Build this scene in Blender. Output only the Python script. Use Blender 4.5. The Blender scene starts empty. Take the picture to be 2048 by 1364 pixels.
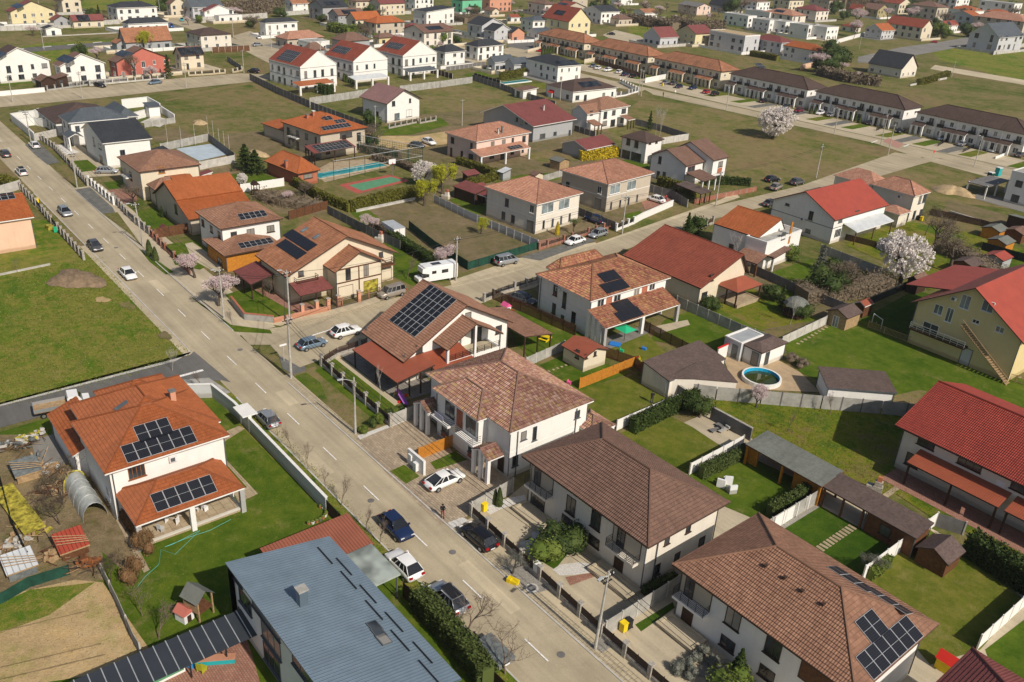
import bpy,math,random
from mathutils import Vector,Matrix
sc=bpy.context.scene
R=math.radians
# ---------------- camera, sky, sun, exposure ----------------
CAM=Vector((-40.756,38.518,56.14));FPX,PITCH,ROLL,YAW=1744.165,0.4580,0.0610,-0.7100
_f=Vector((math.cos(YAW)*math.cos(PITCH),math.sin(YAW)*math.cos(PITCH),-math.sin(PITCH)))
_r=Vector((math.sin(YAW),-math.cos(YAW),0));_u=_r.cross(_f)
RT=math.cos(ROLL)*_r+math.sin(ROLL)*_u;UP=-math.sin(ROLL)*_r+math.cos(ROLL)*_u;FW=_f
cd=bpy.data.cameras.new('camera');cam=bpy.data.objects.new('camera',cd);sc.collection.objects.link(cam)
cam.matrix_world=Matrix(((RT.x,UP.x,-FW.x,CAM.x),(RT.y,UP.y,-FW.y,CAM.y),(RT.z,UP.z,-FW.z,CAM.z),(0,0,0,1)))
cd.sensor_width=36;cd.lens=36*FPX/2048;cd.clip_start=1;cd.clip_end=6000;sc.camera=cam
wd=bpy.data.worlds.new('World');sc.world=wd;wd.use_nodes=True
nt=wd.node_tree;sk=nt.nodes.new('ShaderNodeTexSky');sk.sky_type='NISHITA';sk.sun_disc=False
sk.sun_elevation=R(40);sk.sun_rotation=R(268);sk.dust_density=2.0
bg=nt.nodes['Background'];bg.inputs[1].default_value=0.068;nt.links.new(sk.outputs[0],bg.inputs[0])
sd=bpy.data.lights.new('sun','SUN');sun=bpy.data.objects.new('sun',sd);sc.collection.objects.link(sun)
sd.energy=3.9;sd.angle=R(0.55);sd.color=(1.0,0.91,0.79)
sun.rotation_euler=Vector((math.cos(R(40)),0.035*math.cos(R(40)),-math.sin(R(40)))).to_track_quat('-Z','Y').to_euler()
sc.view_settings.view_transform='Standard';sc.view_settings.look='None';sc.view_settings.gamma=1
sc.view_settings.exposure=0.18;sc.view_settings.use_curve_mapping=False
COL=sc.collection.objects
def ray(px,py):return(RT*((px-1024)/FPX)-UP*((py-682)/FPX)+FW)
def at(px,py,z=0.0):
 "survey point of the site plan: where the line of sight through a photo point meets height z"
 d=ray(px,py);t=(z-CAM.z)/d.z;return CAM+d*t
# ---------------- materials ----------------
M={}
def nodes(name,rough=.8,spec=.3,metal=0):
 m=bpy.data.materials.new(name);m.use_nodes=True;t=m.node_tree
 b=t.nodes['Principled BSDF'];b.inputs['Roughness'].default_value=rough;b.inputs['Metallic'].default_value=metal
 b.inputs['Specular IOR Level'].default_value=spec
 M[name]=m;return m,t,b
def N(t,kind,**k):
 n=t.nodes.new('ShaderNode'+kind)
 for a,v in k.items():
  if a.startswith('i_'):n.inputs[a[2:].replace('_',' ')].default_value=v
  else:setattr(n,a,v)
 return n
def ramp(t,fac,stops):
 r=N(t,'ValToRGB');t.links.new(fac,r.inputs[0]);e=r.color_ramp.elements
 while len(e)<len(stops):e.new(0.5)
 for q,(p,c)in zip(e,stops):q.position=p;q.color=(*c,1)
 return r.outputs[0]
def noise(t,scale,detail=5,rough=.6,vec=None):
 n=N(t,'TexNoise',i_Scale=scale,i_Detail=detail,i_Roughness=rough)
 if vec is None:
  g=t.nodes.get('Geo')or t.nodes.new('ShaderNodeNewGeometry');g.name='Geo';vec=g.outputs['Position']
 t.links.new(vec,n.inputs['Vector']);return n.outputs['Fac']
def mixc(t,f,a,b,mode='MIX'):
 n=N(t,'Mix',data_type='RGBA',blend_type=mode)
 for s,v in((n.inputs[0],f),(n.inputs[6],a),(n.inputs[7],b)):
  if isinstance(v,(int,float)):s.default_value=v
  elif isinstance(v,tuple):s.default_value=(*v,1)
  else:t.links.new(v,s)
 return n.outputs[2]
def bump(t,b,h,dist,strength=1.0):
 n=N(t,'Bump',i_Strength=strength,i_Distance=dist);t.links.new(h,n.inputs['Height']);t.links.new(n.outputs[0],b.inputs['Normal'])
def math_(t,op,a,b=None,c=None):
 n=N(t,'Math',operation=op)
 for i,v in enumerate((a,b,c)):
  if v is None:continue
  if isinstance(v,(int,float)):n.inputs[i].default_value=v
  else:t.links.new(v,n.inputs[i])
 return n.outputs[0]
def plain(name,c,rough=.8,var=.12,scale=1.2,metal=0,spec=.3,bmp=0):
 m,t,b=nodes(name,rough,spec,metal)
 f=noise(t,scale,6,.65)
 d=tuple(x*(1-var*1.6)for x in c);l=tuple(min(1,x*(1+var))for x in c)
 t.links.new(ramp(t,f,[(.3,d),(.7,l)]),b.inputs['Base Color'])
 if bmp:bump(t,b,noise(t,scale*8,4),bmp)
 return m
def uvxy(t):
 u=N(t,'UVMap');s=N(t,'SeparateXYZ');t.links.new(u.outputs[0],s.inputs[0]);return s.outputs[0],s.outputs[1],u.outputs[0]
def rooftile(name,cols,ku=.25,kv=.37,wave=.03,rough=.75,dirt=.25,line=.55,jit=1.0):
 "tiles: colour drawn per tile from cols; relief from wave across and step up the slope"
 m,t,b=nodes(name,rough,.25);x,y,uv=uvxy(t)
 row=math_(t,'FLOOR',math_(t,'DIVIDE',y,kv));cx=math_(t,'DIVIDE',x,ku);col=math_(t,'FLOOR',cx)
 cmb=N(t,'CombineXYZ');t.links.new(col,cmb.inputs[0]);t.links.new(row,cmb.inputs[1])
 wn=N(t,'TexWhiteNoise',noise_dimensions='2D');t.links.new(cmb.outputs[0],wn.inputs['Vector'])
 base=ramp(t,wn.outputs['Value'],[((i+.5)/len(cols)if jit else.5,c)for i,c in enumerate(cols)])
 big=noise(t,.35,5,.6);fine=noise(t,3,4,.6)
 base=mixc(t,1.0,base,ramp(t,big,[(.3,(1-dirt*1.2,)*3),(.7,(1+dirt*.4,)*3)]),'MULTIPLY')
 mp=N(t,'Mapping');mp.inputs['Scale'].default_value=(1.6,.22,1);t.links.new(uv,mp.inputs[0]);base=mixc(t,1.0,base,ramp(t,noise(t,1,5,.7,mp.outputs[0]),[(.32,(.84,)*3),(.5,(1,1,1)),(.75,(1.08,)*3)]),'MULTIPLY')
 base=mixc(t,1.0,base,ramp(t,fine,[(.3,(.88,)*3),(.7,(1.06,)*3)]),'MULTIPLY')
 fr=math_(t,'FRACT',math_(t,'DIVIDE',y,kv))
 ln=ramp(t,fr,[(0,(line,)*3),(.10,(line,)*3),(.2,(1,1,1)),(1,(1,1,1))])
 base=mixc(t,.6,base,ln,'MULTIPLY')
 t.links.new(base,b.inputs['Base Color'])
 if wave:
  w=math_(t,'SINE',math_(t,'MULTIPLY',cx,2*math.pi));h=math_(t,'ADD',math_(t,'MULTIPLY',w,.5),math_(t,'MULTIPLY',fr,-.8))
  bump(t,b,h,wave)
 return m
def seamroof(name,c,pitch=.5,rough=.4,spec=.5):
 m,t,b=nodes(name,rough,spec);x,y,uv=uvxy(t)
 fr=math_(t,'FRACT',math_(t,'DIVIDE',x,pitch));big=noise(t,.6,5)
 base=mixc(t,1.0,c,ramp(t,big,[(.3,(.85,)*3),(.7,(1.08,)*3)]),'MULTIPLY')
 base=mixc(t,1.0,base,ramp(t,fr,[(0,(.62,)*3),(.16,(1,1,1)),(1,(1.0,)*3)]),'MULTIPLY');t.links.new(base,b.inputs['Base Color']);bump(t,b,ramp(t,fr,[(0,(1,)*3),(.12,(0,)*3),(.88,(0,)*3),(1,(1,)*3)]),.05);return m
def field(name,stops,s1=.05,s2=1.1,bmp=.06,fine=(.78,1.15),s3=7):
 m,t,b=nodes(name,.95,.1)
 a=noise(t,s1,8,.68);m_=noise(t,s1*6+.05,7,.72);d=noise(t,s2,6,.75);e=noise(t,s3,3,.7)
 f=math_(t,'ADD',math_(t,'ADD',math_(t,'MULTIPLY',a,.45),math_(t,'MULTIPLY',m_,.33)),math_(t,'MULTIPLY',d,.22))
 f=math_(t,'MULTIPLY_ADD',f,2.7,-.85)
 base=ramp(t,f,stops);worn=noise(t,.22,8,.78);base=mixc(t,ramp(t,worn,[(.55,(0,0,0)),(.66,(.55,)*3 if name!='lawn_deep' else(.2,)*3)]),base,(.27,.215,.09));lush=noise(t,.31,6,.7);base=mixc(t,1.0,base,ramp(t,lush,[(.34,(.72,.86,.6)),(.5,(1,1,1)),(.68,(1.12,1.1,1.0))]),'MULTIPLY');base=mixc(t,1.0,base,ramp(t,e,[(.28,(fine[0],)*3),(.72,(fine[1],)*3)]),'MULTIPLY')
 t.links.new(base,b.inputs['Base Color'])
 if bmp:bump(t,b,math_(t,'ADD',d,math_(t,'MULTIPLY',e,.7)),bmp*2)
 return m
def paving(name,cols,w=.4,h=.2,joint=(.12,.10,.08),rot=0,var=.2):
 m,t,b=nodes(name,.85,.2)
 g=N(t,'NewGeometry');mp=N(t,'Mapping');t.links.new(g.outputs['Position'],mp.inputs[0]);mp.inputs['Rotation'].default_value=(0,0,rot)
 br=N(t,'TexBrick',offset=.5,i_Scale=1.0);br.inputs['Brick Width'].default_value=w;br.inputs['Row Height'].default_value=h
 br.inputs['Mortar Size'].default_value=.012;br.inputs['Color1'].default_value=(*cols[0],1);br.inputs['Color2'].default_value=(*cols[1],1);br.inputs['Mortar'].default_value=(*joint,1)
 t.links.new(mp.outputs[0],br.inputs[0]);f=noise(t,.9,6,.7)
 t.links.new(mixc(t,1.0,br.outputs['Color'],ramp(t,f,[(.3,(1-var,)*3),(.7,(1+var*.5,)*3)]),'MULTIPLY'),b.inputs['Base Color'])
 bump(t,b,br.outputs['Fac'],-.01);return m
def road(name,c,crack=True):
 m,t,b=nodes(name,.9,.25);a=noise(t,.12,7,.6);e=noise(t,9,3,.7)
 base=ramp(t,a,[(.32,tuple(x*.82 for x in c)),(.68,tuple(x*1.12 for x in c))])
 mp=N(t,'Mapping');g=t.nodes['Geo'];t.links.new(g.outputs['Position'],mp.inputs[0]);mp.inputs['Scale'].default_value=(.03,.9,1)
 st=noise(t,1.0,4,.6,mp.outputs[0]);base=mixc(t,1.0,base,ramp(t,st,[(.35,(.86,)*3),(.65,(1.07,)*3)]),'MULTIPLY')
 base=mixc(t,1.0,base,ramp(t,e,[(.3,(.9,)*3),(.7,(1.08,)*3)]),'MULTIPLY')
 if crack:
  vo=N(t,'TexVoronoi',feature='DISTANCE_TO_EDGE',i_Scale=.16);wp=N(t,'VectorMath',operation='ADD');t.links.new(g.outputs['Position'],wp.inputs[0]);nn=N(t,'TexNoise',i_Scale=.5,i_Detail=5);t.links.new(g.outputs['Position'],nn.inputs[0]);sc_=N(t,'VectorMath',operation='SCALE',i_Scale=3.0);t.links.new(nn.outputs['Color'],sc_.inputs[0]);t.links.new(sc_.outputs[0],wp.inputs[1]);t.links.new(wp.outputs[0],vo.inputs['Vector'])
  base=mixc(t,.22,base,ramp(t,vo.outputs['Distance'],[(0,(.6,)*3),(.008,(1,1,1))]),'MULTIPLY');base=mixc(t,.45,base,ramp(t,noise(t,.45,6,.75),[(.33,(.84,)*3),(.5,(1,1,1))]),'MULTIPLY')
 t.links.new(base,b.inputs['Base Color']);bump(t,b,e,.01);return m
def leafy(name,cols,rough=.7,tr=.0):
 m,t,b=nodes(name,rough,.2);o=N(t,'NewGeometry')
 f=math_(t,'ADD',math_(t,'MULTIPLY',o.outputs['Random Per Island'],.7),math_(t,'MULTIPLY',noise(t,1.1,2),.3))
 t.links.new(ramp(t,f,[((i+.3)/len(cols),c)for i,c in enumerate(cols)]),b.inputs['Base Color']);return m
def glassm(name,c,rough=.08,spec=.6):
 m,t,b=nodes(name,rough,spec);f=noise(t,.35,2)
 base=ramp(t,f,[(.4,c),(.6,tuple(x*2.4+.012 for x in c))])
 if name=='glass':
  oi=N(t,'ObjectInfo');cm=N(t,'ValToRGB');cm.color_ramp.interpolation='CONSTANT';t.links.new(oi.outputs['Random'],cm.inputs[0]);e=cm.color_ramp.elements;e[1].position=.62;e[1].color=(.05,.045,.04,1);e[0].color=(0,0,0,1);q=e.new(.8);q.color=(.20,.18,.15,1)
  base=mixc(t,1.0,base,cm.outputs[0],'ADD')
 t.links.new(base,b.inputs['Base Color']);return m
def solar(name):
 m,t,b=nodes(name,.32,.35);x,y,uv=uvxy(t)
 def g(v,p,w):return ramp(t,math_(t,'FRACT',math_(t,'DIVIDE',v,p)),[(0,(1,)*3),(w,(.9,)*3),(w+.04,(0,)*3),(.96-w,(0,)*3),(1,(1,)*3)])
 l=math_(t,'MAXIMUM',g(x,1/6,.05),g(y,1/10,.05))
 t.links.new(mixc(t,l,(.010,.011,.016),(.038,.04,.046)),b.inputs['Base Color']);return m
def fn(t,b):pass
C_=dict(
white=(.80,.785,.75),offwhite=(.72,.67,.58),cream=(.68,.60,.46),beige=(.50,.44,.35),yellow=(.66,.55,.29),paleyellow=(.70,.62,.38),pinkish=(.70,.54,.46),
peach=(.74,.50,.36),greywall=(.36,.37,.38),palegrey=(.52,.53,.54),rose=(.50,.16,.12),olive=(.38,.33,.18),brownwall=(.20,.12,.08),greenwall=(.16,.5,.3),brickred=(.42,.15,.09),salmon=(.60,.30,.20))
def render_wall(name,c):
 m,t,b=nodes(name,.9,.2);f=noise(t,.5,6,.65);g=t.nodes['Geo'];mp=N(t,'Mapping');mp.inputs['Scale'].default_value=(2.2,2.2,.18);t.links.new(g.outputs['Position'],mp.inputs[0]);st=noise(t,1.0,5,.65,mp.outputs[0])
 sp=N(t,'SeparateXYZ');t.links.new(g.outputs['Position'],sp.inputs[0]);low=math_(t,'ADD',sp.outputs[2],math_(t,'MULTIPLY',f,-.9))
 base=ramp(t,f,[(.3,tuple(x*.92 for x in c)),(.7,tuple(x*1.03 for x in c))]);base=mixc(t,1.0,base,ramp(t,st,[(.28,(.945,.935,.91)),(.5,(1,1,1))]),'MULTIPLY')
 base=mixc(t,1.0,base,ramp(t,low,[(0,(.72,.69,.63)),(.3,(1,1,1))]),'MULTIPLY');t.links.new(base,b.inputs['Base Color']);bump(t,b,noise(t,14,3),.006)
for k,c in C_.items():render_wall(k,c)
plain('concrete',(.36,.35,.32),.9,.2,.8,bmp=.01);plain('concrete_light',(.50,.48,.44),.9,.16,.8);plain('concrete_dark',(.17,.165,.16),.9,.2,.8)
plain('stone',(.40,.37,.32),.9,.3,4,bmp=.02);plain('trim_white',(.76,.75,.72),.7,.04);plain('trim_brown',(.06,.035,.025),.6,.1);plain('trim_grey',(.10,.11,.12),.5,.1)
plain('rail_dark',(.02,.02,.022),.45,.1);plain('metal_light',(.55,.57,.58),.4,.1,metal=.3);plain('metal_sheet',(.50,.53,.54),.35,.08,.5,spec=.5)
plain('wood_dark',(.05,.024,.014),.7,.25,3);plain('wood_brown',(.13,.055,.024),.7,.25,3);plain('wood_orange',(.50,.20,.025),.6,.18,3);plain('wood_pale',(.38,.26,.14),.8,.25,3)
plain('net_green',(.012,.06,.04),.8,.3,.8);plain('net_dark',(.02,.025,.025),.9,.3,1);plain('tyre',(.018,.018,.018),.8);plain('rim',(.4,.4,.42),.3,.05,metal=.7)
plain('plastic_yellow',(.75,.55,.01),.5,.05);plain('plastic_red',(.6,.03,.02),.5,.05);plain('plastic_pink',(.75,.12,.3),.5,.05);plain('plastic_blue',(.03,.2,.6),.5,.05)
plain('plastic_green',(.02,.42,.2),.5,.05);plain('plastic_teal',(.02,.36,.38),.5,.05);plain('plastic_black',(.02,.02,.022),.5,.05);plain('plastic_white',(.75,.75,.75),.5,.05);plain('plastic_purple',(.3,.1,.4),.5)
plain('terracotta',(.45,.17,.08),.8,.15);plain('bark',(.10,.075,.055),.95,.3,6);plain('twig',(.20,.15,.115),.95,.25,6);plain('birch',(.45,.42,.38),.9,.25,5);plain('skin',(.5,.3,.2),.6)
plain('cloth_black',(.015,.015,.018),.9);plain('cloth_red',(.3,.03,.04),.9);plain('cloth_jean',(.03,.045,.08),.9);plain('hair',(.02,.012,.008),.8);plain('pole_concrete',(.42,.40,.36),.9,.2,2)
plain('marking',(.80,.79,.75),.8,.2,4);plain('marking_red',(.42,.23,.18),.9,.2,2);plain('court_green',(.10,.27,.15),.9,.12,1);plain('court_red',(.40,.09,.07),.9,.12,1)
plain('pool_water',(.02,.30,.34),.05,.1,1,spec=.6);plain('pool_murky',(.035,.05,.008),.06,.2,1,spec=.6);plain('pool_liner',(.02,.36,.60),.4,.08)
plain('gravel_white',(.68,.66,.62),.95,.2,9,bmp=.04);plain('gravel',(.33,.31,.27),.95,.3,9,bmp=.04);plain('asphalt_dark',(.085,.085,.085),.9,.15,1,bmp=.008);plain('asphalt_old',(.15,.15,.138),.92,.22,.8,bmp=.01)
plain('tan_deck',(.42,.31,.19),.9,.12,1);plain('sand',(.46,.34,.19),.95,.2,1.5,bmp=.05);plain('dirt_pile',(.26,.185,.115),.95,.25,1.5,bmp=.12);plain('flower_blue',(.02,.15,.6),.7);plain('flag_blue',(.03,.25,.62),.8)
plain('pipe_teal',(.08,.40,.36),.6);plain('poly_cover',(.42,.44,.42),.25,.25,1.2,spec=.5);plain('tarp_yellow',(.42,.36,.05),.7,.6,1.6);plain('tarp_grey',(.16,.18,.18),.7,.3,2);plain('tarp_blue',(.03,.12,.5),.6,.2)
plain('paint_white',(.80,.80,.79),.22,.02,spec=.6);plain('paint_silver',(.40,.42,.44),.3,.03,metal=.5,spec=.6);plain('paint_grey',(.12,.12,.125),.25,.03,metal=.4,spec=.6);plain('paint_black',(.012,.012,.014),.18,.03,spec=.6)
plain('paint_navy',(.012,.025,.075),.2,.03,spec=.6);plain('paint_blue',(.02,.07,.30),.2,.03,spec=.6);plain('paint_steelblue',(.20,.28,.36),.25,.03,metal=.4);plain('paint_red',(.42,.02,.03),.22,.03,spec=.6);plain('paint_teal',(.03,.34,.36),.22,.03)
plain('paint_beige',(.36,.32,.28),.28,.03,metal=.4);plain('paint_wine',(.16,.02,.04),.22,.03);plain('lamp_glass',(.75,.75,.72),.15,.02,spec=.8);plain('tail_red',(.35,.01,.01),.2,.02)
plain('rust',(.25,.09,.03),.9,.3,3);plain('cardboard',(.40,.26,.13),.9,.2,2)
glassm('glass',(.018,.022,.026));glassm('car_glass',(.010,.012,.014),.05,.8);glassm('glass_pale',(.10,.12,.125),.12);glassm('canopy_glass',(.16,.18,.165),.2,.5)
solar('solar_cell')
OR,RB=(.42,.13,.045),(.26,.085,.045)
rooftile('tile_orange',[(.40,.115,.035),(.44,.135,.045)],.22,.36,.025,.6,.12,.6)
rooftile('tile_villa',[(.35,.108,.038),(.39,.122,.044),(.32,.097,.034)],.22,.36,.025,.55,.12,.6)
rooftile('tile_brown',[(.185,.108,.08),(.205,.12,.088),(.225,.132,.096)],.22,.36,.03,.7,.12,.45)
rooftile('tile_brown_light',[(.31,.165,.105),(.26,.135,.088),(.35,.19,.122)],.22,.36,.03,.7,.14,.45)
rooftile('tile_terracotta',[(.36,.16,.085),(.42,.20,.11),(.33,.14,.075)],.25,.4,.03,.75,.2,.5)
rooftile('tile_mixed',[(.36,.19,.135),(.22,.105,.08),(.44,.26,.185),(.30,.14,.12),(.42,.29,.135),(.25,.115,.095),(.47,.31,.24)],.27,.42,.05,.8,.12,.35)
rooftile('tile_mixed_red',[(.42,.18,.11),(.30,.115,.075),(.48,.25,.14),(.42,.155,.11),(.50,.31,.13),(.27,.105,.075)],.27,.42,.04,.8,.12,.45)
rooftile('tile_pink',[(.46,.24,.16),(.40,.19,.125),(.52,.29,.19),(.43,.21,.15)],.27,.42,.035,.8,.15,.5)
rooftile('tile_red',[(.30,.05,.034),(.34,.058,.038),(.27,.045,.031)],.22,.36,.025,.5,.1,.5)
rooftile('tile_redbrown',[(.27,.068,.04),(.31,.08,.046)],.22,.36,.025,.55,.15,.5)
rooftile('tile_maroon',[(.20,.062,.056),(.23,.072,.064)],.25,.4,.02,.6,.12,.6)
rooftile('tile_mauve',[(.27,.15,.14),(.29,.165,.15)],.25,.4,.02,.6,.1,.7)
rooftile('tile_darkbrown',[(.088,.058,.048),(.10,.066,.054)],.25,.4,.02,.7,.15,.7)
rooftile('tile_anthracite',[(.038,.042,.048),(.048,.052,.058)],.25,.4,.02,.6,.15,.7)
rooftile('tile_greyblue',[(.085,.10,.115),(.10,.118,.135)],.25,.4,.02,.6,.15,.7)
rooftile('tile_slope_tan',[(.34,.18,.115),(.30,.155,.10),(.37,.20,.13)],.3,.36,.02,.75,.12,.4)
rooftile('shingle_brown',[(.12,.085,.075),(.14,.10,.088),(.105,.075,.066)],.3,.15,.0,.95,.15,.9)
rooftile('shingle_grey',[(.16,.17,.15),(.18,.19,.17)],.3,.15,.0,.95,.15,.95)
seamroof('seam_blue',(.165,.225,.28),.3,.35);seamroof('seam_red',(.31,.105,.06),.3,.45);seamroof('seam_redbrown',(.34,.085,.04),.22,.5);seamroof('seam_darkblue',(.06,.07,.085),1.1,.3);seamroof('seam_bright',(.38,.065,.036),.35,.45);seamroof('seam_white',(.62,.65,.66),.5,.4)
G2,DR,BR=(.075,.115,.018),(.27,.21,.10),(.21,.155,.085)
field('field',[(.22,(.06,.095,.014)),(.38,(.11,.125,.028)),(.5,(.165,.15,.055)),(.62,(.22,.17,.08)),(.8,(.17,.12,.065))],.035)
field('field_green',[(.1,(.05,.12,.009)),(.32,(.085,.16,.012)),(.46,(.15,.185,.022)),(.56,(.24,.21,.05)),(.66,(.14,.175,.02)),(.8,(.33,.24,.11))],.075,.8,.06,(.7,1.2),8)
field('field_dry',[(.2,(.09,.12,.022)),(.38,(.155,.15,.045)),(.55,(.23,.18,.085)),(.75,(.19,.13,.07))],.05)
field('field_brown',[(.2,(.10,.11,.033)),(.4,(.165,.135,.068)),(.58,(.20,.155,.09)),(.78,(.26,.195,.12))],.08)
field('lawn',[(.15,(.045,.092,.006)),(.5,(.085,.135,.010)),(.85,(.15,.17,.022))],.12,1.0,.05,(.75,1.18),12)
field('lawn_yellow',[(.15,(.075,.115,.010)),(.5,(.14,.155,.020)),(.85,(.23,.20,.05))],.12,1.0,.05,(.75,1.18),12)
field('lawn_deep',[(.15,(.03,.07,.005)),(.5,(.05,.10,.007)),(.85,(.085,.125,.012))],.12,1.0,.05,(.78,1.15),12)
field('lawn_wild',[(.15,(.05,.105,.008)),(.36,(.105,.16,.012)),(.52,(.19,.20,.018)),(.66,(.22,.18,.05)),(.82,(.20,.145,.08))],.12,1.2,.1,(.65,1.25),9)
field('soil',[(.25,(.42,.30,.155)),(.5,(.50,.36,.19)),(.75,(.56,.42,.23))],.1,.7,.06,(.85,1.08));field('soil_dark',[(.25,(.16,.12,.065)),(.55,(.25,.19,.11)),(.8,(.31,.245,.15))],.2,1.5,.08)
road('road_beige',(.43,.365,.25));road('walk_beige',(.53,.45,.31));road('road_grey',(.15,.145,.135));road('drive_light',(.49,.42,.30));road('walk_grey',(.23,.22,.20))
paving('pavers',[(.48,.385,.27),(.37,.29,.205)],.55,.28);paving('pavers_grey',[(.26,.24,.21),(.32,.30,.27)],.4,.4);paving('pavers_red',[(.35,.16,.11),(.42,.22,.16)],.25,.2);paving('slab_tan',[(.44,.36,.24),(.38,.29,.19)],.9,.9)
paving('gutter',[(.51,.43,.29),(.47,.395,.265)],.5,.5,(.13,.11,.09));paving('brick',[(.30,.09,.05),(.38,.13,.075)],.25,.08,(.35,.3,.25))
leafy('leaf_dark',[(.018,.035,.006),(.035,.06,.012),(.06,.085,.018)]);leafy('leaf_thuja',[(.03,.05,.01),(.055,.08,.018),(.085,.11,.03)]);leafy('leaf_yellow',[(.22,.24,.012),(.32,.33,.02),(.42,.40,.03)])
leafy('leaf_green',[(.05,.08,.012),(.09,.13,.02),(.14,.17,.03)]);leafy('leaf_hedge',[(.10,.10,.015),(.15,.14,.02),(.07,.08,.012)]);leafy('petal_white',[(.52,.46,.42),(.68,.62,.58),(.80,.76,.72)]);leafy('petal_pink',[(.42,.30,.30),(.58,.45,.45),(.66,.56,.54)])
leafy('leaf_brown',[(.14,.075,.035),(.20,.11,.05),(.11,.07,.03)]);leafy('leaf_grey',[(.10,.11,.09),(.15,.16,.13),(.2,.2,.17)]);leafy('leaf_tan',[(.15,.115,.08),(.21,.165,.11),(.12,.095,.07)]);plain('court_blue',(.42,.50,.56),.9,.1,.4);plain('banner',(.55,.55,.68),.8);leafy('forsythia',[(.50,.36,.01),(.62,.45,.02),(.30,.26,.03)]);leafy('grass_blade',[(.07,.12,.015),(.12,.16,.02),(.19,.19,.04)])
# ---------------- mesh building ----------------
class MB:
 def __init__(s):s.v=[];s.f=[];s.m=[];s.u=[]
 def add(s,vs,fs,mi=0,uv=None):
  o=len(s.v);s.v+=[tuple(p)for p in vs]
  for i,f in enumerate(fs):s.f.append(tuple(o+k for k in f));s.m.append(mi);s.u.append([uv[k]for k in f]if uv else None)
  return s
 def box(s,x0,y0,z0,x1,y1,z1,mi=0,T=None):
  vs=[Vector(p)for p in((x0,y0,z0),(x1,y0,z0),(x1,y1,z0),(x0,y1,z0),(x0,y0,z1),(x1,y0,z1),(x1,y1,z1),(x0,y1,z1))]
  if T:vs=[T@p for p in vs]
  return s.add(vs,[(3,2,1,0),(4,5,6,7),(0,1,5,4),(1,2,6,5),(2,3,7,6),(3,0,4,7)],mi)
 def tube(s,pts,r0,r1=None,n=6,mi=0,cap=True):
  r1=r0 if r1 is None else r1;pts=[Vector(p)for p in pts];o=len(s.v);k=len(pts)
  for i,p in enumerate(pts):
   d=(pts[min(i+1,k-1)]-pts[max(i-1,0)]).normalized();a=d.cross(Vector((0,0,1))if abs(d.z)<.9 else Vector((1,0,0))).normalized();b=d.cross(a)
   r=r0+(r1-r0)*i/(k-1)
   s.v+=[tuple(p+a*r*math.cos(2*math.pi*j/n)+b*r*math.sin(2*math.pi*j/n))for j in range(n)]
  for i in range(k-1):
   for j in range(n):s.f.append((o+i*n+j,o+i*n+(j+1)%n,o+i*n+n+(j+1)%n,o+i*n+n+j));s.m.append(mi);s.u.append(None)
  if cap:
   for q in(tuple(o+j for j in range(n)),tuple(o+(k-1)*n+j for j in reversed(range(n)))):s.f.append(q);s.m.append(mi);s.u.append(None)
  return s
 def lathe(s,prof,n=12,mi=0,c=(0,0)):
  o=len(s.v)
  for r,z in prof:s.v+=[(c[0]+r*math.cos(2*math.pi*j/n),c[1]+r*math.sin(2*math.pi*j/n),z)for j in range(n)]
  for i in range(len(prof)-1):
   for j in range(n):s.f.append((o+i*n+j,o+i*n+(j+1)%n,o+i*n+n+(j+1)%n,o+i*n+n+j));s.m.append(mi);s.u.append(None)
  s.f.append(tuple(o+(len(prof)-1)*n+j for j in range(n)));s.m.append(mi);s.u.append(None);return s
 def poly(s,pts,z0,z1,mi=0):
  n=len(pts)
  if sum(pts[i][0]*pts[(i+1)%n][1]-pts[(i+1)%n][0]*pts[i][1]for i in range(n))<0:pts=pts[::-1]
  return s.add([(p[0],p[1],z0)for p in pts]+[(p[0],p[1],z1)for p in pts],[tuple(range(n-1,-1,-1)),tuple(range(n,2*n))]+[(i,(i+1)%n,n+(i+1)%n,n+i)for i in range(n)],mi)
 def mesh(s,name,mats,smooth=False):
  me=bpy.data.meshes.new(name);me.from_pydata(s.v,[],s.f)
  for m in(mats if isinstance(mats,(list,tuple))else[mats]):me.materials.append(M[m])
  if any(s.m):me.polygons.foreach_set('material_index',s.m)
  if any(u is not None for u in s.u):
   ul=me.uv_layers.new(name='UVMap');fl=[]
   for f,u in zip(s.f,s.u):
    for k in range(len(f)):fl+=list(u[k])if u else[0,0]
   ul.data.foreach_set('uv',fl)
  if smooth:me.polygons.foreach_set('use_smooth',[True]*len(me.polygons))
  me.update();return me
 def obj(s,name,mats,parent=None,loc=(0,0,0),smooth=False,**tags):
  return link(name,s.mesh(name,mats,smooth),parent,loc,**tags)
def link(name,me,parent=None,loc=(0,0,0),rz=0,scale=None,**tags):
 o=bpy.data.objects.new(name,me);COL.link(o);o.location=loc
 if rz:o.rotation_euler=(0,0,rz)
 if scale:o.scale=scale
 if parent:o.parent=parent
 for k,v in tags.items():
  if v:o[k]=v
 return o
def thing(name,label,cat,loc,rz=0,group=None,me=None,scale=None):
 return link(name,me,None,loc,rz,scale,label=label,category=cat,group=group)
SH={}
def shared(key,f):
 if key not in SH:SH[key]=f()
 return SH[key]
def cl(a,b,x):return a if x<a else b if x>b else x
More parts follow.
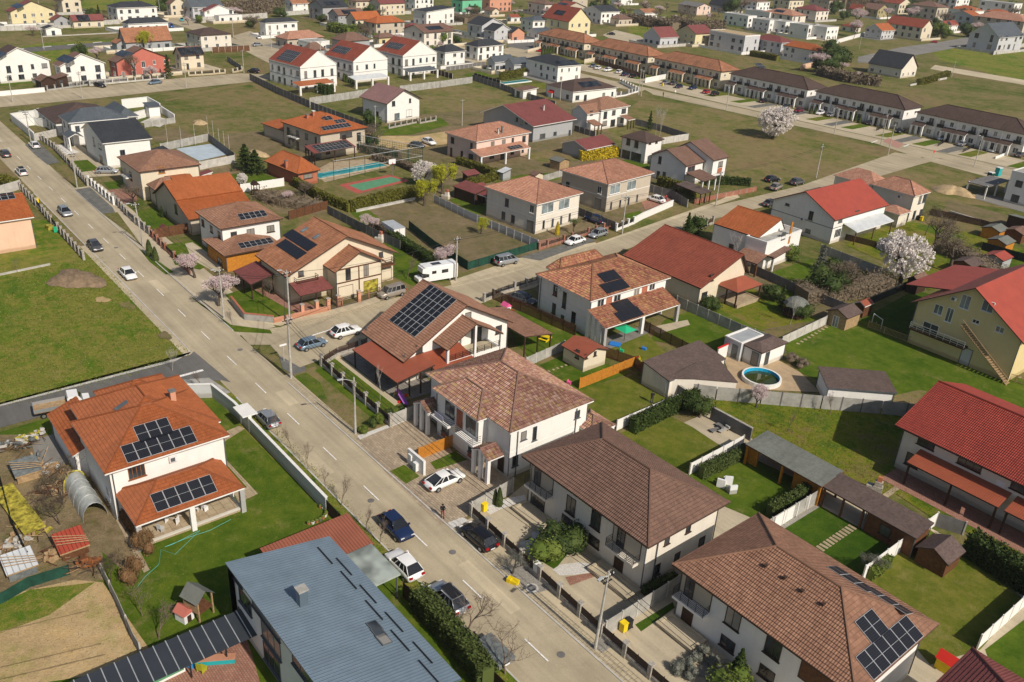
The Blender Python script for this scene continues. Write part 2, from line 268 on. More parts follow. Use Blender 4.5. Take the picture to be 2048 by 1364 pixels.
# ---------------- roofs and houses ----------------
def frame_of(poly):
 n=(poly[1]-poly[0]).cross(poly[2]-poly[0]).normalized()
 if n.z<0:n=-n
 t=Vector((0,0,1)).cross(n)
 t=t.normalized()if t.length>1e-4 else(poly[1]-poly[0]).normalized()
 return t,n.cross(t).normalized(),n
def tile_sheet(mb,poly,ku,kv,amp,step,per=3,lift=.03):
 t,s,n=frame_of(poly);o=poly[0];P=[((p-o).dot(t),(p-o).dot(s))for p in poly]
 bmin,bmax=min(p[1]for p in P),max(p[1]for p in P);amin=min(p[0]for p in P);amax=max(p[0]for p in P)
 def rng(b):
  xs=[]
  for i in range(len(P)):
   (x0,y0),(x1,y1)=P[i],P[(i+1)%len(P)]
   if(y0-b)*(y1-b)<=0 and abs(y1-y0)>1e-6:xs.append(x0+(x1-x0)*(b-y0)/(y1-y0))
  return(min(xs),max(xs))if xs else(0,0)
 nr=int((bmax-bmin)/kv)+1;na=int((amax-amin)/ku*per)+2;prev=None
 for j in range(nr):
  b0=bmin+j*kv;b1=min(b0+kv,bmax)
  if b1-b0<.02:continue
  r0=rng(b0+.004);r1=rng(b1-.004);L=[]
  for(b,r,h0)in((b0,r0,step),(b1,r1,0)):
   base=len(mb.v)
   for k in range(na):
    a=cl(r[0],r[1],amin+k*ku/per);h=lift+h0+amp*math.sin(2*math.pi*k/per)
    mb.v.append(tuple(o+t*a+s*b+n*h))
   L.append(base)
  rows=[(L[0],L[1],b0,b1,r0)]
  if prev is not None:rows.append((prev,L[0],b0-.01,b0+.01,r0))
  for(A,B,ba,bb,rr)in rows:
   for k in range(na-1):
    a0=amin+k*ku/per;a1=a0+ku/per
    if a1<min(r0[0],r1[0])or a0>max(r0[1],r1[1]):continue
    mb.f.append((A+k,A+k+1,B+k+1,B+k));mb.m.append(0);mb.u.append([(a0,ba),(a1,ba),(a1,bb),(a0,bb)])
  prev=L[1]
class House:
 def __init__(s,name,label,cat='house',group=None):
  s.root=None;s.a=(name,label,cat,group);s.blocks=[]
 def setroot(s,p):
  if s.root is None:s.o=Vector((p.x,p.y,0));s.root=thing(s.a[0],s.a[1],s.a[2],s.o,0,s.a[3])
 def block(s,A,B,C,eh,roof='hip',rh=2.4,ov=.5,wall='white',rf='tile_brown',base=0.,ang=0.,walls=True,posts=0,tile=0,fas='trim_white',hi='b',rp=.5,ins=None,eh2=None,post='trim_white',pr=.15,par=.4,wl=None,D=None,L=None,pv=0):
  a,b=at(*A,eh),at(*B,eh);d=b-a;th=math.atan2(d.y,d.x)
  if ang is not None:g=R(ang);k=round((th-g)/(math.pi/2));th=g+k*math.pi/2
  u=Vector((math.cos(th),math.sin(th),0));n=Vector((-u.y,u.x,0))
  if isinstance(C,(int,float)):
   v=a-CAM
   if n.dot(v)<0:n=-n
   if C<0:n=-n
   DD=abs(C);O=a-n*((a-b).dot(n)/2 if 1 else 0)
  else:
   c=at(*C,eh)
   if(c-b).dot(n)<0:n=-n
   DD=D or(c-b).dot(n);O=a
  LL=max(2.0,L or d.dot(u));DD=max(2.0,DD)
  k=Blk();k.h=s;k.O=Vector((O.x,O.y,0));k.u=u;k.n=n;k.L=LL;k.D=DD;k.eh=eh;k.base=base;k.ov=ov;k.wall=wall;k.fas=fas;k.rf=rf
  s.setroot(k.O+u*LL/2+n*DD/2);s.blocks.append(k)
  L_,D_,z=LL,DD,eh;V=Vector
  pl=[];g=[]
  if roof=='hip':
   if L_>=D_:
    i=D_/2 if ins is None else ins;r1,r2=V((i,D_/2,z+rh)),V((L_-i,D_/2,z+rh))
    pl=[[V((0,0,z)),V((L_,0,z)),r2,r1],[V((L_,D_,z)),V((0,D_,z)),r1,r2],[V((0,D_,z)),V((0,0,z)),r1],[V((L_,0,z)),V((L_,D_,z)),r2]]
   else:
    i=L_/2 if ins is None else ins;r1,r2=V((L_/2,i,z+rh)),V((L_/2,D_-i,z+rh))
    pl=[[V((0,0,z)),V((L_,0,z)),r1],[V((L_,D_,z)),V((0,D_,z)),r2],[V((0,D_,z)),V((0,0,z)),r1,r2],[V((L_,0,z)),V((L_,D_,z)),r2,r1]]
  elif roof=='gable':
   r=rp*D_;z2=z if eh2 is None else eh2;zr=z+rh
   pl=[[V((0,0,z)),V((L_,0,z)),V((L_,r,zr)),V((0,r,zr))],[V((L_,D_,z2)),V((0,D_,z2)),V((0,r,zr)),V((L_,r,zr))]]
  elif roof=='gabley':
   r=rp*L_;z2=z if eh2 is None else eh2;zr=z+rh
   pl=[[V((0,D_,z)),V((0,0,z)),V((r,0,zr)),V((r,D_,zr))],[V((L_,0,z2)),V((L_,D_,z2)),V((r,D_,zr)),V((r,0,zr))]]
  elif roof=='shed':
   q={'b':(0,0,1,1),'f':(1,1,0,0),'r':(0,1,1,0),'l':(1,0,0,1)}[hi]
   pl=[[V((0,0,z+rh*q[0])),V((L_,0,z+rh*q[1])),V((L_,D_,z+rh*q[2])),V((0,D_,z+rh*q[3]))]]
  elif roof=='flat':
   pl=[[V((0,0,z)),V((L_,0,z)),V((L_,D_,z)),V((0,D_,z))]]
  W=lambda p:k.O+u*p.x+n*p.y+V((0,0,p.z))
  k.planes=[]
  for p in pl:
   q=[W(x)for x in p]
   if(q[1]-q[0]).cross(q[2]-q[0]).z<0:q=q[::-1]
   k.planes.append(q)
  # walls
  if walls:
   mb=MB();x0,x1,y0,y1=ov,L_-ov,ov,D_-ov;
   if wl:x0,x1,y0,y1=wl
   def top(x,y):
    zz=[]
    for q in k.planes:
     t,s_,nn=frame_of(q);p=W(V((x,y,0)));zz.append(q[0].z-((p-q[0]).x*nn.x+(p-q[0]).y*nn.y)/nn.z)
    return(min(zz)if zz else z)-.02
   k.w=(x0,x1,y0,y1)
   pts=[(x0,y0),(x1,y0),(x1,y1),(x0,y1)]
   if roof=='gable':r=rp*D_;pts=[(x0,y0),(x1,y0),(x1,r),(x1,y1),(x0,y1),(x0,r)]
   if roof=='gabley':r=rp*L_;pts=[(x0,y0),(r,y0),(x1,y0),(x1,y1),(r,y1),(x0,y1)]
   if roof=='hip':tops=[z]*len(pts)
   elif roof=='flat':tops=[z+par]*len(pts)
   else:tops=[top(*p)for p in pts]
   m=len(pts);P0=[W(V((x,y,base)))-s.o for x,y in pts];P1=[W(V((x,y,tt)))-s.o for(x,y),tt in zip(pts,tops)]
   mb.add(P0+P1,[(i,(i+1)%m,m+(i+1)%m,m+i)for i in range(m)]+([tuple(range(m,2*m))]if roof=='flat' else[]))
   mb.add(P0,[tuple(range(m))])
   if roof=='flat':
    pass
   k.wallobj=mb.obj('wall',wall,s.root)
   if eh>2.4 and roof!='flat' and(Vector((k.O.x,k.O.y,0))-CAM).length<330:
    pm=shared('dpipe',lambda:MB().tube([(0,0,.05),(0,0,1)],.055,n=5).mesh('downpipe','trim_grey'))
    for x,y in((x0-.06,y0-.06),(x1+.06,y0-.06),(x0-.06,y1+.06),(x1+.06,y1+.06)):link('downpipe',pm,s.root,W(V((x,y,0)))-s.o,0,(1,1,eh-.15))
  else:k.w=(.25,L_-.25,.25,D_-.25)
  # roof slab
  mb=MB();th_=.16
  if roof=='flat':
   a0=.25;q=[W(V((x,y,z+par+.03)))-s.o for x,y in((a0,a0),(L_-a0,a0),(L_-a0,D_-a0),(a0,D_-a0))]
   e=ov-.05;e2=ov+.22
   def ring(x0,y0,x1,y1,h0,h1,mi):
    T=Matrix(((u.x,n.x,0,k.O.x-s.o.x),(u.y,n.y,0,k.O.y-s.o.y),(0,0,1,0),(0,0,0,1)));mb.box(x0,y0,h0,x1,y1,h1,mi,T)
   zz=z+par
   if walls:
    ring(e,e,L_-e,e2,z-.02,zz+.16,1);ring(e,D_-e2,L_-e,D_-e,z-.02,zz+.16,1);ring(e,e2,e2,D_-e2,z-.02,zz+.16,1);ring(L_-e2,e2,L_-e,D_-e2,z-.02,zz+.16,1)
    ring(e2,e2,L_-e2,D_-e2,zz-.02,zz+.02,0)
   else:ring(0,0,L_,D_,z,z+.2,0)
   k.roofobj=mb.obj('roof',[rf,fas],s.root);k.planes=[[p+V((0,0,par+.03))for p in k.planes[0]]]
  else:
   edges={}
   for q in k.planes:
    for i in range(len(q)):
     key=frozenset((tuple(round(c,2)for c in q[i]),tuple(round(c,2)for c in q[(i+1)%len(q)])));edges.setdefault(key,[]).append((q[i],q[(i+1)%len(q)]))
   for q in k.planes:
    t,s_,nn=frame_of(q);uv=[((p-q[0]).dot(t),(p-q[0]).dot(s_))for p in q]
    mb.add([p-s.o for p in q],[tuple(range(len(q)))],0,uv)
    mb.add([p-s.o-V((0,0,th_))for p in q],[tuple(range(len(q)-1,-1,-1))],1)
   ridges=[]
   for es in edges.values():
    if len(es)==1:
     a_,b_=es[0][0]-s.o,es[0][1]-s.o;dz=V((0,0,th_));mb.add([a_-dz,b_-dz,b_,a_],[(0,1,2,3)],1)
    else:ridges.append(es[0])
   k.roofobj=mb.obj('roof',[rf,fas],s.root)
   if tile:
    tb=MB()
    for q in k.planes:tile_sheet(tb,[p-s.o for p in q],*({1:(.22,.36,.02,.035,3),2:(.27,.42,.035,.04,4),3:(.34,.36,.006,.045,2)}[tile]))
    tb.obj('roof_tiles',rf,k.roofobj,kind='stuff')
   if tile or pv:
    for e in ridges:
     if abs(e[0].z-e[1].z)<.01 or roof=='hip':MB().tube([e[0]-s.o+V((0,0,.05)),e[1]-s.o+V((0,0,.05))],.11,n=6).obj('ridge_cap',rf,k.roofobj)
   if tile and fas!='none':
    q=min(k.planes,key=lambda q:(q[0]-CAM).length)
  if posts:
   x0,x1,y0,y1=k.w
   def pst(x,y,ztop):
    p=W(V((x,y,0)))-s.o;link('post',shared(('post',post,pr),lambda:MB().box(-pr,-pr,0,pr,pr,1).mesh('post',post)),s.root,p,th,(1,1,ztop))
   side=posts if isinstance(posts,str)else None
   nn_=3
   for sd_ in(side or ''):
    if sd_ in '23456':nn_=int(sd_);continue
    for i in range(nn_):
     f=i/(nn_-1)
     x,y={'f':(x0+f*(x1-x0),y0),'b':(x0+f*(x1-x0),y1),'l':(x0,y0+f*(y1-y0)),'r':(x1,y0+f*(y1-y0))}[sd_]
     if roof=='hip':zt=z
     else:
      zs=[]
      for q in k.planes:
       t,s_,m_=frame_of(q);p=W(V((x,y,0)));zs.append(q[0].z-((p-q[0]).x*m_.x+(p-q[0]).y*m_.y)/m_.z)
      zt=min(zs)
     pst(x,y,zt-.1)
  return k
 def corner(s,A,B,C,eh,roof='hip',th=0,lo=5,hi_=22,**k):
  "block from its nearest eave corner B and how wide the two visible sides look"
  b=at(*B,eh);d=(b-CAM);dist=d.dot(FW);t=R(th);ux=Vector((math.cos(t),math.sin(t),0));uy=Vector((-ux.y,ux.x,0))
  la=cl(lo,hi_,(B[0]-A[0])*dist/FPX/max(.25,abs(ux.dot(RT))));lb=cl(lo,hi_,(C[0]-B[0])*dist/FPX/max(.25,abs(uy.dot(RT))))
  g=globals();old=g['at'];P={1:b+ux*la,2:b,3:b-uy*lb};g['at']=lambda a,b_=0,z=0:P[a]
  try:return s.block((1,),(2,),(3,),eh,roof,ang=th,**k)
  finally:g['at']=old
 def hit(s,px,py):
  d=ray(px,py);best=None
  for k in s.blocks:
   for q in k.planes:
    t,s_,n=frame_of(q);dn=d.dot(n)
    if dn>-1e-6:continue
    l=(q[0]-CAM).dot(n)/dn;p=CAM+d*l
    m=0;ctr=sum(q,Vector())/len(q)
    for i in range(len(q)):
     a,b=q[i],q[(i+1)%len(q)];e=(b-a).cross(n).normalized();m=max(m,(p-a).dot(e))
    if best is None or m*1000+l<best[0]:best=(m*1000+l if m>.3 else l,p,t,s_,n,k)
  return best
 def pv(s,px,py,nu,nv,pu=1.05,pv_=1.72,gap=.03,fr='metal_light',key='solar_panel'):
  _,p,t,sl,n,k=s.hit(px,py)
  if t.dot(Vector((1,0,0)))<0 or abs(t.x)<.5 and t.y<0:pass
  me=shared((key,pu,pv_,fr),lambda:MB().box(-pu/2,-.012,.044,pu/2,.012,.05,1).box(-pu/2,-pv_/2,0,pu/2,pv_/2,.04,1).add([(-pu/2+.03,-pv_/2+.03,.045),(pu/2-.03,-pv_/2+.03,.045),(pu/2-.03,pv_/2-.03,.045),(-pu/2+.03,pv_/2-.03,.045)],[(0,1,2,3)],0,[(0,0),(1,0),(1,1),(0,1)]).mesh(key,['solar_cell',fr]))
  for i in range(nu):
   for j in range(nv):
    c=p+t*(i-(nu-1)/2)*(pu+gap)+sl*(j-(nv-1)/2)*(pv_+gap)+n*.10
    o=bpy.data.objects.new('solar_panel',me);COL.link(o);o.parent=s.root
    c=c-s.o;o.matrix_local=Matrix(((t.x,sl.x,n.x,c.x),(t.y,sl.y,n.y,c.y),(t.z,sl.z,n.z,c.z),(0,0,0,1)))
 def chim(s,px,py,h=1.2,w=.5,mat='concrete',cap='concrete_dark',name='chimney'):
  _,p,t,sl,n,k=s.hit(px,py);p=p-s.o
  o=MB().box(-w/2,-w/2,-.6,w/2,w/2,h,0).box(-w/2-.08,-w/2-.08,h,w/2+.08,w/2+.08,h+.12,1).obj(name,[mat,cap],s.root,p)
 def sky(s,px,py,w=.8,h=1.2,mat='glass_pale'):
  _,p,t,sl,n,k=s.hit(px,py);c=p-s.o+n*.05
  me=shared(('skyl',w,h,mat),lambda:MB().box(-w/2,-h/2,0,w/2,h/2,.07,0).box(-w/2+.08,-h/2+.08,.07,w/2-.08,h/2-.08,.085,1).mesh('skylight',['trim_grey',mat]))
  o=link('skylight',me,s.root);o.matrix_local=Matrix(((t.x,sl.x,n.x,c.x),(t.y,sl.y,n.y,c.y),(t.z,sl.z,n.z,c.z),(0,0,0,1)))
 def snow(s,px,py,ln=2.5):
  _,p,t,sl,n,k=s.hit(px,py);c=p-s.o
  MB().tube([c-t*ln/2+n*.12,c+t*ln/2+n*.12],.06,n=5).obj('snow_guard','rail_dark',s.root)
class Blk:
 def facade(k,px,py):
  d=ray(px,py);x0,x1,y0,y1=k.w;best=None
  for(o,t,n,L,sd)in((k.O+k.u*x0+k.n*y0,k.u,-k.n,x1-x0,'f'),(k.O+k.u*x0+k.n*y1,k.u,k.n,x1-x0,'b'),(k.O+k.u*x0+k.n*y0,k.n,-k.u,y1-y0,'l'),(k.O+k.u*x1+k.n*y0,k.n,k.u,y1-y0,'r')):
   dn=d.dot(n)
   if dn>-1e-6:continue
   l=(o-CAM).dot(n)/dn;p=CAM+d*l;a=(p-o).dot(t);m=max(0,-a,a-L)
   if best is None or m<best[0]:best=(m,p,t,n,a,L,o)
  return best
 def put(k,name,me,p,t,n,sub=None):
  z=Vector((0,0,1));x=t
  if x.cross(z).dot(n)>0:x=x
  else:x=-x
  c=p-k.h.o;o=link(name,me,k.h.root)
  # local x along wall, y into wall, z up
  y=z.cross(x);o.matrix_local=Matrix(((x.x,y.x,0,c.x),(x.y,y.y,0,c.y),(0,0,1,c.z),(0,0,0,1)));return o
 def win(k,px,py,w=1.2,h=1.3,fr='trim_white',gl='glass',bars=1,z=None,name='window',sill=True):
  m,p,t,n,a,L,o=k.facade(px,py)
  a=cl(w/2+.1,max(L-w/2-.1,w/2+.1),a);p=Vector((o.x,o.y,0))+t*a+Vector((0,0,z if z else p.z))
  k.winp(p,t,n,w,h,fr,gl,bars,name,sill)
 def winp(k,p,t,n,w,h,fr='trim_white',gl='glass',bars=1,name='window',sill=True):
  w=round(w,1);h=round(h,1)
  def mk():
   f=.07;d=.05;mb=MB()
   mb.box(-w/2,-d,-h/2,-w/2+f,.1,h/2).box(w/2-f,-d,-h/2,w/2,.1,h/2).box(-w/2+f,-d,-h/2,w/2-f,.1,-h/2+f).box(-w/2+f,-d,h/2-f,w/2-f,.1,h/2)
   for i in range(bars):x=-w/2+w*(i+1)/(bars+1);mb.box(x-.03,-d+.01,-h/2+f,x+.03,.1,h/2-f)
   if sill:mb.box(-w/2-.1,-.16,-h/2-.07,w/2+.1,.08,-h/2-.003)
   return mb.mesh(name,fr)
  fo=k.put(name,shared(('w',w,h,fr,bars,sill),mk),p,t,n)
  link('pane',shared(('p',w,h,gl),lambda:MB().box(-w/2+.06,-.022,-h/2+.06,w/2-.06,.08,h/2-.06).mesh('pane',gl)),fo)
 def door(k,px,py,w=1.0,h=2.1,mat='wood_dark',name='door',z=None,fr='trim_grey'):
  m,p,t,n,a,L,o=k.facade(px,py);a=cl(w/2+.05,max(L-w/2-.05,w/2+.05),a);z=(h/2+k.base+.12)if z is None else z;p=Vector((o.x,o.y,0))+t*a+Vector((0,0,z))
  w=round(w,1);h=round(h,1)
  fo=k.put(name,shared(('d',w,h,fr),lambda:MB().box(-w/2-.08,-.06,-h/2,-w/2,.1,h/2+.08).box(w/2,-.06,-h/2,w/2+.08,.1,h/2+.08).box(-w/2,-.06,h/2,w/2,.1,h/2+.08).mesh('frame',fr)),p,t,n)
  link('leaf',shared(('dl',w,h,mat),lambda:MB().box(-w/2,-.03,-h/2,w/2,.08,h/2).mesh('leaf',mat)),fo)
 def auto(k,rows=(1.5,4.4),sp=3.2,w=1.2,h=1.3,fr='trim_white',sides='vis',seed=0,gl='glass',jit=.3,skip=.15):
  rr=random.Random(seed*7+int(k.O.x*3));x0,x1,y0,y1=k.w
  for(o,t,n,L)in((k.O+k.u*x0+k.n*y0,k.u,-k.n,x1-x0),(k.O+k.u*x0+k.n*y1,k.u,k.n,x1-x0),(k.O+k.u*x0+k.n*y0,k.n,-k.u,y1-y0),(k.O+k.u*x1+k.n*y0,k.n,k.u,y1-y0)):
   if n.dot(CAM-o)<0:continue
   c=max(1,int(L/sp))
   for z in rows:
    for i in range(c):
     if rr.random()<skip:continue
     a=(i+.5)*L/c+rr.uniform(-jit,jit);hh=h*rr.choice((1,1,1,1.45));zz=z-(hh-h)/2
     k.winp(Vector((o.x,o.y,0))+t*a+Vector((0,0,zz+k.base)),t,n,w*rr.choice((1,1,.7,1.3)),hh,fr,gl,1)
 def ac(k,px,py):
  m,p,t,n,a,L,o=k.facade(px,py)
  k.put('air_conditioner',shared('ac',lambda:MB().box(-.4,-.32,-.28,.4,-.04,.28).box(-.3,-.335,-.22,.15,-.32,.22,1).mesh('air_conditioner',['plastic_white','trim_grey'])),p,t,n)
 def pipe(k,px,py,top=None):
  m,p,t,n,a,L,o=k.facade(px,py);p=p+n*.09-k.h.o;MB().tube([(p.x,p.y,.05),(p.x,p.y,top or k.eh-.1)],.06,n=6).obj('downpipe','trim_grey',k.h.root)
 def band(k,z,mat='trim_white',h=.12,pr=.03):
  x0,x1,y0,y1=k.w;mb=MB();T=Matrix(((k.u.x,k.n.x,0,k.O.x-k.h.o.x),(k.u.y,k.n.y,0,k.O.y-k.h.o.y),(0,0,1,0),(0,0,0,1)))
  mb.box(x0-pr,y0-pr,z,x1+pr,y0,z+h,0,T).box(x0-pr,y1,z,x1+pr,y1+pr,z+h,0,T).box(x0-pr,y0,z,x0,y1,z+h,0,T).box(x1,y0,z,x1+pr,y1,z+h,0,T);mb.obj('wall_band',mat,k.h.root)
 def balcony(k,px,py,w=3,d=1.3,z=3.0,mat='trim_white',rail='rail_dark',roof=0,rh=1.0):
  m,p,t,n,a,L,o=k.facade(px,py);p=Vector((p.x,p.y,z))
  def mk():
   mb=MB().box(-w/2,-d,-.2,w/2,.05,0)
   return mb.mesh('balcony',mat)
  fo=k.put('balcony',mk(),p,t,n);mb=MB()
  for zz in(.25,.5,.75,rh):mb.box(-w/2,-d,zz-.02,w/2,-d+.04,zz+.02).box(-w/2,-d,zz-.02,-w/2+.04,0,zz+.02).box(w/2-.04,-d,zz-.02,w/2,0,zz+.02)
  for i in range(int(w/1)+2):x=-w/2+.02+(w-.04)*i/(int(w/1)+1);mb.box(x-.025,-d-.005,0,x+.025,-d+.045,rh)
  mb.obj('railing',rail,fo)
# ---------------- ground patches ----------------
LV=[0]
def area(name,pts,mat,lvl=1,raw=False,kind='structure',h=None):
 P=[Vector((*p,0))if raw else at(*p)for p in pts]
 LV[0]+=1;z=.012*lvl+LV[0]*.00025
 c=sum(P,Vector())/len(P);c.z=0
 if h:return MB().poly([(p.x-c.x,p.y-c.y)for p in P],0,h).obj(name,mat,None,c,kind=kind)
 L=[(p.x-c.x,p.y-c.y,0)for p in P]
 if sum(L[i][0]*L[(i+1)%len(L)][1]-L[(i+1)%len(L)][0]*L[i][1]for i in range(len(L)))<0:L=L[::-1]
 return MB().add(L,[tuple(range(len(L)))]).obj(name,mat,None,(c.x,c.y,z),kind=kind)
def blob(name,px,py,rx,ry,mat,lvl=1.5,seed=0,n=26,h=0,label=None,cat=None):
 rr=random.Random(seed+int(px));c=at(px,py);LV[0]+=1
 ph=[rr.uniform(0,6.28)for _ in range(4)]
 def rad(a):return 1+.18*math.sin(2*a+ph[0])+.14*math.sin(3*a+ph[1])+.10*math.sin(5*a+ph[2])+.06*math.sin(9*a+ph[3])
 rings=[1,.75,.45,.2]if h else[1];vs=[];fs=[]
 for i,q in enumerate(rings):
  for j in range(n):
   a=2*math.pi*j/n;vs.append((rx*q*rad(a)*math.cos(a),ry*q*rad(a)*math.sin(a),h*(1-q*q)**.8*(1+.12*rr.uniform(-1,1))if h else 0))
 for i in range(len(rings)-1):
  for j in range(n):fs.append((i*n+j,i*n+(j+1)%n,i*n+n+(j+1)%n,i*n+n+j))
 fs.append(tuple((len(rings)-1)*n+j for j in range(n)))
 z=.012*lvl+LV[0]*.00025
 if label:return MB().add(vs,fs).obj(name,mat,None,(c.x,c.y,z),smooth=True,label=label,category=cat)
 return MB().add(vs,fs).obj(name,mat,None,(c.x,c.y,z),smooth=bool(h),kind='structure')
# ---------------- fences ----------------
def fence(label,pts,kind='panel',h=1.8,seg=2.2,mat=None,mat2=None,raw=False,name='fence',group=None,cat='fence'):
 P=[Vector((*p,0))if raw else at(*p)for p in pts]
 root=thing(name,label,cat,P[0],0,group)
 D={'panel':('concrete','concrete_light'),'wall':('concrete_light','concrete'),'pillar':('rail_dark','stone'),'slat':('wood_dark','wood_dark'),'slats':('wood_orange','wood_orange'),'board':('wood_brown','trim_brown'),'mesh':('net_green','rail_dark'),'rail':('rail_dark','rail_dark'),'sheet':('palegrey','trim_white')}[kind]
 m1=mat or D[0];m2=mat2 or D[1]
 def panel():
  mb=MB()
  if kind=='panel':
   nb=max(2,round(h/.5))
   for i in range(nb):mb.box(.03,-.025,i*h/nb+.012,.97,.025,(i+1)*h/nb-.012)
   mb.box(.03,-.018,0,.97,.018,h-.02)
  elif kind=='wall':mb.box(0,-.1,0,1,.1,h).box(-.01,-.16,h,1.01,.16,h+.08,1)
  elif kind=='pillar':
   mb.box(0,-.1,0,1,.1,.5,1)
   n=int((h-.65)/.12)
   for i in range(n):mb.box(.02,-.02,.58+i*.12,.98,.02,.58+i*.12+.07)
   mb.box(.49,-.03,.5,.51,.03,h)
  elif kind in('slat','slats'):
   n=int(h/.16)
   for i in range(n):mb.box(.01,-.02,.05+i*.16,.99,.02,.05+i*.16+.115)
  elif kind=='board':
   n=12
   for i in range(n):mb.box(i/n+.004,-.015+.01*(i%2),.03,(i+1)/n-.004,.015+.01*(i%2),h)
  elif kind=='rail':
   for zz in(.2,h-.1):mb.box(0,-.02,zz,1,.02,zz+.05)
   for i in range(14):mb.box(i/14+.025,-.012,.05,i/14+.042,.012,h)
  elif kind=='mesh':mb.box(0,-.01,.03,1,.01,h)
  elif kind=='sheet':mb.box(.01,-.02,.03,.99,.02,h)
  return mb.mesh('panel',[m1,m2])
 me=shared(('fp',kind,h,m1,m2),panel)
 def post():
  w={'panel':.07,'wall':.1,'pillar':.19,'slat':.05,'slats':.05,'board':.05,'mesh':.04,'rail':.04,'sheet':.05}[kind]
  t=h+{'pillar':.12,'panel':.06,'wall':.09}.get(kind,.03);mb=MB().box(-w,-w,0,w,w,t)
  if kind=='pillar':mb.box(-w-.06,-w-.06,t,w+.06,w+.06,t+.09)
  return mb.mesh('post',m2)
 mp=shared(('fpost',kind,h,m2),post);slat=None
 if kind=='slats':slat=shared(('slat',m1),lambda:MB().box(.01,-.02,0,.99,.02,.115).mesh('slat',m1))
 first=True
 for a,b in zip(P,P[1:]):
  d=b-a;L=d.length;n=max(1,round(L/seg));th=math.atan2(d.y,d.x)
  for i in range(n):
   p=a+d*(i/n)-P[0]
   if kind=='slats':
    for j in range(int(h/.16)):link('slat',slat,root,p+Vector((0,0,.05+j*.16)),th,(L/n,1,1))
   else:
    o=link('panel',me,root,p,th,(L/n,1,1))
   if kind!='wall' and(i>0 or first):link('post',mp,root,p,th)
   first=False
 if kind!='wall':link('post',mp,root,P[-1]-P[0],th)
 return root
# ---------------- plants ----------------
def leaves(mb,c,r,n,size,rr,mi=0,flat=0):
 for _ in range(n):
  while 1:
   q=Vector((rr.uniform(-1,1),rr.uniform(-1,1),rr.uniform(-1,1)))
   if.05<q.length<1:break
  p=Vector(c)+Vector((q.x*r[0],q.y*r[1],q.z*r[2]));a=Vector((rr.gauss(0,1),rr.gauss(0,1),rr.gauss(0,1))).normalized();b=a.orthogonal().normalized();cc=a.cross(b);s=size*rr.uniform(.6,1.3)
  mb.add([p-b*s,p+cc*s*.6,p+b*s,p-cc*s*.6],[(0,1,2,3)],mi)
def branches(rr,h=1.0,spread=.5,depth=4,kids=3,r0=.03,up=.5,trunk=.25,wid=.36):
 segs=[];tips=[]
 def grow(p,d,l,r,k):
  q=p;pts=[q]
  for i in range(3):d=(d+Vector((rr.uniform(-.16,.16),rr.uniform(-.16,.16),rr.uniform(-.05,.14)))).normalized();q=q+d*l/3;pts.append(q)
  segs.append((pts,r,r*.6));
  if k==0:tips.append(pts[-1]);tips.append(pts[-2]);return
  for i in range(kids+(1 if k==depth else 0)):
   a=rr.uniform(0,6.28);s=rr.uniform(.5,1)*spread*1.6
   nd=(d*(1-.3*s)+Vector((math.cos(a)*s,math.sin(a)*s,up*rr.uniform(.1,.6)))).normalized();t0=pts[rr.choice((2,3,3))]
   grow(t0,nd,l*rr.uniform(.6,.85),r*.55,k-1)
 grow(Vector((0,0,0)),Vector((0,0,1)),trunk,r0,depth)
 z=max(p.z for p in tips);k=h/z
 q=sorted(math.hypot(p.x,p.y)for p in tips)[int(len(tips)*.93)]*k;f=wid/q;S=lambda p:Vector((p.x*k*f,p.y*k*f,p.z*k))
 return[([S(p)for p in s[0]],s[1]*k,s[2]*k)for s in segs],[S(p)for p in tips]
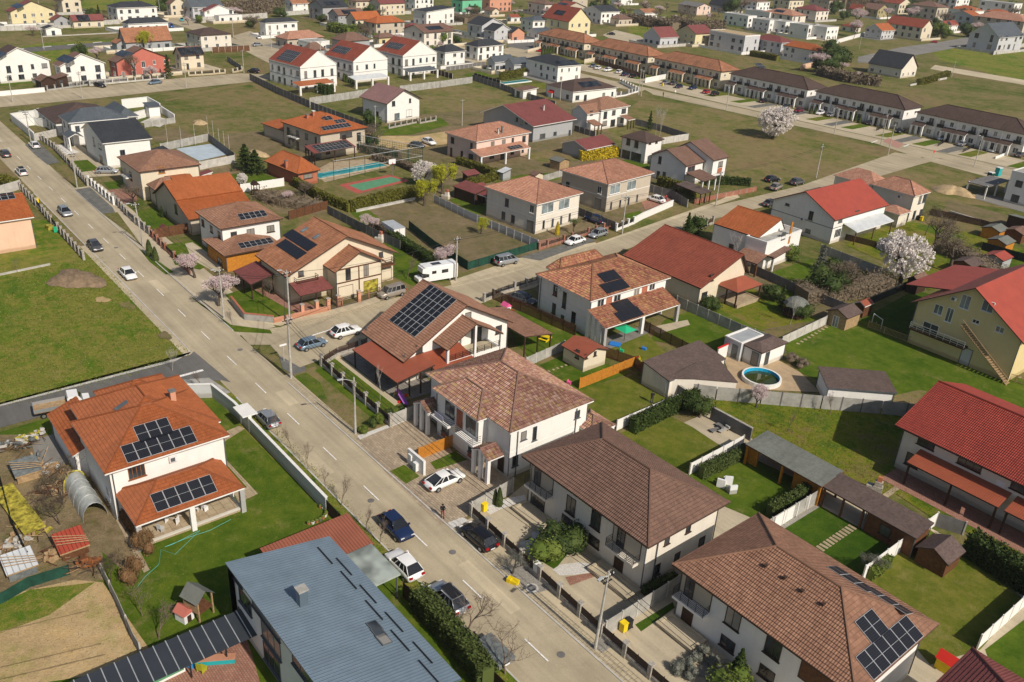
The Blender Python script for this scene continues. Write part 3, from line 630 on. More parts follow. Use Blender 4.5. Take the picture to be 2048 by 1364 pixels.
def proto(kind,var):
 def mk():
  rr=random.Random(hash(var)*13+len(kind));tr=MB();cr=MB();mt='twig';cm=None
  if kind in('bare','sapling','birch'):
   s,tips=branches(rr,1,.5 if kind=='bare' else.3,4 if kind=='bare' else 3,3,.013 if kind=='bare' else.009,.7,.3,.38 if kind=='bare' else.24)
   for p,a,b in s:tr.tube(p,a,b,4 if a<.008 else 5,cap=False)
   for p in tips:
    for _ in range(3 if kind=='bare' else 2):
     q=p+Vector((rr.uniform(-.07,.07),rr.uniform(-.07,.07),rr.uniform(-.01,.09)));tr.tube([p,(p+q)/2+Vector((rr.uniform(-.01,.01),0,.01)),q],.0022,.001,3,cap=False)
   mt='birch' if kind=='birch' else 'bark' if kind=='bare' else 'twig'
  elif kind in('blossom','pinkblossom','haze','willow','budding'):
   s,tips=branches(rr,.92,.55,4,3,.022,.5,.16,.42)
   for p,a,b in s:tr.tube(p,a,b,4,cap=False)
   den,sz,cm={'blossom':(60,.016,'petal_white'),'pinkblossom':(34,.013,'petal_pink'),'haze':(16,.010,'leaf_tan'),'willow':(16,.016,'leaf_yellow'),'budding':(10,.012,'leaf_green')}[kind]
   for p in tips:
    leaves(cr,p,(.10,.10,.08),den,sz,rr)
   if kind in('blossom','haze'):[leaves(cr,p,(.035,.035,.035),20,sz,rr)for p in[Vector((rr.gauss(0,1),rr.gauss(0,1),rr.gauss(0,1))).normalized()for _ in range(420)]for q in[rr.uniform(.62,1.1)]for p in[Vector((p.x*.40*q,p.y*.40*q,.54+p.z*.38*q))]]if kind=='blossom' else 0
   if kind=='willow':
    for p in tips:leaves(cr,p-Vector((0,0,.14)),(.04,.04,.16),12,.018,rr)
   mt='bark'
  elif kind=='thuja':
   tr.tube([(0,0,0),(0,0,.9)],.02,.005,5);cm='leaf_thuja'
   for i in range(2200):
    z=rr.random()**.8;rad=.19*(1-z)**.55*min(1,z*8+.4);a=rr.uniform(0,6.28);q=rad*rr.uniform(.75,1.08);leaves(cr,(q*math.cos(a),q*math.sin(a),.02+z*.97),(.005,.005,.01),1,.022,rr)
   cr.lathe([(.15,.03),(.155,.25),(.11,.6),(.02,.93)],8)
  elif kind in('bush','shrub'):
   cm='leaf_green' if kind=='shrub' else 'leaf_dark';tr.tube([(0,0,0),(0,0,.5)],.03,.02,5)
   bl=[(rr.uniform(-.28,.28),rr.uniform(-.28,.28),rr.uniform(.3,.68),rr.uniform(.22,.34))for _ in range(7)]
   for i in range(1500):
    b=rr.choice(bl);q=Vector((rr.gauss(0,1),rr.gauss(0,1),rr.gauss(0,1))).normalized()*b[3]*rr.uniform(.8,1.08);leaves(cr,(b[0]+q.x,b[1]+q.y,max(.03,b[2]+q.z)),(.005,.005,.005),1,.035,rr)
   for b in bl:cr.lathe([(.02,max(.02,b[2]-b[3]*.8)),(b[3]*.66,b[2]-b[3]*.4),(b[3]*.74,b[2]),(b[3]*.5,b[2]+b[3]*.55),(.02,b[2]+b[3]*.75)],7,c=b[:2])
  elif kind in('pine','spruce'):
   tr.tube([(0,0,0),(0,0,.95)],.022,.004,6);cm='leaf_dark'
   for i in range(2600):
    z=rr.random()**.75;rad=(.28 if kind=='pine' else.22)*(1-z)**.8*(.7+.3*math.sin(z*40));a=rr.uniform(0,6.28);q=rad*rr.uniform(.35,1.1);leaves(cr,(q*math.cos(a),q*math.sin(a),.08+z*.9-q*.15),(.01,.01,.01),1,.024,rr)
  return tr.mesh('trunk',mt,True),(cr.mesh('crown',cm)if cm else None)
 return shared(('tree',kind,var),mk)
TR=random.Random(5)
def tree(px,py,h,kind,label,wide=1.0,mat=None,name=None,cat=None,group=None,var=None):
 c=at(px,py);var=TR.randrange(3)if var is None else var;tm,cm=proto(kind,var)
 nm=name or{'bush':'evergreen_bush','shrub':'shrub','thuja':'thuja','pine':'pine_tree','spruce':'spruce_tree','blossom':'blossoming_tree','pinkblossom':'blossoming_tree','willow':'willow_tree','bare':'bare_tree','sapling':'young_tree','birch':'birch_tree','haze':'budding_tree','budding':'budding_tree'}[kind]
 r=thing(nm,label,cat or('bush' if kind in('bush','shrub')else 'tree'),c,0,group);rz=TR.uniform(0,6.28)
 link('trunk',tm,r,(0,0,0),rz,(h*wide,h*wide,h))
 if cm:
  o=link('crown',cm,r,(0,0,0),rz,(h*wide,h*wide,h))
  if mat:o.material_slots[0].link='OBJECT';o.material_slots[0].material=M[mat]
def hedge(label,pts,h=1.5,w=.8,mat='leaf_dark',dens=70,size=.11,raw=False,name='hedge',rag=.16):
 P=[Vector((*p,0))if raw else at(*p)for p in pts];rr=random.Random(int(P[0].x*10));mb=MB();core=MB()
 for a,b in zip(P,P[1:]):
  d=b-a;L=d.length;u=d/L;n=Vector((-u.y,u.x,0));o=a-P[0]
  T=Matrix(((u.x,n.x,0,o.x),(u.y,n.y,0,o.y),(0,0,1,0),(0,0,0,1)));core.box(0,-w*.36,0,L,w*.36,h*.88,0,T)
  for _ in range(int(L*(2*h+w)*dens)):
   x=rr.uniform(0,L);s=rr.uniform(0,2*h+w);lump=rag*(math.sin(x*2.1+a.x)+math.sin(x*4.7+1)*.6)*.6
   if s<h:y,z=-w/2-lump*.5,s
   elif s<h+w:y,z=s-h-w/2,h+lump
   else:y,z=w/2+lump*.5,s-h-w
   p=o+u*x+n*y*rr.uniform(.8,1.12)+Vector((0,0,z*rr.uniform(.9,1.05)))
   leaves(mb,p,(.02,.02,.02),1,size,rr)
 r=thing(name,label,'hedge',P[0]);mb.obj('foliage',mat,r);core.obj('inner_growth',mat,r)
# ---------------- street furniture, cars, people, props ----------------
def pole(label,px,py,h=8.0,arm=0,armdir=90,cross=True,lean=(0,0),mat='pole_concrete',thick=.15,group=None):
 c=at(px,py);r=thing('utility_pole' if cross else 'street_lamp',label,'pole',c,0,group);lx,ly=lean
 MB().tube([(0,0,0),(lx/2,ly/2,h/2),(lx,ly,h)],thick,thick*.62,8).obj('shaft',mat,r)
 if cross:
  mb=MB().box(lx-.05,ly-.7,h-.6,lx+.05,ly+.7,h-.5).box(lx-.05,ly-.5,h-1.1,lx+.05,ly+.5,h-1.0);mb.obj('crossarm','rail_dark',r)
  me=shared('insul',lambda:MB().lathe([(.03,0),(.05,.05),(.03,.1),(.05,.14),(.02,.2)],6).mesh('insulator','plastic_white'))
  for y in(-.6,-.2,.2,.6):link('insulator',me,r,(lx,ly+y,h-.5))
 if arm:
  a=R(armdir);x,y=math.cos(a)*arm,math.sin(a)*arm
  MB().tube([(lx,ly,h-.5),(lx+x*.6,ly+y*.6,h-.1),(lx+x,ly+y,h)],.035,n=5).obj('lamp_arm','metal_light',r)
  MB().box(-.32,-.11,-.07,.32,.11,.05).obj('lamp_head','metal_light',r,(lx+x,ly+y,h)).rotation_euler=(0,0,a)
 return c+Vector((lx,ly,h-.5))
def wire(label,a,b,off=0,sag=.8,r=.028,group='overhead wires along the streets'):
 d=(b-a);n=Vector((-d.y,d.x,0)).normalized()*off;k=12
 pts=[d*(i/k)+n+Vector((0,0,-4*sag*(i/k)*(1-i/k)))for i in range(k+1)]
 MB().tube(pts,r,n=4).obj('overhead_wire','rail_dark',None,a,label=label,category='wire',group=group)
CT={'sedan':(4.6,1.8,1.45,(.0,.12,.26,.62,.76)),'hatch':(4.2,1.78,1.48,(.0,.03,.16,.56,.76)),'wagon':(4.6,1.8,1.47,(0,.03,.13,.58,.76)),'suv':(4.5,1.88,1.64,(0,.03,.17,.56,.74)),'van':(4.6,1.85,1.85,(0,.01,.03,.68,.82)),'coupe':(4.7,1.85,1.42,(0,.05,.3,.58,.76))}
def car_mesh(kind):
 L,Wd,H,(_,g0,g1,g2,g3)=CT[kind];hw=Wd/2;belt=H*.60;mb=MB();gl=MB()
 st=[(0,.42,.55*belt+.1,.86),(.015,.30,.80*belt,.93),(.06,.22,.99*belt,.97),(.2,.18,1.02*belt,1),(.5,.18,1.0*belt,1),(.72,.18,.98*belt,1),(.80,.18,.90*belt,.98),(.93,.20,.80*belt,.94),(.985,.26,.66*belt,.86),(1,.36,.52*belt,.78)]
 if kind in('suv','van'):st=[(a,b+.08,c*(1.04 if a<.9 else 1.1),d)for a,b,c,d in st]
 rows=[]
 for a,zb,zt,k in st:
  x=(a-.5)*L;w=hw*k;m=(zb+zt)/2
  prof=[(-w*.80,zb),(-w*.96,zb+.10),(-w,m),(-w*.97,zt-.10),(-w*.88,zt-.01),(-w*.4,zt+.03),(w*.4,zt+.03),(w*.88,zt-.01),(w*.97,zt-.10),(w,m),(w*.96,zb+.10),(w*.80,zb)]
  rows.append([(x,y,z)for y,z in prof])
 n=12;vs=[p for r_ in rows for p in r_];fs=[(i*n+j,i*n+j+1,i*n+n+j+1,i*n+n+j)for i in range(len(rows)-1)for j in range(n-1)]
 fs+=[(i*n+n-1,i*n,i*n+n,i*n+2*n-1)for i in range(len(rows)-1)]+[tuple(range(n-1,-1,-1)),tuple((len(rows)-1)*n+j for j in range(n))]
 mb.add(vs,fs)
 X=lambda a:(a-.5)*L
 b0=belt*(1.06 if kind in('suv','van')else 1.0);wb,wr=hw*.90,hw*.66
 xa,xb,xc,xd=X(g0)+.08,X(g1)+.12,X(g2),X(g3)
 bot=[(xa,b0),(xb,b0),(xc,b0),(xd,b0*.96)]
 def pt(x,z,s,w):return(x,s*w,z)
 for s in(-1,1): # side glass and pillars
  A,B_,C,D_=pt(xa,b0-.03,s,wb),pt(xb,H-.05,s,wr),pt(xc,H-.05,s,wr),pt(xd,b0*.96-.03,s,wb)
  gl.add([A,B_,C,D_],[(0,1,2,3)if s>0 else(3,2,1,0)])
  for f0 in(.30,.62)if kind in('sedan','coupe','hatch')else(.26,.52,.76):
   w_=.05;e=.012*s
   xb_,xt_=xa+(xd-xa)*f0,xb+(xc-xb)*f0;mb.add([(xb_-w_,s*wb+e,b0-.03),(xb_+w_,s*wb+e,b0-.03),(xt_+w_,s*wr+e,H-.05),(xt_-w_,s*wr+e,H-.05)],[(0,1,2,3)if s<0 else(3,2,1,0)])
  for(p,q)in((A,B_),(C,D_)):
   t=.05;mb.tube([Vector(p)+Vector((0,0,.01)),Vector(q)+Vector((0,0,.01))],t*.8,n=4)
  mb.tube([Vector(B_),Vector(C)],.045,n=4)
 gl.add([pt(xc,H-.05,-1,wr),pt(xc,H-.05,1,wr),pt(xd,b0*.96-.03,1,wb),pt(xd,b0*.96-.03,-1,wb)],[(3,2,1,0)])
 gl.add([pt(xb,H-.05,-1,wr),pt(xb,H-.05,1,wr),pt(xa,b0-.03,1,wb),pt(xa,b0-.03,-1,wb)],[(0,1,2,3)])
 rs=[];k=5
 for i in range(k):
  f=i/(k-1);x=xb+(xc-xb)*f;z=H-.04+.045*math.sin(math.pi*f);rs+=[(x,-wr-.02,z-.03),(x,-wr*.7,z+.02),(x,wr*.7,z+.02),(x,wr+.02,z-.03)]
 mb.add(rs,[(i*4+j,i*4+4+j,i*4+5+j,i*4+1+j)for i in range(k-1)for j in range(3)])
 ex=MB();xf=X(1)
 for s in(-1,1):ex.box(xd-.25,s*(hw+.02)-.09,b0-.02,xd-.08,s*(hw+.02)+.09,b0+.12)
 return mb.mesh('body','paint_white',True),gl.mesh('windows','car_glass'),ex.mesh('mirrors','paint_white'),L,hw
def car(label,px,py,head,kind='sedan',paint='paint_white',z=0,roofbox=0,group=None,sc_=1.0,cat='car',far=False,name='parked_car',raw=None):
 bm,gm,ex,L,hw=shared(('car',kind),lambda:car_mesh(kind));c=Vector(raw)if raw else at(px,py,.5);c.z=z+.06
 r=thing(name,label,cat,c,R(head),group,scale=(sc_,)*3)
 for nm,me in(('body',bm),('mirrors',ex)):
  o=link(nm,me,r);o.material_slots[0].link='OBJECT';o.material_slots[0].material=M[paint]
 link('windows',gm,r)
 wm=shared('wheel',lambda:MB().tube([(0,-.11,0),(0,.11,0)],.33,n=14).mesh('wheel','tyre',True));rm=shared('rimm',lambda:MB().tube([(0,-.115,0),(0,.115,0)],.2,n=10).mesh('rim','rim'))
 for x in(-L*.31,L*.30):
  for s in(-1,1):
   w_=link('wheel',wm,r,(x,s*(hw-.08),.29));link('rim',rm,w_)
 hl=shared('hl',lambda:MB().box(-.14,-.19,-.07,.05,.19,.07).mesh('headlight','lamp_glass'));tl=shared('tl',lambda:MB().box(-.05,-.17,-.09,.12,.17,.09).mesh('tail_light','tail_red'))
 zb=CT[kind][2]*.6
 for s in(-1,1):
  link('headlight',hl,r,(L*.487-.05,s*(hw*.62),zb*.70));link('tail_light',tl,r,(-L*.5+.0,s*(hw*.70),zb*.82))
 link('number_plate',shared('np',lambda:MB().box(-.03,-.26,-.06,.03,.26,.06).mesh('number_plate','plastic_white')),r,(-L*.5-.01,0,zb*.6))
 if roofbox:MB().box(-1,-.45,0,.9,.45,.06).tube([(-1,-.5,.08),(.9,-.5,.08)],.03).tube([(-1,.5,.08),(.9,.5,.08)],.03).obj('roof_rack','plastic_black',r,(-.3,0,CT[kind][2]+.02))
 return r
def person(label,px,py,head,top='cloth_black',legs='cloth_black',kind=0,tall=1.75):
 c=at(px,py);r=thing('person',label,'person',(c.x,c.y,.04),R(head),scale=(tall/1.75,)*3)
 V=[(0,0,.95),(0,0,1.15),(0,0,1.38),(0,0,1.50),(.02,0,1.62),(0,.1,.9),(.05,.11,.5),(0,.12,.08),(.13,.13,.04),(0,-.1,.9),(-.06,-.11,.5),(-.08,-.12,.08),(.05,-.13,.04),(0,.19,1.40),(.04,.25,1.14),(.25,.14,1.12),(0,-.19,1.40),(.04,-.25,1.14),(.25,-.12,1.14),(.32,.10,1.14),(.32,-.08,1.16)]
 E=[(0,1),(1,2),(2,3),(3,4),(0,5),(5,6),(6,7),(7,8),(0,9),(9,10),(10,11),(11,12),(2,13),(13,14),(14,15),(15,19),(2,16),(16,17),(17,18),(18,20)]
 rad=[.15,.14,.15,.06,.105,.10,.07,.045,.045,.10,.07,.045,.045,.07,.05,.035,.07,.05,.035,.04,.04]
 me=bpy.data.meshes.new('body');me.from_pydata(V,E,[]);me.materials.append(M[top]);me.materials.append(M[legs]);me.materials.append(M['skin']);o=link('body',me,r)
 md=o.modifiers.new('s','SKIN');ms=o.modifiers.new('u','SUBSURF');ms.levels=ms.render_levels=1
 for v,q in zip(me.skin_vertices[0].data,rad):v.radius=(q,q)
 me.skin_vertices[0].data[0].use_root=True
 dg=bpy.context.evaluated_depsgraph_get();nm=bpy.data.meshes.new_from_object(o.evaluated_get(dg));o.modifiers.clear();o.data=nm
 nm.materials.clear();[nm.materials.append(M[x])for x in(top,legs,'skin')]
 for p in nm.polygons:
  z=p.center.z;p.material_index=1 if z<.93 else 2 if(z>1.52 or p.center.x>.27)else 0;p.use_smooth=True
 MB().lathe([(.09,0),(.12,.06),(.11,.12),(.03,.17)],9).obj('hair','hair',r,(.0,0,1.58))
 for s in(-1,1):MB().box(-.12,-.05,-.04,.17,.05,.05).obj('shoe','plastic_black',r,(.04 if s>0 else-.04,s*.125,.02))
def bx(name,label,cat,px,py,dims,mat,rz=0,z=0,parts=(),raw=None):
 "small prop made of boxes: parts = (name, x0,y0,z0,x1,y1,z1, material)"
 c=Vector(raw)if raw else at(px,py,z);r=thing(name,label,cat,(c.x,c.y,z),R(rz))
 for p in parts:MB().box(*p[1:7]).obj(p[0],p[7],r)
 return r
def bin_(label,px,py,mat='plastic_yellow',rz=0,z=0):
 return bx('wheelie_bin',label,'bin',px,py,0,0,rz,z,[('body',-.27,-.27,.1,.27,.27,.95,mat),('lid',-.31,-.31,.953,.31,.31,1.03,mat),('wheels',-.3,-.33,0,.3,-.273,.2,'plastic_black')])
def stones(label,p0,p1,n,w=.9,d=.35,mat='slab_tan',name='stepping_stone_path'):
 a,b=at(*p0),at(*p1);r=thing(name,label,'path',a);th=math.atan2((b-a).y,(b-a).x);me=shared(('ss',w,d,mat),lambda:MB().box(-d/2,-w/2,0,d/2,w/2,.06).mesh('stone',mat))
 for i in range(n):link('stone',me,r,(b-a)*(i/(n-1))+Vector((0,0,.02)),th+random.Random(i).uniform(-.1,.1))
def tufts(label,pts,n,mat,size=.13,seed=1):
 "clumps too many to count: one joined object"
 P=[at(*p)for p in pts];rr=random.Random(seed);xs=[p.x for p in P];ys=[p.y for p in P];mb=MB();k=0;c=P[0].copy();c.z=.03
 def ins(x,y):
  r_=False
  for i in range(len(P)):
   a,b=P[i],P[i-1]
   if(a.y>y)!=(b.y>y)and x<(b.x-a.x)*(y-a.y)/(b.y-a.y)+a.x:r_=not r_
  return r_
 while k<n:
  x,y=rr.uniform(min(xs),max(xs)),rr.uniform(min(ys),max(ys));k+=1
  if not ins(x,y):continue
  for _ in range(rr.randrange(1,7)):leaves(mb,(x-c.x+rr.gauss(0,.25),y-c.y+rr.gauss(0,.25),size*.2),(.02,.02,.02),1,size*rr.uniform(.4,1),rr)
 mb.obj('grass_tufts',mat,None,c,label=label,kind='stuff')
# ================= ground, streets, plots =================
area('ground',[(-500,-2600),(2600,-2600),(2600,900),(-500,900)],'field',-1,raw=True)
def G(name,mat,lvl,*pts,**k):return area(name,list(pts),mat,lvl,**k)
# fields
G('meadow','field_green',0,(-60,560),(0,520),(160,490),(200,512),(300,640),(380,700),(330,732),(200,770),(-60,830))
G('meadow','field_green',0,(-60,430),(60,440),(110,440),(165,520),(0,556),(-60,560))
G('meadow','field_dry',0,(330,200),(500,160),(640,240),(780,330),(640,330),(560,250),(480,280),(340,250))
G('meadow','field',.2,(320,205),(500,168),(620,235),(560,262),(420,270),(330,235))
G('meadow','field_dry',0,(1280,200),(1420,215),(1620,272),(1800,300),(1790,312),(1590,365),(1480,365),(1390,290),(1330,290),(1260,215))
G('meadow','field_dry',0,(820,200),(920,170),(1050,200),(1110,260),(960,262),(870,240))
G('meadow','field_brown',0,(730,440),(880,400),(1060,480),(1072,500),(925,545),(820,470))
G('meadow','field_dry',0,(1560,345),(1700,318),(1850,330),(2048,380),(2048,420),(1860,400))
G('meadow','field',0,(1790,190),(1900,130),(2048,165),(2048,210),(1900,190))
G('meadow','field_green',0,(1850,90),(2048,70),(2048,165),(1880,120))
G('meadow','field',0,(490,152),(520,100),(560,130),(640,180),(600,215))
G('meadow','field_green',0,(0,100),(0,130),(100,125),(215,100),(230,80),(90,85))
G('meadow','field_green',0,(170,0),(330,0),(300,22),(200,20),(120,14))
G('meadow','field_dry',0,(400,45),(500,38),(560,42),(520,70),(440,70))
G('meadow','field_green',0,(1250,20),(1400,40),(1410,75),(1330,90),(1260,70))
# main street (runs along +X), verge and gutter strips
road_w=(-60,330)
area('main_street',[(-60,-3.6),(330,-5.0),(330,3.2),(-60,3.4)],'road_beige',3,raw=True)
area('gutter_strip',[(-60,-4.9),(54,-4.9),(54,-3.55),(-60,-3.55)],'gutter',3.4,raw=True)
area('sidewalk',[(-60,-6.3),(16,-6.6),(16,-4.8),(-60,-4.8)],'walk_beige',3.2,raw=True)
area('kerb_strip',[(66,3.3),(115,3.1),(115,4.3),(66,4.5)],'walk_beige',3.4,raw=True)
area('verge',[(-60,3.4),(56,3.35),(56,5.6),(-60,5.6)],'field_green',2.6,raw=True)
for y_,x0,x1 in((3.3,-60,52),(-3.62,-60,52),(3.3,68,150),(-4.0,70,150)):area('kerb',[(x0,y_),(x1,y_-.001*(x1-x0)*0),(x1,y_+.16),(x0,y_+.16)],'concrete_light',0,raw=True,h=.11)
for x_,y_ in((232,496),(742,1002),(905,1105),(1122,1310),(480,700)):c=at(x_,y_);MB().lathe([(.36,.0),(.36,.02)],14).obj('manhole_cover','concrete_dark',None,(c.x,c.y,.05),kind='structure')
for x_,y_,w_,l_ in((31,1.2,1.6,5),(3,-2.1,1.2,8),(88,-1.5,1.4,6),(46.5,-2.4,1.3,4)):area('road_patch',[(x_,y_),(x_+l_,y_),(x_+l_,y_+w_),(x_,y_+w_)],'walk_beige',3.45,raw=True)
area('verge',[(115,3.1),(330,3.0),(330,6.0),(115,5.4)],'field_dry',2.6,raw=True)
area('verge',[(16,-8.5),(54,-8.5),(54,-4.8),(16,-4.8)],'field_dry',2.4,raw=True)
area('verge',[(68,-9.5),(150,-9.5),(150,-4.0),(68,-3.8)],'drive_light',2.4,raw=True)
G('verge','field_dry',2.9,(596,750),(612,744),(700,830),(735,870),(716,876),(640,800))
G('verge','lawn',3.0,(585,755),(612,745),(640,765),(655,800),(632,795),(600,775))
G('gravel_strip','asphalt_old',2.9,(556,706),(598,690),(612,742),(586,750),(566,738))
G('verge','lawn',3.0,(400,610),(462,650),(540,660),(548,668),(470,664),(380,592))
G('sidewalk','walk_beige',3.05,(440,600),(480,640),(560,652),(700,622),(760,603),(760,596),(600,634),(500,630),(450,590))
# dark side street at left
area('side_street',[(65.5,3.2),(65.0,60),(59.5,60),(60.5,8),(57,3.2)],'road_grey',3.2,raw=True)
area('kerb',[(66.0,4.2),(65.4,60),(65.0,60),(65.3,6),(66.8,3.3),(67.6,3.3)],'concrete_light',3.5,raw=True)
area('road_marking',[(60.7,4.0),(61.2,4.0),(61.2,9.6),(60.7,9.6)],'marking',4,raw=True)
area('sidewalk',[(59.3,8),(60.3,8),(58.6,4.2),(53.5,3.4),(53.5,4.1),(57.4,5.0)],'concrete',3.6,raw=True)
G('side_street','road_grey',3.25,(300,735),(378,712),(388,703),(463,766),(440,760),(402,752),(340,757))
# second street (to the right)
G('second_street','road_beige',2.8,(560,655),(600,640),(760,603),(905,570),(1000,552),(1290,458),(1420,415),(1600,372),(1790,305),(1880,318),(1830,332),(1660,382),(1420,440),(1230,507),(1080,567),(980,597),(720,692),(600,735),(560,712),(540,690),(500,690),(475,663))
G('gutter_strip','gutter',3.3,(545,668),(770,612),(770,604),(540,660))
G('gutter_strip','gutter',3.3,(905,574),(1080,528),(1200,492),(1196,488),(1080,522),(905,568))
G('road_marking','marking',4,(623,671),(661,659),(663,660),(625,672.5))
G('sidewalk','walk_beige',2.7,(1190,488),(1440,400),(1470,385),(1480,395),(1300,455),(1200,492))
G('sidewalk','walk_beige',2.7,(900,562),(1075,505),(1190,485),(1200,492),(1000,553),(905,575))
G('sidewalk','walk_beige',2.7,(760,690),(980,600),(1070,575),(1080,567),(980,590),(720,680))
# third street (far right) and its drives
area('third_street',[(-40,-222.5),(60,-219.5),(150,-214.5),(200,-210),(330,-205),(330,-196),(190,-200),(178,-203),(150,-205.5),(90,-211),(70,-205),(45,-203),(-40,-206)],'road_beige',2.5,raw=True)
area('parking_apron',[(0,-236),(140,-231),(250,-226),(250,-214),(150,-215.5),(60,-220),(0,-222)],'drive_light',2.0,raw=True)
for i,x in enumerate((232,214,197,160,148,117,104,92,80,66,52)):area('lawn_strip',[(x,-233),(x+3.6,-233),(x+3.6,-221),(x,-222)],'lawn_yellow' if i%2 else 'lawn',2.3,raw=True)
for i,x in enumerate((140,126,110,86,72)):area('driveway',[(x,-233),(x+3.4,-233),(x+3.0,-219.5),(x,-220)],'asphalt_old',2.35,raw=True)
G('speed_table','marking_red',3.6,(1765,283),(1776,276),(1808,288),(1796,297))
G('road_marking','marking',3.8,(1742,285),(1754,281),(1756,282),(1744,286));G('road_marking','marking',3.8,(1806,293),(1817,289),(1819,290),(1808,294))
# fourth street, fifth street at top left, more far streets
G('fourth_street','road_beige',2.5,(-60,197),(0,187),(200,173),(330,159),(480,147),(555,150),(560,158),(500,164),(200,196),(0,215),(-60,222))
G('fifth_street','road_grey',2.5,(-60,106),(0,99),(100,92),(215,84),(260,80),(262,86),(215,92),(100,101),(0,108),(-60,114))
for a in(30,85,135,186):G('road_marking','marking',3.5,(a,101-a*.085),(a+18,99.4-a*.085),(a+18,100.4-a*.085),(a,102-a*.085))
G('street','road_beige',2.4,(290,20),(320,16),(430,60),(560,118),(545,130),(470,92),(420,72),(340,45))
G('street','road_beige',2.4,(465,72),(500,62),(590,100),(610,118),(560,140),(500,100))
G('street','road_beige',2.4,(1000,100),(1150,60),(1180,60),(1130,105),(1060,120),(1010,108));G('street','asphalt_old',2.4,(1010,92),(1060,76),(1110,88),(1050,100))
G('street','walk_grey',2.4,(1715,125),(1716,114),(1800,95),(1880,84),(1960,70),(1990,76),(1900,98),(1790,118),(1770,128));G('street','walk_beige',2.4,(1860,138),(2060,172),(2060,162),(1870,130))
G('road_marking','marking',3.4,(1745,113),(1770,109),(1771,110),(1746,114.5))
G('dirt_road','soil',2.2,(700,268),(720,262),(760,272),(830,272),(900,262),(960,258),(960,278),(880,290),(800,300),(745,290))
G('paved_yard','drive_light',2,(1205,70),(1230,60),(1280,72),(1300,85),(1250,92))
# plots near the main street
G('lot_ground','field_brown',.5,(520,330),(830,230),(1180,200),(1240,300),(1380,400),(1040,520),(720,420))
G('lot_ground','field',.5,(380,640),(200,440),(160,300),(420,260),(640,370),(900,540),(770,600),(540,660))
area('plot',[(-60,5.5),(56,4.6),(60,8),(58,60),(-60,60)],'lawn',.5,raw=True)
area('plot',[(-60,-45),(16,-45),(16,-6.5),(-60,-6.5)],'drive_light',.5,raw=True)
G('lawn','lawn',1.6,(405,800),(425,796),(520,895),(655,1020),(640,1050),(560,1110),(460,1140),(490,1230),(300,1290),(240,1190),(310,1070),(480,990),(440,870))
G('terrace_path','slab_tan',1.9,(436,870),(478,852),(490,858),(442,888));G('terrace_path','slab_tan',1.9,(438,905),(516,988),(478,1006),(466,985),(494,975),(440,915))
G('bare_soil_plot','soil',1.2,(-80,1210),(60,1180),(150,1160),(205,1165),(300,1300),(250,1340),(100,1364),(-80,1440))
G('soil_bed','soil_dark',1.4,(150,960),(168,1000),(200,1100),(255,1150),(300,1150),(250,1060),(190,960),(165,930))
G('junk_yard_ground','soil_dark',1.1,(-60,870),(100,870),(150,950),(200,1060),(210,1160),(60,1180),(-60,1200));G('concrete_slab','walk_grey',1.6,(62,882),(110,868),(142,925),(78,940))
G('garden_path','slab_tan',1.7,(216,1010),(226,1006),(300,1140),(288,1146));G('grass_patch','field_green',1.3,(-60,1235),(60,1180),(190,1165),(100,1230),(-60,1290))
G('paved_terrace','pavers_red',1.3,(330,1364),(480,1230),(520,1364),(500,1420),(300,1420))
# driveways of central duplex
G('paved_drive','pavers',1.9,(712,878),(846,818),(905,905),(960,905),(1030,960),(925,1040),(880,1050),(780,955))
G('lawn_patch','lawn',2.4,(780,943),(808,930),(840,953),(812,968));G('lawn_patch','lawn',2.4,(860,926),(910,903),(935,920),(872,940))
G('white_gravel','gravel_white',2.4,(715,872),(738,864),(850,822),(850,827),(738,872),(720,880));G('white_gravel','gravel_white',2.4,(895,1046),(925,1035),(938,1042),(905,1058))
G('driveway','drive_light',1.9,(940,1035),(1010,1000),(1060,960),(1180,1080),(1290,1180),(1290,1250),(1180,1240))
G('driveway','drive_light',1.9,(1225,1215),(1345,1150),(1400,1290),(1300,1364))
G('white_gravel','gravel_white',2.3,(965,1015),(1005,1000),(1050,990),(1052,1000),(1000,1020),(980,1030));blob('white_gravel',1084,1091,2.2,1.6,'gravel_white',2.5)
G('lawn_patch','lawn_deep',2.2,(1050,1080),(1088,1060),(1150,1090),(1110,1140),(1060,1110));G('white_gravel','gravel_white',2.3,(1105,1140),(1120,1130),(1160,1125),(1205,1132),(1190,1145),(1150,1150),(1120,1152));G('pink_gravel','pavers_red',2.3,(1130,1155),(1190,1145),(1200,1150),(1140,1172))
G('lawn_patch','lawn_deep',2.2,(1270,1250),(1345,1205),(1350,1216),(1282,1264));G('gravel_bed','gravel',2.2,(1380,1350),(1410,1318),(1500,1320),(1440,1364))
G('gravel_bed','gravel',3.3,(1000,1135),(1040,1125),(1100,1180),(1060,1190));G('gravel_bed','gravel',3.3,(1180,1292),(1206,1272),(1230,1290),(1205,1306))
# back gardens (right of houses)
G('back_garden','lawn_yellow',1.2,(1080,800),(1265,752),(1355,800),(1230,866),(1180,820));G('back_garden','lawn',1.3,(1080,730),(1140,705),(1265,745),(1150,785))
G('back_garden','lawn_yellow',1.2,(1200,880),(1340,832),(1475,900),(1370,950));G('patio','drive_light',1.8,(1385,855),(1420,835),(1500,880),(1450,898))
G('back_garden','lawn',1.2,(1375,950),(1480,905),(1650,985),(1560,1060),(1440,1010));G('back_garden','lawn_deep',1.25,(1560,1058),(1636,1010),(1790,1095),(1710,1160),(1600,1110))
G('gravel_strip','gravel',1.5,(1556,1056),(1634,1008),(1640,1014),(1562,1062))
G('back_garden','lawn_yellow',1.2,(1720,1165),(1860,1060),(2000,1160),(2048,1200),(1960,1300),(1860,1330));G('back_garden','lawn',1.3,(1970,1300),(2100,1200),(2100,1400),(2000,1380))
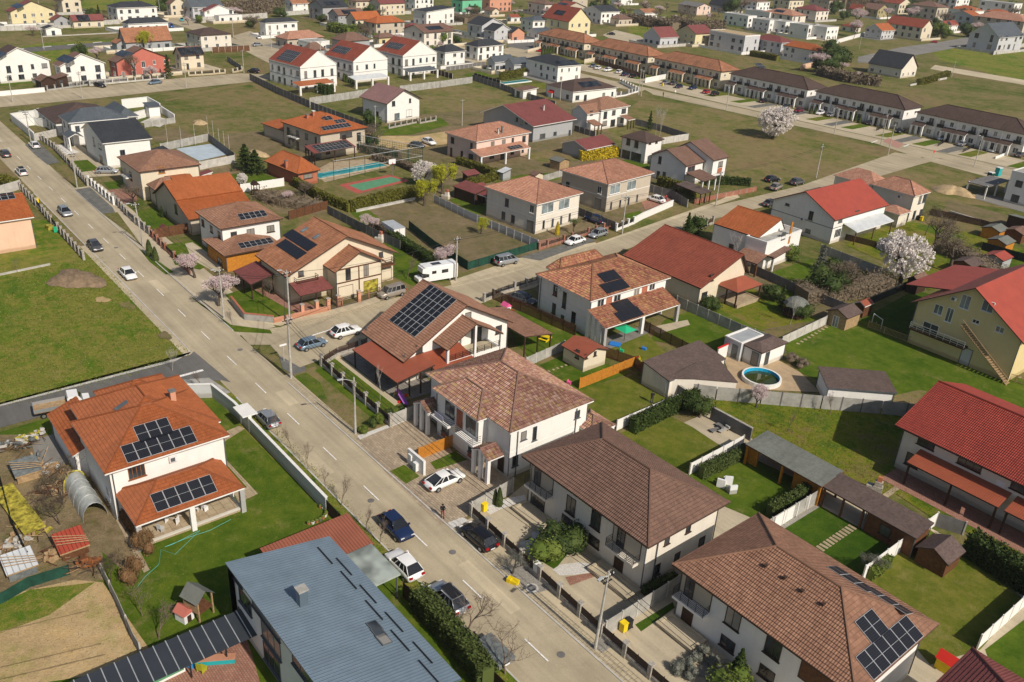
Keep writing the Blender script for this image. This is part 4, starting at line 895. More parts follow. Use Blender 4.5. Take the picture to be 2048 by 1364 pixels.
G('orchard_grass','lawn_wild',1.1,(1420,800),(1680,815),(1800,830),(1860,900),(1790,990),(1670,985),(1500,875),(1440,830));G('orchard_grass','lawn_wild',1.15,(1780,980),(1900,960),(2048,1080),(2048,1110),(1870,1040))
G('path','slab_tan',1.8,(1765,990),(1805,962),(1815,966),(1776,996))
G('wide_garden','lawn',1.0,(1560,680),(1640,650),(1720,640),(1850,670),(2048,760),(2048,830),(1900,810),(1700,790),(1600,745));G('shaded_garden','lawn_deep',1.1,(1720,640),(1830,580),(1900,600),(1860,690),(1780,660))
G('pool_deck','tan_deck',1.6,(1440,700),(1500,690),(1600,745),(1640,785),(1470,778));G('bare_patch','field_dry',1.4,(1750,800),(1840,780),(1980,815),(1900,830))
G('back_garden','lawn',1.1,(1330,640),(1440,600),(1560,640),(1450,710),(1300,680));G('patio','drive_light',1.7,(1300,655),(1375,640),(1380,650),(1318,668))
G('back_garden','lawn_yellow',1.2,(1180,690),(1290,665),(1340,715),(1270,740));G('patio','walk_grey',1.7,(1195,680),(1290,650),(1300,665),(1215,700))
G('back_garden','lawn',1.2,(1010,640),(1060,610),(1180,680),(1060,720),(1030,680));G('garden_ground','field_brown',1.0,(1400,560),(1500,500),(1720,620),(1640,660),(1520,660))
G('back_garden','lawn',1.2,(1540,545),(1620,520),(1690,560),(1620,610),(1560,600));G('garden_ground','lawn_wild',1.05,(1400,600),(1470,560),(1640,640),(1520,660))
G('back_garden','lawn_wild',1.1,(1690,490),(1800,440),(1960,470),(2048,500),(2048,540),(1860,580),(1760,520));G('lawn_strip','lawn',1.4,(1830,455),(1860,448),(1930,475),(1900,482))
G('garden_ground','field_brown',1.0,(1900,400),(2048,440),(2048,470),(1880,430));G('back_garden','lawn',1.1,(1940,520),(2048,500),(2048,545),(1960,560))
G('concrete_yard','walk_grey',1.4,(1960,385),(2048,410),(2048,425),(1940,395))
# solar gable house plot
G('front_lawn','lawn',1.6,(630,742),(660,712),(690,725),(800,815),(745,838));G('terrace_path','walk_beige',1.7,(655,706),(668,704),(800,806),(790,812));G('terrace','pavers_grey',1.5,(668,700),(760,680),(880,780),(800,805))
# orange gable house plot and neighbours
G('front_lawn','lawn',1.5,(450,590),(500,575),(600,620),(560,640),(480,625));G('terrace','pavers_red',1.6,(500,575),(590,600),(660,620),(600,632));G('side_lawn','lawn',1.5,(770,480),(800,490),(900,560),(830,575),(780,550))
G('driveway','drive_light',1.7,(650,620),(800,580),(790,595),(700,615));G('front_lawn','lawn',1.5,(330,490),(390,480),(440,520),(400,540),(350,530));G('paved_path','drive_light',1.7,(370,488),(385,485),(450,530),(430,545),(385,520))
G('front_lawn','lawn',1.5,(270,425),(310,415),(350,450),(300,460));G('front_lawn','lawn',1.5,(205,365),(250,360),(255,380),(225,385));G('paved_terrace','pavers_red',1.5,(215,380),(270,375),(275,402),(245,408))
G('front_lawn','lawn',1.5,(146,322),(175,320),(200,340),(160,345));G('paved_path','drive_light',1.4,(110,300),(160,290),(250,350),(170,355));G('white_gravel','gravel_white',1.6,(100,290),(125,290),(160,305),(120,312))
G('gravel_parking','asphalt_old',2.9,(50,290),(75,282),(120,325),(95,330),(70,310));G('gravel_parking','asphalt_old',2.9,(150,380),(180,375),(225,415),(232,428),(205,428));G('planted_verge','field',2.9,(205,428),(235,425),(290,500),(262,470));G('planted_verge','lawn',3.0,(278,498),(300,512),(348,545),(332,550),(300,525))
G('blue_court','court_blue',1.6,(352,298),(420,288),(460,308),(398,322));G('soil_plot','field_brown',1.4,(296,262),(360,256),(392,275),(310,285));G('kitchen_garden','field_brown',1.3,(440,270),(520,262),(570,290),(540,315),(460,300));G('back_lawn','lawn',1.4,(462,350),(520,345),(560,360),(480,370));G('orchard_ground','field_brown',1.2,(500,385),(600,375),(660,430),(560,430));G('dug_soil','soil_dark',1.5,(405,335),(480,330),(505,345),(440,350))
G('yard_slab','concrete_light',1.6,(280,245),(310,232),(340,240),(320,255))
# pool garden
G('pool_garden','field',1.1,(600,372),(640,340),(760,305),(880,330),(860,372),(720,430));G('pool_terrace','slab_tan',1.6,(625,345),(660,325),(740,318),(775,335),(650,365))
G('court_border','court_red',1.7,(678,370),(780,350),(820,362),(715,388));G('sports_court','court_green',1.9,(697,371),(782,354),(806,361),(724,382));G('green_plot','lawn',1.2,(700,425),(730,415),(770,445),(735,455));G('back_lawn','lawn',1.4,(898,400),(930,392),(1000,420),(950,430))
G('side_garden','lawn',1.2,(985,365),(1040,350),(1110,345),(1120,360),(1010,370));G('side_garden','lawn',1.2,(1220,325),(1280,315),(1300,335),(1250,340));G('yard_ground','field_dry',1.1,(1050,310),(1140,290),(1180,320),(1080,325));G('terrace','pavers_red',1.5,(1060,485),(1110,475),(1130,480),(1090,495));G('gravel_strip','asphalt_old',2.8,(1040,515),(1180,475),(1190,482),(1080,522));G('terrace','pavers_red',1.5,(1280,400),(1340,390),(1345,405),(1290,420));G('front_lawn','lawn',1.6,(1245,430),(1280,422),(1290,432),(1262,442))
G('grass_patch','lawn',1.6,(755,255),(880,235),(900,250),(820,270),(740,272));G('side_lawn','lawn',1.3,(925,150),(960,142),(985,152),(950,158));G('back_lawn','lawn_yellow',1.2,(1050,170),(1090,165),(1100,175),(1060,180));G('roadside_green','field',2.4,(1250,195),(1290,180),(1305,188),(1290,196))
for k in range(46): # centre dashes
 x=9*k-63
 if x<320:area('lane_dash',[(x,-.07-x*.0014),(x-3.1,-.07-x*.0014),(x-3.1,.07-x*.0014),(x,.07-x*.0014)],'marking',4,raw=True)
blob('dirt_mound',152,560,4.6,3.4,'dirt_pile',1,h=1.1,label='round mound of brown earth on the green field beside the street',cat='mound')
for i,(x,y,a,b,m)in enumerate([(255,612,1.6,.9,'field_dry'),(205,600,1.2,.9,'soil'),(330,672,1.2,.9,'field_brown')]):blob('bare_patch',x,y,a,b,m,1.4,i)
for i,(x,y,s)in enumerate([(400,247,2.4),(512,310,3),(880,300,0),(1905,385,4.5),(1880,130,0)]):
 if s:blob('sand_heap',x,y,s,s*.8,'sand',1,h=s*.35,label=['small heap of pale sand beside the grey posts','pale sand heap on the garden behind the conifer','','large cone of yellow sand beside the new building',''][i],cat='sand heap')
# ================= houses =================
def rect(H,x0,x1,y0,y1,eh,roof='hip',**k):
 "block given by plan coordinates; its 'front' eave is the y0 side"
 V=Vector;O=V((x0,y0,0));old=globals()['at']
 pts={1:V((x0,y0,eh)),2:V((x1,y0,eh)),3:V((x1,y1,eh))}
 globals()['at']=lambda a,b=0,z=0:pts[a]
 try:return H.block((1,),(2,),(3,),eh,roof,**k)
 finally:globals()['at']=old
# --- left: orange villa ---
H=House('villa','large orange-tiled villa with white walls, pillared corner porch and black solar panels','villa')
T=dict(rf='tile_villa',wall='white',fas='trim_white',tile=1)
a=rect(H,35.3,46.6,10.8,23.1,6,'hip',rh=2.9,**T)
b=rect(H,38.5,50.5,10.4,22.3,5.9,'hip',rh=2.7,ins=4.6,**T)
c=rect(H,46.5,53.6,11.4,19.0,5.0,'hip',rh=2.0,**T)
d=rect(H,44.6,54.6,20.6,23.9,3.2,'shed',rh=1.3,hi='f',ov=.3,**T)
e=rect(H,29.9,36.6,11.8,22.4,3.0,'hip',rh=1.9,walls=False,posts='l3f2b2',pr=.24,**T)
H.pv(307,861,3,1,1.1,2.05);H.pv(319,889,6,1,1.12,2.05);H.pv(368,987,5,1,1.15,2.0)
H.chim(346,800,1.1,.55,'salmon');H.sky(243,812,.6,1.5)
a.win(273,941,1.6,1.6,'rust',bars=3);a.ac(345,916);a.win(217,985,1.0,1.2);a.win(219,1000,.8,1.2,z=2.0);a.pipe(226,960)
rect(H,30.3,36.4,12.1,22.0,.3,'flat',wall='slab_tan',rf='slab_tan',fas='white',ov=.02,par=0)
# --- grey standing seam house ---
H=House('modern_house','modern white house under a big pale blue-grey ribbed metal roof','house')
a=rect(H,-4.0,16.0,9.8,19.3,5.2,'gable',rh=1.7,rp=.999,eh2=6.9,rf='seam_blue',wall='white',fas='seam_blue',ov=.45)
H.chim(605,1208,1.5,.7,'seam_blue','concrete')
for i,(x,y)in enumerate([(757,1262),(765,1273),(773,1284)]):H.sky(757+i*9-8,1258+i*13-4,1.2,.9,'glass')
for x,y in[(650,1113),(688,1135),(697,1162),(736,1190),(748,1222),(788,1246),(800,1283),(845,1307),(857,1345)]:H.snow(x,y,2.6)
for x,z,w_,h_ in((14.6,5.9,1.6,.8),(13.5,4.4,2.4,1.6),(9.5,5.7,5.0,1.0),(8.8,4.0,3.4,1.8),(3.0,5.4,4,1.2),(14.5,1.6,1.6,1.8),(9,1.6,3,2.0)):
 a.winp(Vector((x,18.85,z)),Vector((1,0,0)),Vector((0,1,0)),w_,h_,'trim_grey','glass',2)
H=House('garage','low white garage with a brown-red ribbed roof next to the modern house','garage')
rect(H,15.4,20.3,5.6,14.6,2.7,'shed',rh=.5,hi='r',rf='seam_red',wall='offwhite',fas='trim_brown',ov=.15)
H=House('carport','flat grey glass canopy carport between garage and hedge','carport')
rect(H,10.4,15.4,5.9,8.5,2.7,'flat',rf='canopy_glass',fas='trim_grey',walls=False,posts='f2b2',post='trim_grey',pr=.06,par=.05)
# --- centre row right of the street ---
H=House('duplex_house','cream-walled duplex with plain dark brown hip roof beside the mixed-tile duplex')
T=dict(rf='tile_brown',wall='offwhite',fas='trim_brown',tile=3)
a=rect(H,-2.5,15.2,-23.4,-11.8,6,'hip',rh=2.9,ins=5.6,ov=.75,**T)
a.win(1142,1011,1.3,2.0,'trim_brown');a.win(1192,1040,1.3,2.0,'trim_brown');a.win(1188,1082,1.5,1.1,'trim_brown');a.win(1134,1042,1.5,1.1,'trim_brown')
None
a.winp(Vector((-1.75,-14.6,1.6)),Vector((0,1,0)),Vector((-1,0,0)),.8,1.3,'trim_brown','glass',0);a.winp(Vector((-1.75,-17.4,1.6)),Vector((0,1,0)),Vector((-1,0,0)),.8,1.3,'trim_brown','glass',0);a.winp(Vector((-1.75,-21,1.8)),Vector((0,1,0)),Vector((-1,0,0)),.9,1.3,'trim_brown','glass',0)
a.winp(Vector((-1.75,-15.4,4.6)),Vector((0,1,0)),Vector((-1,0,0)),.7,.8,'trim_brown','glass',0);a.winp(Vector((-1.75,-18.4,4.6)),Vector((0,1,0)),Vector((-1,0,0)),.7,.8,'trim_brown','glass',0)
Y=Vector((0,1,0));X=Vector((1,0,0))
def loggia(blk,xc,w_,y,z=3.05,wall='offwhite'):
 blk.winp(Vector((xc,y,z+1.35)),X,Y,w_,2.3,'trim_brown','beige',0,'loggia_recess',False);blk.winp(Vector((xc+w_*.2,y+.04,z+1.15)),X,Y,1.0,2.0,'trim_brown','glass',1,sill=False)
 p=blk.h.o;fo=blk.put('balcony',MB().box(-w_/2,-.9,-.25,w_/2,-.02,0).mesh('balcony',wall),Vector((xc,y,z)),X,Y)
 mb=MB()
 for zz in(.2,.38,.56,.74,.95):mb.box(-w_/2,-.88,zz-.02,w_/2,-.85,zz+.02).box(-w_/2,-.88,zz-.02,-w_/2+.03,0,zz+.02).box(w_/2-.03,-.88,zz-.02,w_/2,0,zz+.02)
 for i in range(5):mb.box(-w_/2+i*(w_-.03)/4,-.89,0,-w_/2+i*(w_-.03)/4+.03,-.84,.95)
 mb.obj('railing','rail_dark',fo)
loggia(a,12.6,3.4,-12.55);loggia(a,.6,3.6,-12.55)
a.winp(Vector((1.2,-12.55,1.35)),X,Y,1.2,2.3,'trim_brown','wood_dark',0,'door',False)
a.winp(Vector((13.0,-12.55,1.35)),X,Y,2.2,2.3,'trim_brown','glass',1,'door',False)
for yy in(-12.62,):a.pipe(1205+103,1130)
rect(H,-1.9,3.2,-12.5,-10.9,.3,'flat',rf='drive_light',wall='offwhite',fas='drive_light',ov=.01,par=0);rect(H,10.4,14.6,-12.5,-10.9,.3,'flat',rf='drive_light',wall='offwhite',fas='drive_light',ov=.01,par=0)
H=House('duplex_house','duplex with lighter brown tiled hip roof and black solar panels, lower right')
T=dict(rf='tile_brown_light',wall='white',fas='trim_brown',tile=3)
a=rect(H,-23.0,-5.2,-24.3,-11.9,6,'hip',rh=2.9,ins=5.8,ov=.75,**T)
loggia(a,-7.6,3.4,-12.65,wall='white');a.winp(Vector((-11.6,-12.65,4.4)),X,Y,1.5,2.0,'trim_brown','glass',1);a.winp(Vector((-11.6,-12.65,1.5)),X,Y,1.5,1.2,'trim_brown','glass',1);a.winp(Vector((-15.6,-12.65,4.4)),X,Y,1.5,2.0,'trim_brown','glass',1);a.winp(Vector((-15.6,-12.65,1.5)),X,Y,1.5,1.2,'trim_brown','glass',1);a.winp(Vector((-7.2,-12.65,1.35)),X,Y,1.2,2.3,'trim_brown','wood_dark',0,'door',False);a.winp(Vector((-19.6,-12.65,4.4)),X,Y,3,2.0,'trim_brown','wood_brown',0,'loggia_recess',False)
None
H.pv(1742,1253,2,1,1.22,1.95);H.pv(1779,1294,6,1,1.22,1.95)
H.pv(1702,1160,3,1,1.25,2.0);H.pv(1776,1203,3,1,1.25,1.6);a.ac(1838,1333)
rect(H,-9.6,-5.6,-12.5,-10.9,.3,'flat',rf='drive_light',wall='offwhite',fas='drive_light',ov=.01,par=0)
for x,y in((1530,1136),(1568,1160),(1603,1186),(1645,1213)):H.chim(x,y,.25,.16,'tile_brown_light','trim_brown','vent')
H=House('duplex_house','duplex under a multicolour barrel tile hip roof by the block-paved driveways')
T=dict(rf='tile_mixed',wall='white',fas='trim_white',tile=2)
a=rect(H,18.8,34.8,-25.6,-13.2,6.3,'hip',rh=2.6,ins=6.4,**T)
b=rect(H,22.8,31.6,-17.5,-11.9,6.2,'hip',rh=1.75,**T)
e=rect(H,19.6,22.6,-13.2,-11.0,3.1,'gabley',rh=.8,walls=False,posts='b2',pr=.2,rf='tile_mixed',fas='trim_white',tile=2)
f=rect(H,31.4,34.4,-13.2,-11.2,3.1,'gabley',rh=.8,walls=False,posts='b2',pr=.2,rf='tile_mixed',fas='trim_white',tile=2)
g=rect(H,17.2,21.5,-28.0,-24.2,3.0,'hip',rh=1.0,walls=False,posts='l2f2',pr=.18,**T)
for xx in(24.6,28.6):b.winp(Vector((xx,-12.4,4.6)),X,Y,1.8,2.1,'trim_grey','glass',1,sill=False);None
for xx in(24.4,29.2):
 fo=b.put('balcony',MB().box(-1.7,-1.1,-.25,1.7,-.02,0).mesh('balcony','white'),Vector((xx,-12.4,3.2)),X,Y);mb=MB()
 for zz in(.2,.45,.7,.95):mb.box(-1.68,-1.08,zz-.02,1.68,-1.04,zz+.02).box(-1.68,-1.08,zz-.02,-1.64,0,zz+.02).box(1.64,-1.08,zz-.02,1.68,0,zz+.02)
 mb.obj('railing','rail_dark',fo)
for xx in(24.2,29.4):b.winp(Vector((xx,-12.4,1.8)),X,Y,1.4,1.5,'trim_grey','glass',1);b.winp(Vector((xx,-12.38,.75)),X,Y,1.5,.7,'brickred','brickred',0,'brick_panel',False)
for xx in(26.4,27.0):b.winp(Vector((xx,-12.38,4.6)),X,Y,.5,2.6,'brickred','brickred',0,'brick_panel',False)
for(yy,zz,w_,h_)in((-15.6,4.9,.8,1.1),(-17.2,4.6,.6,1.8),(-20,1.5,.9,.6),(-17.4,1.5,.9,.6),(-14.6,2.0,.8,1.4),(-23.6,4.9,.8,1.0)):a.winp(Vector((19.3,yy,zz)),Y,-X,w_,h_,'trim_grey','glass',0)
link('banner',MB().box(-.85,-1.15,.25,.85,-1.12,.95).mesh('banner','banner'),fo);a.pipe(1034,885);a.pipe(1152,830);a.band(3.2);b.band(3.2)
for x,y in((20.6,-12.9),(33.4,-12.9)):a.winp(Vector((x,-13.7,1.3)),X,Y,1.1,2.1,'trim_grey','wood_dark',0,'door',False)
# --- solar gable house on the corner ---
H=House('corner_house','corner house with tan gable roof, large solar array and red porch roof')
T=dict(rf='tile_slope_tan',wall='white',fas='trim_brown')
a=rect(H,43.0,53.6,-33.5,-15.4,4.6,'gable',rh=4.5,rp=.45,eh2=3.5,ov=.6,tile=1,**T)
b=rect(H,40.3,44.0,-29.6,-20.3,5.0,'gable',rh=2.6,ov=.5,walls=False,posts='l3',pr=.16,tile=1,**T)
c=rect(H,40.0,51.0,-18.2,-12.5,2.8,'shed',rh=.9,hi='f',rf='seam_redbrown',fas='trim_brown',walls=False,posts='b4l2',post='wood_dark',pr=.08)
c2=rect(H,40.0,43.5,-24.5,-18.2,2.9,'shed',rh=.85,hi='r',rf='seam_redbrown',fas='trim_brown',walls=False,posts='l2',post='wood_dark',pr=.08)
d=rect(H,40.0,51.0,-38.5,-33.2,2.8,'shed',rh=.9,hi='b',rf='tile_brown_light',fas='trim_brown',walls=False,posts='f3l2',post='wood_dark',pr=.08)
rect(H,40.6,43.9,-29.2,-20.6,2.9,'flat',rf='drive_light',wall='white',fas='white',ov=.01,par=0)
H.pv(846,621,6,4,1.02,1.9);a.winp(Vector((43.6,-18.2,4.4)),Y,-X,1.0,1.2,'trim_brown','glass',1);a.winp(Vector((43.6,-23.2,4.0)),Y,-X,2.2,2.1,'trim_brown','glass',1);a.winp(Vector((43.6,-27.5,4.0)),Y,-X,1.8,2.1,'trim_brown','glass',1);a.winp(Vector((43.6,-31.4,3.8)),Y,-X,1.1,1.2,'trim_brown','glass',1);a.winp(Vector((43.6,-26,7.3)),Y,-X,1.0,.9,'trim_brown','glass',0)
a.winp(Vector((46,-16.0,1.6)),X,Y,2.2,2.0,'trim_brown','glass',2);a.winp(Vector((50,-16.0,1.6)),X,Y,1.2,1.4,'trim_brown','glass',1)
mb=MB()
for zz in(.25,.5,.75,1.0):mb.box(40.62,-29.1,2.95+zz,40.66,-20.7,2.98+zz)
for i in range(8):mb.box(40.6,-29.1+i*1.2,2.9,40.66,-29.04+i*1.2,3.98)
MB_=MB();MB_.v=[(x-H.o.x,y-H.o.y,z)for x,y,z in mb.v];MB_.f=mb.f;MB_.m=mb.m;MB_.u=mb.u;MB_.obj('railing','rail_dark',H.root)
# --- orange gable house ---
H=House('gable_house','cream house with orange tiled double gable roof, two skylights and a dark solar block')
T=dict(rf='tile_terracotta',wall='cream',fas='trim_brown',tile=1)
a=rect(H,73.6,84.5,-34.2,-14.2,4.8,'gable',rh=4.6,rp=.47,ov=.7,**T)
b=rect(H,70.6,78.5,-29.9,-20.8,5.2,'gable',rh=2.5,ov=.6,**T)
H.pv(600,481,7,1,1.2,1.9,.02,'rail_dark');H.pv(583,499,6,1,1.2,1.9,.02,'rail_dark')
H.sky(609,460,.8,1.3);H.sky(633,474,.8,1.3)
c=rect(H,78.5,85,-14.6,-10.6,2.7,'shed',rh=.9,hi='f',rf='tile_maroon',fas='trim_brown',walls=False,posts='b3l2',post='wood_dark',pr=.08)
d=rect(H,70.4,74.0,-20.4,-14.8,2.8,'shed',rh=.8,hi='r',rf='tile_maroon',fas='trim_brown',walls=False,posts='l3',post='wood_dark',pr=.08)
b.winp(Vector((71.2,-23.4,4.2)),Y,-X,.9,2.0,'trim_brown','glass',1,sill=False);b.winp(Vector((71.2,-26.6,4.2)),Y,-X,.9,2.0,'trim_brown','glass',1,sill=False);b.winp(Vector((71.2,-22.9,1.3)),Y,-X,2.6,2.2,'wood_brown','cream',0,'garage_door',False);b.winp(Vector((71.2,-27.4,1.3)),Y,-X,2.6,2.2,'wood_brown','tarp_yellow',0,'garage_door',False)
b.winp(Vector((71.2,-25.3,2.6)),Y,-X,.2,5.0,'wood_brown','wood_brown',0,'timber_post',False);b.winp(Vector((71.2,-25.3,3.0)),Y,-X,8.0,.2,'wood_brown','wood_brown',0,'timber_beam',False);b.winp(Vector((71.2,-25.3,5.2)),Y,-X,8.0,.2,'wood_brown','wood_brown',0,'timber_beam',False)
a.winp(Vector((74.3,-17.0,4.6)),Y,-X,.9,.9,'trim_brown','glass',0);a.winp(Vector((74.3,-31.2,4.9)),Y,-X,.8,.9,'trim_brown','glass',0);a.winp(Vector((74.3,-32,1.3)),Y,-X,2.4,2.2,'wood_brown','cream',0,'garage_door',False)
for yy,wd_ in((-17.6,3.6),(-31.4,3.6)):
 fo=a.put('balcony',MB().box(-wd_/2,-1.2,-.2,wd_/2,-.02,0).mesh('balcony','wood_brown'),Vector((74.3,yy,3.3)),Y,-X);mb=MB()
 for zz in(.3,.6,.9):mb.box(-wd_/2,-1.18,zz-.05,wd_/2,-1.12,zz+.03).box(-wd_/2,-1.18,zz-.05,-wd_/2+.05,0,zz+.03).box(wd_/2-.05,-1.18,zz-.05,wd_/2,0,zz+.03)
 mb.obj('railing','wood_dark',fo)
# --- yard house (400,423) ---
H=House('two_storey_house','white house with brown hip roof in two tiers and solar panels on both tiers')
T=dict(rf='tile_brown_light',wall='white',fas='trim_brown',tile=1)
a=H.block((390,423),(450,457),(566,430),6,'hip',rh=2.3,**T);b=H.block((404,479),(456,511),(571,487),3.1,'hip',rh=1.3,wall='wood_orange',rf='tile_brown_light',fas='trim_brown',tile=1,ov=.6)
H.pv(505,431,5,1,.95,1.6);H.pv(512,487,6,1,.95,1.6);a.auto((4.4,),3.2,1.1,1.2,'trim_brown',seed=1);b.win(440,525,2,1.6,'trim_brown');H.chim(553,465,1.2,.4,'concrete_light')
H=House('gable_house','house with long orange-brown tiled gable roof in two levels and a small entrance gable','house')
T=dict(rf='tile_orange',wall='beige',fas='trim_brown')
a=H.block((377,440),(480,398),(465,343),3.2,'gable',rh=4.0,rp=.62,tile=1,**T)
q=max(a.planes,key=lambda q:(q[1]-q[0]).length*(q[2]-q[1]).length);e0,e1,r1,r0=q;m0,m1=e0.lerp(r0,.48),e1.lerp(r1,.48);nn=frame_of(q)[2]*.3;P=[p+nn-H.o for p in(m0,m1,r1,r0)]
MB().add(P+[p-nn*.8 for p in P],[(0,1,2,3),(0,4,5,1),(1,5,6,2),(3,7,4,0)],0,[(0,0),((m1-m0).length,0),((m1-m0).length,(r0-m0).length),(0,(r0-m0).length)]*2).obj('raised_roof','tile_orange',H.root)
b=H.block((303,376),(323,410),(350,408),3.0,'gabley',rh=.9,tile=0,**T);H.block((318,352),(345,388),(372,372),3.6,'gabley',rh=1.6,tile=0,**T);None
a.win(352,418,1.2,1.8,'trim_brown');b.win(312,409,1.4,1.2,'trim_brown')
H=House('two_storey_house','cream two-storey house with smooth brown hip roof beside the tall white gable wall')
T=dict(rf='tile_brown_light',wall='cream',fas='trim_brown')
a=H.block((233,313),(270,345),(385,322),6,'hip',rh=2.3,**T);b=H.block((292,368),(320,378),(386,362),3.6,'hip',rh=1.6,**T);a.win(323,340,1.3,1.3,'wood_orange');a.win(262,352,1.2,1.8,'trim_brown');a.balcony(258,352,3.4,1.2,3.2)
H=House('two_storey_house','tall white house with a black gable roof near the tennis net posts')
T=dict(rf='tile_anthracite',wall='white',fas='trim_white')
a=H.block((205,287),(302,275),(283,243),5.8,'gable',rh=2.6,rp=.62,**T);b=None
a.win(245,305,1.1,1.2,'trim_grey');a.win(188,283,1.0,2.0,'trim_grey');a.win(200,293,1.8,1.2,'trim_grey');a.win(203,320,2.0,2.0,'trim_grey')
H=House('two_storey_house','white house with a wide slate-blue hip roof and pillared entrance porch')
T=dict(rf='tile_greyblue',wall='white',fas='trim_white')
a=H.block((116,231),(149,245),(262,231),5.8,'hip',rh=2.3,**T);b=H.block((124,267),(136,276),(152,262),3.2,'gable',rh=.8,walls=False,posts='f2',**T);a.win(180,250,1.1,1.1,'trim_grey');a.win(203,248,1.1,1.1,'trim_grey');a.auto((1.6,4.2),3,1,1.3,'trim_grey',seed=2)
H=House('bungalow','bungalow with dark brown hip roof behind white garden walls','bungalow')
T=dict(rf='tile_darkbrown',wall='white',fas='trim_brown')
a=H.block((71,218),(112,245),(225,225),3.4,'hip',rh=2.6,**T);a.auto((1.6,),3,1.2,1.4,'trim_grey',seed=3)
H=House('bungalow','bungalow wing with slate-blue roof behind the slate-blue two-storey house','bungalow')
a=H.block((205,215),(240,235),(277,229),3.6,'hip',rh=2.0,rf='tile_greyblue',wall='white',fas='trim_white')
H=House('pool_shed','small white outbuilding with slate roof at the end of the white garden wall','shed')
a=H.block((297,215),(320,211),4,3.2,'shed',rh=.5,hi='b',rf='tile_greyblue',wall='white',fas='trim_grey',ov=.3)
# pool villa
H=House('pool_villa','villa with bright orange hip roof, solar panels and glazed terrace beside the turquoise pool','villa')
T=dict(rf='tile_orange',wall='beige',fas='trim_brown')
a=H.block((561,243),(624,272),(724,258),6,'hip',rh=3.0,ang=7,tile=1,**T);b=H.block((522,246),(562,268),(590,255),3.4,'hip',rh=1.4,ang=7,**T)
c=H.block((628,307),(712,293),4,3.0,'shed',rh=1.0,hi='b',rf='tile_maroon',fas='trim_brown',walls=False,posts='f4l2',post='wood_dark',pr=.1,ang=7)
H.pv(672,254,8,1,1.0,1.6);H.pv(680,243,3,1,1.0,1.4);H.pv(655,237,2,1,1.2,1.6);H.pv(665,293,9,2,1.05,1.7);H.chim(627,232,1.2,.6,'brickred','plastic_white');H.chim(615,236,.8,.7,'brickred')
a.auto((1.6,4.3),3.4,1.2,1.4,'trim_brown',seed=4);a.win(692,270,3.6,1.2,'trim_brown');a.balcony(590,262,4,1.1,3.3)
H=House('summer_house','small brick-based summer house with orange pyramid roof and tall chimney','summer house')
a=H.block((529,322),(585,350),(633,342),3,'hip',rh=2.6,ang=7,rf='tile_orange',wall='brickred',fas='trim_brown',tile=1);H.chim(573,335,1.5,.6,'brickred');a.win(616,352,2.2,1.0,'trim_brown')
# three white gable houses and their porches
for i,(A_,B_,C_x,lab,por,pb)in enumerate([((537,118),(580,136),(652,128),'white three-storey gable house with red roof and an orange tiled porch','tile_orange',((600,173),(670,165))),((648,109),(693,124),(762,117),'white three-storey gable house with red roof and a pale metal porch','seam_white',((713,161),(777,153))),((753,100),(800,112),(862,104),'white three-storey gable house with red roof and a slate-grey porch','tile_greyblue',((820,145),(877,139)))]):
 H=House('gable_house',lab);a=H.block(A_,B_,C_x,7.2,'gable',rh=4.6,rf='tile_redbrown',wall='white',fas='trim_white',ang=8,ov=.15)
 H.block(pb[0],pb[1],4.4,2.9,'shed',rh=.7,hi='b',rf=por,fas='trim_white',walls=False,posts='f3',ang=8,pr=.3);a.band(3.3,'trim_grey',.1);a.band(6.6,'trim_grey',.1)
 for z_ in(1.6,5.0):a.auto((z_,),3.2,1.1,1.5,'trim_grey',seed=i+10,skip=.05)
 H.pv((578,683,790)[i],(112,100,92)[i],8,2 if i else 3,1.0,1.7);H.sky((566,708,775)[i],(125,118,103)[i],.6,.8)if i else None
H=House('gable_house','white gable house with mauve-brown roof standing alone on the green plot')
a=H.block((718,193),(766,209),(841,199),5.6,'gable',rh=3.4,rf='tile_mauve',wall='white',fas='trim_brown',ang=8,ov=.8);a.win(787,207,1.2,1.4,'trim_grey');a.win(820,201,.8,1.2,'trim_grey');a.win(794,233,1.9,1.9,'trim_grey','glass_pale');a.win(818,226,2.2,2,'trim_grey','white');a.win(755,230,1,2,'trim_grey');a.win(735,220,1.3,.5,'trim_grey');a.band(3.6)
H=House('two_storey_house','pinkish house with salmon tiled hip roof and a dark solar row on its porch roof')
T=dict(rf='tile_pink',fas='trim_white')
a=H.block((890,265),(953,284),(1055,262),5.8,'hip',rh=2.3,ang=6,wall='pinkish',tile=1,**T);b=H.block((962,314),(1062,295),4,3.0,'shed',rh=1.0,hi='b',walls=False,posts='f5',ang=6,pr=.2,**T);H.pv(1030,295,4,1,1.1,1.7);H.chim(996,268,1.3,.35,'concrete_light');H.chim(1004,266,1.5,.35,'concrete_dark')
a.auto((1.6,4.3),3.4,1.2,1.5,'trim_brown',seed=5)
H=House('gable_house','grey rendered house with wide maroon gable roof and pale chimney')
a=H.block((1067,253),(1158,239),(1133,200),4.6,'gable',rh=3.6,rp=.58,rf='tile_maroon',wall='greywall',fas='trim_white',ang=6,ov=.8);H.chim(1087,220,1.3,.45,'concrete_light');a.win(1085,272,2.2,1.3,'trim_grey');a.win(1110,267,1.3,1.0,'trim_grey');a.win(1139,267,.9,2.0,'trim_grey');a.win(1034,239,.9,1.1,'trim_grey');a.win(1043,243,.8,1.8,'trim_grey','beige');a.win(1053,244,.9,1.1,'trim_grey')
H=House('two_storey_house','white two-storey house with warm brown hip roof and a brown lean-to porch')
T=dict(rf='tile_brown_light',wall='white',fas='trim_white');a=H.block((1203,221),(1261,211),10,5.8,'hip',rh=2.5,ang=6,**T);b=H.block((1140,220),(1172,229),(1200,214),5.2,'gabley',rh=2.0,ang=6,**T)
